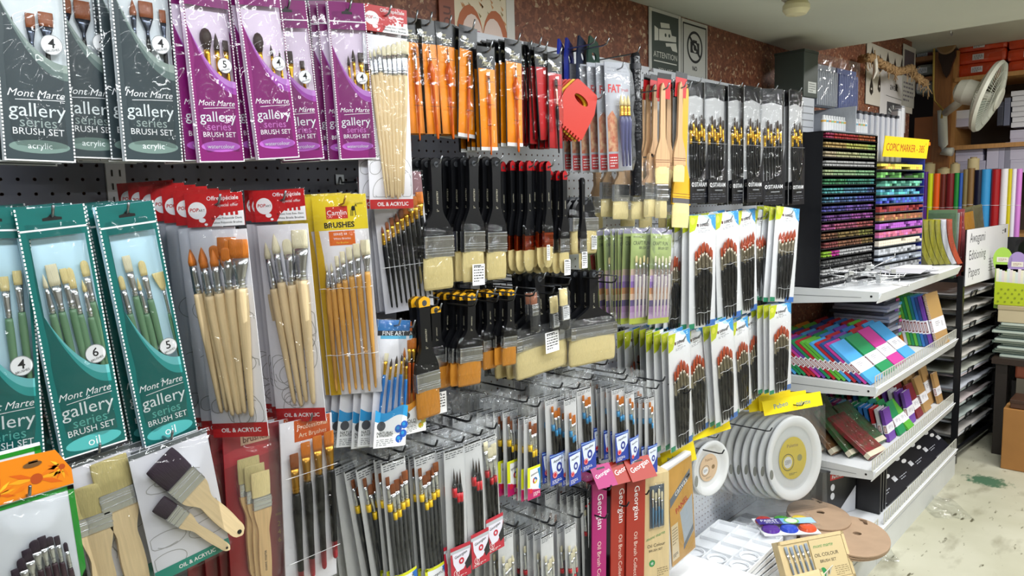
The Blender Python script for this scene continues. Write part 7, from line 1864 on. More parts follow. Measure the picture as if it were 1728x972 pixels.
poster('wall_poster', Matrix.Translation(((a.x + b.x) / 2, .022, a.z)), b.x - a.x, .36, mat('#8a4a34', .5), 'narrow brown poster beside the heart poster', 'poster', brown_p)
def nibs(p):
    p.rect(0, 0, 1, 1, mat('#cfcac0', .6), 1); rn = random.Random(8)
    for r in range(2):
        for k in range(6):
            u, v = .1 + .155 * k, .22 + .42 * r + rn.uniform(-.05, .05); D = mat('#2a2622', .5)
            p.poly([(u, v - .15), (u + .03, v), (u + .035, v + .1), (u, v + .16), (u - .035, v + .1), (u - .03, v)], D, 2); p.ell(u, v + .05, .012, .02, mat('#cfcac0', .6), 3)
a, b, c = wall_quad(1463, 68, 1543, 120)
poster('wall_poster', Matrix.Translation(((a.x + b.x) / 2, .022, 2.50)), b.x - a.x, .36, PS, 'white poster of pen nibs behind the rope by the far ceiling', 'poster', nibs)
def grey_p(p): p.rect(.1, .08, .9, .5, mat('#4a4650', .5), 1); p.lines(.1, .6, .9, 5, .07, .03, mat('#6a6872', .6), 1)
a, b, c = wall_quad(1524, 60, 1545, 110)
poster('wall_poster', Matrix.Translation(((a.x + b.x) / 2, .019, 2.58)), b.x - a.x, .40, PS, 'narrow pale notice at the wall corner above the pen nib poster', 'poster', grey_p)
def flower_p(p):
    p.rect(.25, .50, .78, .92, mat('#4a4c50', .5), 1); rn = random.Random(2)
    for k in range(14): 
        q = 2 * pi * k / 14; p.poly([(.51, .71), (.51 + .22 * cos(q), .71 + .17 * sin(q)), (.51 + .22 * cos(q + .25), .71 + .17 * sin(q + .25))], mat(('#cfd2d4', '#7f8286')[k % 2], .5), 2)
    p.text('award', .5, .22, p.w * .3, INK, 2); p.rect(.55, .16, .62, .28, INK, 2); p.line([(.2, .40), (.85, .42)], .003, INK, 2)
a, b, c = wall_quad(1486, 118, 1530, 185)
poster('wall_poster', Matrix.Translation(((a.x + b.x) / 2, .021, a.z)), b.x - a.x, .36, mat('#d6d4d6', .5), 'white sheet with a grey flower photo behind the silver markers', 'poster', flower_p)
for k, (x0, x1) in enumerate(((1529, 1535), (1536, 1544))):
    a, b, c = wall_quad(x0, 128, x1, 150)
    poster('wall_poster', Matrix.Translation(((a.x + b.x) / 2, .020, a.z)), b.x - a.x, .13, mat('#b8b4ac', .5), 'small dark photo card under the rope end, ' + ('inner one' if k == 0 else 'at the wall corner'), 'poster', lambda p: p.rect(.1, .08, .9, .75, mat('#2f2c30', .5), 1))
# rope garland
rp = [(1452, 100, .02), (1462, 97, .06), (1474, 98, .07), (1488, 108, .09), (1500, 114, .10), (1514, 121, .10), (1528, 118, .10), (1538, 114, .1), (1545, 128, .12), (1556, 136, .14), (1562, 140, .16)]
pts = [W(x, y, o) for x, y, o in rp]
t = thing('rope_garland', 'frayed straw rope strung across the posters at the far wall', 'rope', pts[0])
m = MB(); ROPE = mat('#9a7b54', .8, var=.25, scale=60, bump=.8)
fine = []
for a, b in zip(pts, pts[1:]):
    for q in range(4): fine.append(a.lerp(b, q / 4))
fine.append(pts[-1])
for s in range(3):
    m.tube([p - pts[0] + Vector((.0, .012 * sin(i * 1.3 + s * 2.1), .014 * cos(i * 1.3 + s * 2.1))) for i, p in enumerate(fine)], .014, ROPE, 6)
m.build('twisted_rope', t)
m = MB(); rn = random.Random(12)
for k in range(60):
    p = rn.choice(fine) - pts[0]; m.tube([p, p + Vector((rn.uniform(-.03, .03), rn.uniform(-.03, .0), rn.uniform(-.05, .02))), p + Vector((rn.uniform(-.06, .06), rn.uniform(-.05, 0), rn.uniform(-.10, .01)))], .0022, mat('#b5946a', .8), 4)
m.build('frayed_thread', t)
a = W(1476, 100, .08)
t = thing('white_horn', 'small white horn shaped hanging below the rope', 'ornament', a)
MB().tube([(0, 0, .02), (.006, -.004, -.03), (.004, -.004, -.07), (-.012, 0, -.105), (-.02, 0, -.115)], [.010, .013, .012, .006, .001], mat('#d8d4c8', .4), 8).build('horn', t)
MB().tube([(0, 0, .02), (-.004, 0, .05)], .003, ROPE, 5).build('cord', t)
# ceiling lamp holder and hook
a = Fz(1344, -8, 2.31); t = thing('ceiling_lamp', 'small cream round ceiling lamp at the top of the picture', 'lamp', Vector((a.x, a.y, 2.31)))
m = MB(); m.lathe([(.05, 0), (.05, -.012), (.038, -.02)], 20, mat('#b8b09a', .5)); m.build('base', t)
m = MB(); m.lathe([(.036, -.02), (.046, -.035), (.046, -.05), (.034, -.066), (.001, -.072)], 20, mat('#d8d0a8', .35)); m.build('globe', t)
m = MB(); m.tube([(.05, 0, -.01), (.065, 0, -.02), (.07, 0, -.012)], .006, mat('#4a4434', .5), 6); m.build('switch', t)
a = Fz(1605, 46, 2.62); t = thing('ceiling_hook', 'small bent hook on the far ceiling above the wall fan', 'hook', Vector((a.x, a.y, 2.62)))
m = MB(); m.tube([(0, 0, 0), (0, 0, -.03), (.02, 0, -.045), (.035, 0, -.03)], .005, STEEL, 6); m.build('bent_rod', t); m = MB(); m.lathe([(.03, 0), (.028, -.008)], 14, mat('#b5b3a8', .5)); m.build('base', t)

# ================================================================== paper rack beside the shelves
BLK = mat('#15161a', .35)
RK = thing('paper_rack', 'black wire paper rack of eleven trays beside the notebook shelves', 'rack', T3(4.87, -.495, 0, rz=-4))
rw, rd = .80, .42
for x in (0, rw):
    for y in (0, rd):
        MB().box((x - .015, y - .015, 0), (x + .015, y + .015, 1.42 if y else 1.12), BLK).build('post', RK)
m = MB()
for z in (.06, 1.08):
    for y in (0, rd): m.box((0, y - .008, z), (rw, y + .008, z + .02), BLK)
    for x in (0, rw): m.box((x - .008, 0, z), (x + .008, rd, z + .02), BLK)
m.build('rail_frame', RK)
PRC = ('#dedad2', '#dcdfe2', '#ccc8c4', '#b4c0bc', '#d8cccc', '#ccd0da', '#c4c8bc', '#dcd8d0', '#ccd2d0', '#d8d4cc')
for k in range(10):
    z = .14 + k * .093
    m = MB(); m.box((.01, .0, z), (rw - .01, rd, z + .004), BLK)
    for x in (.18, .62):
        m.tube([(x, -.002, z), (x, -.012, z + .035), (x + .09, -.012, z + .035), (x + .09, -.002, z)], .005, BLK, 6)
    m.build('tray', RK)
    mw = RK.matrix_world
    rn = random.Random(k)
    n = 3
    for j in range(n):
        o = MB(); q = .35
        # a sheet with a sagging, lifted edge
        vs = []; fs = []
        for a_ in range(9):
            for b_ in range(5):
                vs.append((.02 + (rw - .05) * a_ / 8, .004 + (rd - .05) * b_ / 4, z + .0095 + .007 * j + .0045 * j * abs(sin(a_ * .9 + k)) * (1 - b_ / 6) ** 2))
        for a_ in range(8):
            for b_ in range(4): i = a_ * 5 + b_; fs.append((i, i + 5, i + 6, i + 1))
        top = o.add(vs, fs, mat(PRC[(k + j) % 10], .6), True); nv = len(vs)
        o.add([(x, y, z_ - .0045) for x, y, z_ in vs], [f[::-1] for f in fs], mat(PRC[(k + j) % 10], .6))
        s_ = o.build('paper_sheaf'); s_.matrix_world = mw @ T3(rn.uniform(-.01, .01), rn.uniform(-.01, 0), 0)
        tag(s_, 'thick pale paper sheaf lying in the ' + ('bottom', 'second', 'third', 'fourth', 'fifth', 'sixth', 'seventh', 'eighth', 'ninth', 'top')[k] + ' tray of the black rack', 'paper', 'papers in rack tray ' + str(k + 1))
    lb = Print(.06, .05, .001, WPRINT); lb.lines(.15, .3, .85, 2, .3, .1, mat('#8a8d92', .6)); lb.build('label_card', RK, (rw + .005, -.02, z + .065), (rad(-25), 0, rad(-15)))
SB = thing('rack_sign', 'white sign with tall grey lettering on top of the black rack', 'sign', RK.matrix_world @ T3(rw / 2 + .02, -.022, 1.385))
p = Print(.84, .325, .004, mat('#e2e2e6', .45)); LT = mat('#4a4a50', .5)
for k, s in enumerate(('Awagami', 'Editioning', 'Papers')): p.text(s, .06, .18 + .31 * k, (.46, .52, .34)[k] , LT, 1, align='l', maxh=.074)
p.lines(.52, .60, .93, 5, .055, .016, mat('#8d8d92', .6), 1); p.rect(.90, .08, .94, .16, LT, 1); p.lines(.84, .1, .89, 2, .05, .02, LT, 1)
p.build('sign_board', SB); m = MB(); m.box((-.42, .004, -.33), (.42, .012, .0), BLK); m.build('backing', SB)
# bound papers and folders standing behind the sign
OLV = mat('#8f8a1c', .4, var=.08, scale=8)
for k in range(6):
    col = OLV if k < 4 else (mat('#b9bac2', .5) if k == 4 else mat('#a0442c', .35, bump=.3))
    P_ = T3(4.50 + .058 * k, -.30, Z1 + .0, rz=-4) if False else T3(4.555 + .024 * k, -.335 - .024 * k, Z1 + .004, rz=-40)
    t = thing('paper_roll_pad', (WORDC['lime'][:0] + ('olive green curved paper pad', 'olive green curved paper pad', 'olive green curved paper pad', 'olive green curved paper pad', 'silver grey curved paper pad', 'rust red curved paper pad')[k]) + ' sagging at the far shelf end, ' + ('first', 'second', 'third', 'fourth', 'fifth', 'last')[k] + ' from the marker stand', 'paper pad', P_, 'curved paper pads')
    m = MB(); n = 10; vs, fs = [], []
    for i in range(n + 1):
        q = i / n; x = .075 * q ** 2.2; z = .25 * (1 - q)
        for y in (0, .10): vs += [(x, y, z), (x + .030, y, z + .004)]
    for i in range(n):
        a_ = 4 * i; b_ = a_ + 4
        fs += [(a_, b_, b_ + 1, a_ + 1), (a_ + 2, a_ + 3, b_ + 3, b_ + 2), (a_, a_ + 2, b_ + 2, b_), (a_ + 1, b_ + 1, b_ + 3, a_ + 3)]
    fs += [(0, 1, 3, 2), (4 * n, 4 * n + 2, 4 * n + 3, 4 * n + 1)]
    m.add(vs, fs, col); m.build('pad', t)
    link('clear_wrap', film_mesh(.05, .25, .01, FILM2, 0), t, (.02, -.004, .25))
for k, (c, lb) in enumerate((('#5d7a5a', 'green folder leaning behind the white rack sign'), ('#8f9a94', 'grey green folder leaning behind the white rack sign'), ('#a8342c', 'red folder leaning behind the white rack sign'), ('#8e3a40', 'maroon folder leaning behind the white rack sign'), ('#9c4a52', 'broad wine folder facing out behind the rack sign'), ('#c8902a', 'ochre folder behind the rack sign'), ('#6a6c48', 'olive folder with clear cover at the end of the rack top'))):
    t = thing('paper_folder', lb, 'folder', RK.matrix_world @ T3(.02 + (.045 * k if k < 4 else .20 + .20 * (k - 4)), (.20 if k < 4 else .12), 1.10, rz=(-84 if k < 4 else -6), ry=(0 if k < 4 else -4), rx=(-4 if k < 4 else -6)), 'folders on the rack')
    m = MB(); m.rbox((0, 0, 0), (.26 if k > 3 else .15, .01, .40 - .02 * (k % 3)), mat(c, .4, var=.06, scale=10), .002); m.build('cover', t); link('clear_wrap', film_mesh(.26 if k > 3 else .15, .38, .006, FILM2, 0), t, (.13 if k > 3 else .075, -.002, .385))

# ================================================================== the dark counter with card rolls
CN = thing('smoked_bin', 'glossy smoked black bin holding coloured card rolls behind the rack', 'bin', Vector((5.72, -.04, 0)))
SMK = new_mat('smoked_acrylic'); m_, nt, b_ = SMK
b_.inputs['Base Color'].default_value = (.006, .006, .008, 1); b_.inputs['Roughness'].default_value = .06
MB().box((0, -.85, 0), (.02, .0, 1.30), m_).build('front_panel', CN)
MB().box((.02, -.85, 1.24), (.38, .0, 1.26), m_).build('deck', CN); MB().box((.02, -.85, 0), (.38, -.83, 1.24), m_).build('end_panel', CN)
MB().box((.36, -.83, 0), (.38, 0, 1.24), m_).build('rear_panel', CN)
RLS = [(1562, '#5a2a8c', 8, 290, 'purple'), (1570, '#d4e81a', 9, 293, 'fluorescent yellow'), (1581, '#f0601a', 11, 293, 'fluorescent orange'), (1592, '#6e2a22', 9, 294, 'brown sparkle'), (1604, '#7a1f24', 14, 293, 'dark red'), (1615, '#1c8a3a', 9, 292, 'green sparkle'), (1622, '#2a5ab0', 6, 292, 'blue sparkle'),
       (1630, '#8a7a50', 9, 286, 'olive kraft'), (1639, '#8a6a40', 12, 284, 'kraft brown'), (1652, '#131830', 16, 287, 'navy'), (1664, '#3a9ad8', 17, 286, 'sky blue'), (1681, '#a81a20', 15, 286, 'deep red'), (1696, '#eceaf0', 14, 285, 'white'), (1705, '#d8c81e', 7, 285, 'lemon'), (1712, '#ece8f4', 8, 285, 'off white'), (1721, '#dc8ae0', 9, 285, 'pink')]
for k, (x, c, w_, yt, nm) in enumerate(RLS):
    u = 5.79 if k < 7 else 5.89
    a = Gx(x - w_ / 2, yt, u); b = Gx(x + w_ / 2, yt, u); wd = abs(a.y - b.y) * 1.04
    t = thing('card_roll', nm + ' card roll standing in the dark bin, ' + ('front group' if k < 7 else 'rear group'), 'paper roll', Vector((u + wd * .3, (a.y + b.y) / 2, 1.262)), 'card rolls in the bin')
    m = MB(); hgt = max(.3, a.z - 1.262); C_ = mat(c, .3)
    m.lathe([(wd * .5, 0), (wd * .5, hgt), (wd * .42, hgt), (wd * .42, hgt - .05), (.001, hgt - .05)], 18, C_); m.build('sheet', t)
    m = MB(); m.tube([(wd * .5 * cos(q), wd * .5 * sin(q), hgt * .5) for q in [2 * pi * i / 16 for i in range(17)]], .0015, WHITE, 4); m.build('rubber_band', t)
for k, (x, yt, w_) in enumerate(((1567, 277, 20), (1592, 285, 22), (1611, 277, 16), (1642, 268, 20))):
    a = Gx(x - w_ / 2, yt, 6.0); b = Gx(x + w_ / 2, yt, 6.0); wd = abs(a.y - b.y)
    t = thing('card_roll', 'tall cream paper roll rising behind the coloured rolls, ' + ('nearest the marker stand', 'second', 'third', 'tallest with a torn top')[k], 'paper roll', Vector((6.02, (a.y + b.y) / 2, 1.262)), 'cream paper rolls')
    m = MB(); hgt = a.z - 1.262; m.lathe([(wd * .5, 0), (wd * .5, hgt), (wd * .4, hgt), (wd * .4, hgt - .06), (.001, hgt - .06)], 18, mat('#c9b98a', .6)); m.build('sheet', t)
    m = MB(); m.lathe([(wd * .3, hgt - .06), (wd * .3, hgt + .01), (wd * .26, hgt + .01)], 14, mat('#a8946a', .6)); m.build('inner_roll', t)

# ================================================================== bookcase along the far side
WB = mat('#8a5a30', .5, var=.15, scale=12, stretch=(6, 6, .6)); WBL = mat('#b5854e', .5, var=.12, scale=12, stretch=(6, 6, .6))
BC = thing('bookcase', 'tall brown wooden bookcase loaded with orange bundles and pale boxes', 'bookcase', Vector((6.15, 0, 0)))
def py(x, u=6.15): return Gx(x, 200, u).y
MB().box((-.03, py(1604), 0), (.02, py(1576), 2.6), WB).build('post', BC)
MB().box((.02, py(1611), 0), (.55, py(1604), 2.6), WBL).build('side_panel', BC)
MB().box((.53, -1.8, 0), (.55, 1.0, 2.6), mat('#3a2c22', .6)).build('back_panel', BC)
ZS = (2.10, 1.84 - .02, 1.28, .75)
zsh = [Gx(1660, 118, 6.15).z, Gx(1660, 240, 6.15).z]
ZA = Gx(1640, 128, 6.15).z; ZB = Gx(1660, 243, 6.15).z
for z in (ZA, ZB, 1.30, .8): MB().box((0, -1.8, z - .03), (.53, py(1608), z), WBL).build('shelf_board', BC)
for z in (Gx(1560, 95, 6.15).z, Gx(1560, 130, 6.15).z - .0, ZB - .0, 1.5): MB().box((0, py(1578), z - .03), (.53, .98, z), WB).build('shelf_board', BC)
MB().box((-.02, py(1585), ZB - .16), (.01, py(1545), ZB + .22), mat('#9a5a2a', .5, var=.1, scale=10)).build('apron_panel', BC)
# orange bundles
ORB = mat('#d8481c', .22, var=.18, scale=9, bump=.9, bscale=14)
def bundle(x0, x1, y0, y1, label, u=6.22, col=None, d=.36):
    a = Gx(x0, y1, u); b = Gx(x1, y1, u); t_ = Gx((x0 + x1) / 2, y0, u); w_ = abs(a.y - b.y); h_ = t_.z - (a.z + b.z) / 2
    t = thing('wrapped_bundle', label, 'bundle', Vector((u, (a.y + b.y) / 2, (a.z + b.z) / 2)), 'orange wrapped bundles')
    m = MB(); m.rbox((0, -w_ / 2, 0), (d, w_ / 2, h_), col or ORB, min(.03, h_ * .3)); me = m.mesh('wrapping'); link('wrapping', me, t)
    p = Print(.07, .04, .001, WPRINT); p.lines(.1, .2, .9, 4, .2, .08, INK); p.build('label_card', t, (-.002, .02, h_ * .72), (0, 0, rad(-90)))
    link('clear_wrap', film_mesh(w_ * .96, h_ * .9, .008, FILM2, 0), t, (-.003, 0, h_ * .95), (0, 0, rad(-90)))
bundle(1614, 1694, 105, 128, 'orange wrapped bundle at the bottom of the first stack in the bookcase')
bundle(1615, 1698, 84, 106, 'orange wrapped bundle, third from the top of the first stack')
bundle(1616, 1700, 64, 85, 'orange wrapped bundle, second from the top of the first stack')
bundle(1617, 1695, 40, 65, 'orange wrapped bundle on top of the first stack under the ceiling')
bundle(1700, 1790, 98, 120, 'orange wrapped bundle at the bottom of the second stack')
bundle(1699, 1790, 78, 99, 'orange wrapped bundle, second up in the second stack')
bundle(1701, 1790, 58, 79, 'orange wrapped bundle, third up in the second stack')
bundle(1694, 1790, 34, 59, 'red orange wrapped bundle on top of the second stack', col=mat('#c03a20', .25, bump=.8, bscale=14))
# red and silver bundles in the dark niche
for k, (x0, x1, y0, y1, c, lb) in enumerate(((1546, 1577, 70, 84, '#8a1c20', 'dark red bundle on top of the dark niche by the wall corner'), (1546, 1577, 84, 95, '#7a1a1e', 'dark red bundle under the other in the dark niche'), (1545, 1576, 108, 128, '#9a9c90', 'silvery crumpled bundle in the dark niche under the red ones'), (1544, 1576, 134, 158, '#a8aa9e', 'silvery crumpled bundle, lower in the dark niche'))):
    bundle(x0, x1, y0, y1, lb, col=mat(c, .3, var=.25, scale=12, bump=1.0, bscale=20))
for k in range(7):
    a = Gx(1560, 262 + 9 * k, 6.2)
    t = thing('dark_folder', 'dark folder lying in the niche above the cream rolls, ' + ('topmost', 'second', 'third', 'fourth', 'fifth', 'sixth', 'lowest')[k], 'folder', Vector((6.2, a.y, a.z)), 'dark folders in the niche')
    m = MB(); m.rbox((0, -.07, 0), (.3, .07, .022), mat(('#3a3c3e', '#5a5248', '#2c2e30')[k % 3], .5), .003); m.build('cover', t); m = MB(); m.box((-.001, -.06, .006), (0, .06, .016), mat('#8a8a84', .6)); m.build('page_block', t)
# pale boxes
LAV = mat('#c4c0d4', .55, var=.03, scale=5); LAV2 = mat('#b0aec4', .55); WPX = mat('#dcdce4', .5)
def pbox(x0, x1, y0, y1, label, c=LAV, u=6.2, seams=0, vert=False, group='pale boxes in the bookcase'):
    a = Gx(x0, y1, u); b = Gx(x1, y1, u); t_ = Gx((x0 + x1) / 2, y0, u); w_ = abs(a.y - b.y); h_ = t_.z - (a.z + b.z) / 2; zb = (a.z + b.z) / 2
    t = thing('paper_box', label, 'box', Vector((u, (a.y + b.y) / 2, zb)), group)
    m = MB(); m.rbox((0, -w_ / 2, 0), (.28, w_ / 2, h_), c, .003); m.build('carton', t)
    m = MB(); m.box((-.0012, -w_ / 2 + .004, h_ * .80), (.0, w_ / 2 - .004, h_ * .81), mat('#8a88a0', .6)); m.build('lid_seam', t)
for k, (y0, y1) in enumerate(((250, 262), (262, 272), (272, 300), (300, 330))): pbox(1612, 1662 - 4 * (k < 2), y0, y1, 'lavender paper box under the fan, ' + ('topmost slim one', 'second slim one', 'third, thick', 'lowest, thick')[k], LAV if k % 2 else LAV2)
pbox(1664, 1684, 240 + 4, 285, 'upright pale box between the lavender boxes, wider', LAV); pbox(1684, 1694, 242, 285, 'upright pale box between the lavender boxes, narrow', LAV2); pbox(1694, 1704, 240, 285, 'upright grey box beside the big lavender boxes', mat('#8a8a9c', .5))
for k, (y0, y1) in enumerate(((217, 232), (232, 250), (250, 268), (268, 290))): pbox(1704, 1790, y0, y1, 'big lavender paper box at the picture edge, ' + ('topmost', 'second', 'third', 'lowest')[k], LAV)
for k in range(7):
    pbox(1706 + (k % 2) * 2, 1790, 150 + 9 * k, 158.5 + 9 * k, 'white slim paper pack in the tall pile right of the fan'.replace('right of', 'beyond') + ', ' + ('top', 'second', 'third', 'fourth', 'fifth', 'sixth', 'bottom')[k] + ' one', WPX, group='white slim packs')
pbox(1612, 1636, 186, 200, 'pale box behind the fan bracket, upper', WPX); pbox(1612, 1636, 200, 214, 'pale box behind the fan bracket, lower', LAV)
pbox(1682, 1692, 172, 212, 'dark standing folder behind the fan', mat('#3a3c4a', .5)); pbox(1693, 1703, 165, 212, 'blue grey standing folder behind the fan', mat('#6a6e84', .5))
# wall fan
FW = mat('#cfd0c4', .4); FG = mat('#bfc2b6', .4)
fc = Gx(1668, 163, 5.55); FAN = thing('wall_fan', 'cream wall fan with a round wire guard on the bookcase post', 'fan', fc)
ax = cam_axis(Vector((.71, .39, -.60))).normalized(); q = ax.to_track_quat('Z', 'Y').to_matrix().to_4x4()
R_ = .215
m = MB(); m.lathe([(R_, -.02), (R_ + .012, 0), (R_, .018), (R_ - .012, 0)], 40, FW, mw=q, caps=False); m.build('guard_rim', FAN)
m = MB(); n = 72
for k in range(n):
    a = 2 * pi * k / n
    m.tube([q @ Vector((r * cos(a), r * sin(a), .018 + .045 * (1 - (r / R_) ** 2))) for r in (.065, .12, .17, R_)], .0016, FG, 4, caps=False)
    m.tube([q @ Vector((r * cos(a), r * sin(a), -.02 - .05 * (1 - (r / R_) ** 2))) for r in (.06, .14, R_)], .0016, FG, 4, caps=False)
for r in (.12, .17): m.tube([q @ Vector((r * cos(a), r * sin(a), .018 + .045 * (1 - (r / R_) ** 2))) for a in [2 * pi * i / 36 for i in range(37)]], .0018, FG, 4)
m.build('wire_guard_grille', FAN)
m = MB(); m.lathe([(.07, .055), (.075, .062), (.06, .07), (.001, .072)], 28, FW, mw=q); m.build('centre_badge', FAN)
bl = mat('#9fa89c', .3)
for k in range(3):
    m = MB(); vs, fs = [], []
    for i in range(7):
        r = .03 + .155 * i / 6
        for j in range(5):
            a = 2 * pi * k / 3 + (.25 + .55 * i / 6) * 2 * (j / 4 - .5) * .9; vs.append(q @ Vector((r * cos(a), r * sin(a), .014 * (j - 2) / 2)))
    for i in range(6):
        for j in range(4): b = i * 5 + j; fs.append((b, b + 5, b + 6, b + 1))
    m.add(vs, fs, bl, True); m.build('blade', FAN)
m = MB(); m.lathe([(.03, .02), (.03, -.04)], 16, FW, mw=q); m.build('hub', FAN)
m = MB(); m.lathe([(.04, -.05), (.075, -.07), (.08, -.13), (.065, -.18), (.03, -.20), (.001, -.2)], 24, FW, mw=q); m.build('motor_housing', FAN)
e = Gx(1592, 200, 6.08) - fc; k1 = q @ Vector((0, 0, -.12))
e1 = Gx(1596, 190, 5.95) - fc
m = MB(); m.tube([k1, k1 + Vector((.03, .06, -.06)), e1 + Vector((0, 0, 0))], [.03, .026, .026], FW, 10); m.build('arm', FAN)
b0 = Gx(1590, 186, 6.05) - fc; b1 = Gx(1592, 255, 6.05) - fc
m = MB(); m.tube([b0, b0 + (b1 - b0) * .1, b0 + (b1 - b0) * .85, b1, b1 + Vector((-.01, -.06, -.01))], .032, FW, 10); m.build('wall_bracket', FAN)
# clock on the post, cable
ck = Gx(1600, 88, 6.11); t = thing('wall_clock', 'carved dark wooden pendulum clock on the bookcase post', 'clock', ck)
DW = mat('#2c1a12', .4)
q2 = Matrix.Rotation(rad(-90), 4, 'Z') @ Matrix.Scale(.72, 4)
m = MB(); m.prism([(-.07, .14), (0, .18), (.07, .14), (.075, -.05), (.05, -.12), (.03, -.2), (0, -.25), (-.03, -.2), (-.05, -.12), (-.075, -.05)][::-1], -.04, .0, DW, mw=q2); m.build('case', t)
m = MB(); m.lathe([(.06, 0), (.062, .012), (.05, .016), (.001, .016)], 24, mat('#8a6a44', .35), mw=Matrix.Translation((-.042, 0, .04)) @ Matrix.Rotation(rad(-90), 4, 'Y')); m.build('dial', t)
m = MB(); m.box((-.062, -.002, .03), (-.06, .002, .08), BLACK); m.box((-.062, -.03, .038), (-.06, 0, .042), BLACK); m.build('hand', t)
cb = [(1578, 68, 6.1), (1577, 110, 6.1), (1576, 150, 6.1), (1578, 170, 6.1), (1588, 180, 6.08), (1592, 186, 6.0), (1590, 200, 6.0)]
P_ = [Gx(*c) + Vector((-.02, 0, 0)) for c in cb]; t = thing('fan_cable', 'yellowed cable running down the bookcase post to the fan', 'cable', P_[0])
MB().tube([p - P_[0] for p in P_], .007, mat('#c0a04a', .5), 6).build('cord', t); m = MB(); m.rbox((-.012, -.015, -.03), (.012, .015, .01), FW, .003); m.build('clip', t)

# ================================================================== low goods at the picture's far edge
t = thing('card_display', 'lime green dotted display box of cards beyond the rack', 'display box', Vector((5.25, -.90, 0)))
u = 5.25
a = Gx(1679, 470, u); b = Gx(1728, 520, u)
LM = mat('#a8b81e', .4)
m = MB(); y0, y1 = Gx(1679, 480, u).y, Gx(1800, 480, u).y; zb, zt_ = Gx(1700, 515, u).z, Gx(1679, 475, u).z
vs = [(0, y0 + .90, zb), (0, y1 + .90, zb), (0, y1 + .90, zb + .12), (0, y0 + .90, zt_)]
m.add(vs + [(x + .012, y, z) for x, y, z in vs], [(0, 1, 2, 3)[::-1], (4, 5, 6, 7), (0, 1, 5, 4), (3, 2, 6, 7)[::-1], (0, 3, 7, 4)], LM)
m.box((.012, y1 + .9, zb), (.4, y0 + .9, zb + .012), LM); m.build('box', t)
m = MB()
for i in range(14):
    for j in range(4): m.lathe([(.006, 0), (.006, .001)], 8, mat('#7d8a14', .5), mw=Matrix.Translation((-.001, y0 + .88 - .035 * i - .015 * (j % 2), zb + .02 + .025 * j)) @ Matrix.Rotation(rad(-90), 4, 'Y'))
m.build('dot_pattern', t)
for k, (x, y, c, lb) in enumerate(((1692, 438, '#9ac24a', 'green oval topped card in the lime display'), (1717, 446, '#9a84b8', 'lilac oval topped card in the lime display'))):
    c0 = Gx(x, y, u + .06); o = thing('greeting_card', lb, 'card', c0, 'oval topped cards')
    m = MB(); m.lathe([(.05, -.002), (.05, .002)], 24, mat(c, .45), mw=Matrix.Rotation(rad(-90), 4, 'Y') @ Matrix.Diagonal((1.5, 1, 1, 1)) @ Matrix.Identity(4)); m.box((-.002, -.035, -.30), (.002, .035, -.03), mat(c, .45)); m.build('card', o)
    p = Print(.06, .03, .0006, mat('#d5d0c4', .5)); p.lines(.15, .3, .85, 3, .18, .07, mat('#8a5a4a', .6)); p.build('oval_label', o, (-.0032, 0, .015), (0, 0, rad(-90)))
for k in range(12):
    a = Gx(1683 + 4.6 * k, 470, u + .05 + .0 * k); o = thing('greeting_card', 'pale card filed upright in the lime display', 'card', Vector((u + .05, a.y, zb + .014)), 'pale cards in the lime display')
    m = MB(); m.rbox((0, -.008, 0), (.16, .008, .20 - .006 * (k % 4)), mat(('#d8d4c0', '#c8d0d0', '#d4c8cc')[k % 3], .5), .002); m.build('card', o)
for k in range(13):
    zz = .60 + .0162 * k
    o = thing('grey_pad', 'grey green pad in the low pile beyond the rack' if k < 12 else 'grey green pad on top of the low pile beyond the rack', 'pad', Vector((5.23 + .02 * ((k * 5) % 3), -.84 + .015 * ((k * 7) % 4), zz)), 'grey green pads' if k < 12 else None)
    m = MB(); m.rbox((0, -.3, 0), (.36, .2, .0155), mat('#66786e' if k % 3 else '#9aa8a0', .5), .004); m.build('cover', o); m = MB(); m.box((-.0008, -.29, .005), (0, .19, .012), mat('#b8c0b4', .6)); m.build('page_edge', o)
t = thing('low_table', 'dark low table under the grey green pads', 'table', Vector((5.18, -.95, 0)))
MB().box((0, -.5, .565), (.5, .34, .60), mat('#2a1c14', .5)).build('tabletop', t)
for x in (.05, .45):
    for y in (-.45, .29): MB().box((x - .03, y - .03, 0), (x + .03, y + .03, .565), mat('#201814', .5)).build('leg', t)
MB().box((.12, -.42, .002), (.40, .25, .45), mat('#1f1b1a', .6)).build('storage_panel', t)
t = thing('storage_box', 'cream flat box between the grey green pads and the lime display', 'box', Vector((5.24, -.86, .812)))
MB().rbox((0, -.35, 0), (.38, .24, zb - .815), mat('#b8ab8c', .5), .004).build('carton', t); MB().rbox((-.003, -.353, zb - .84), (.383, .243, zb - .814), mat('#a89a7a', .5), .003).build('lid', t)
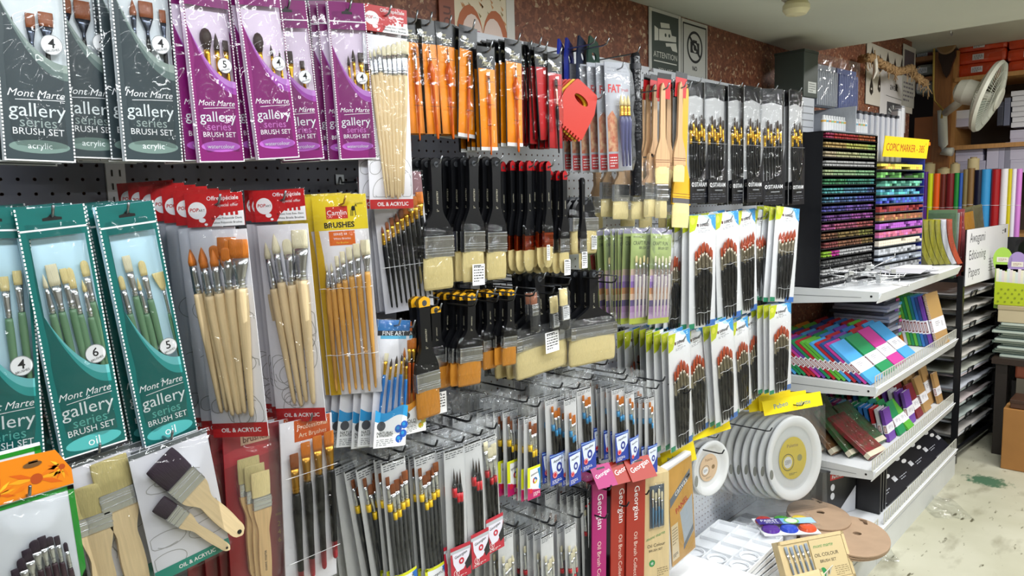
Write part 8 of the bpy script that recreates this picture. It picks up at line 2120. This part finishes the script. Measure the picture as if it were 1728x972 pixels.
t = thing('leather_case', 'brown leather case with a brass clasp under the grey green pads', 'case', Vector((5.185, -.95, .49)))
MB().rbox((0, -.35, 0), (.1, .22, .09), mat('#6b3420', .35, bump=.3), .012).build('case', t); m = MB(); m.tube([(-.004, -.06, .03), (-.02, -.06, .03), (-.02, -.12, .03), (-.004, -.12, .03)], .005, GOLD, 6); m.build('clasp', t)
MB().box((0.0, -.34, -.49), (.09, .21, 0), mat('#5a5448', .6)).build('stand', t)
# carton
c0 = Fz(1688, 790, 0); t = thing('carton', 'brown cardboard carton with a printed letter on the floor', 'box', Vector((c0.x, c0.y, 0)))
CB = mat('#9a6a34', .6, var=.05, scale=10)
m = MB(); m.rbox((0, -.5, .001), (.20, 0, .36), CB, .004); p = blank(.5, .36); p.text('K', .38, .45, .07, INK, 2); face_print(m, p, Matrix.Translation((0, -.25, .36)) @ LEFTFACE); m.build('carton', t)
MB().box((.08, -.5, .3605), (.13, 0, .3615), mat('#b98a54', .4)).build('tape_strip', t)
t = thing('carton', 'dark brown flat box lying on the cardboard carton', 'box', Vector((c0.x + .01, c0.y - .25, .363)))
MB().rbox((0, -.22, 0), (.18, .22, .045), mat('#4a2c1c', .5), .004).build('carton', t); MB().rbox((-.003, -.223, .03), (.183, .223, .05), mat('#3c2416', .5), .003).build('lid', t)
# clear plastic scraps on the floor
for k, (x, y, s) in enumerate(((1592, 858, .13), (1478, 930, .10))):
    c0 = Fz(x, y, .0); t = thing('plastic_scrap', ('crumpled clear plastic bag on the floor by the base deck' if k == 0 else 'small clear plastic scrap on the floor near the deck joint'), 'plastic bag', c0 + Vector((0, 0, .002)), 'plastic scraps')
    m = MB(); rn = random.Random(k + 4); vs, fs = [], []
    for j in range(7):
        for i in range(8): vs.append(((i / 7 - .5) * 2 * s, (j / 6 - .5) * 1.4 * s, .002 + (rn.random() * .035 if 0 < i < 7 and 0 < j < 6 else 0)))
    for j in range(6):
        for i in range(7): b = j * 8 + i; fs.append((b, b + 1, b + 9, b + 8))
    m.add(vs, fs, FILM2); m.build('clear_bag', t, rot=(0, 0, .6))
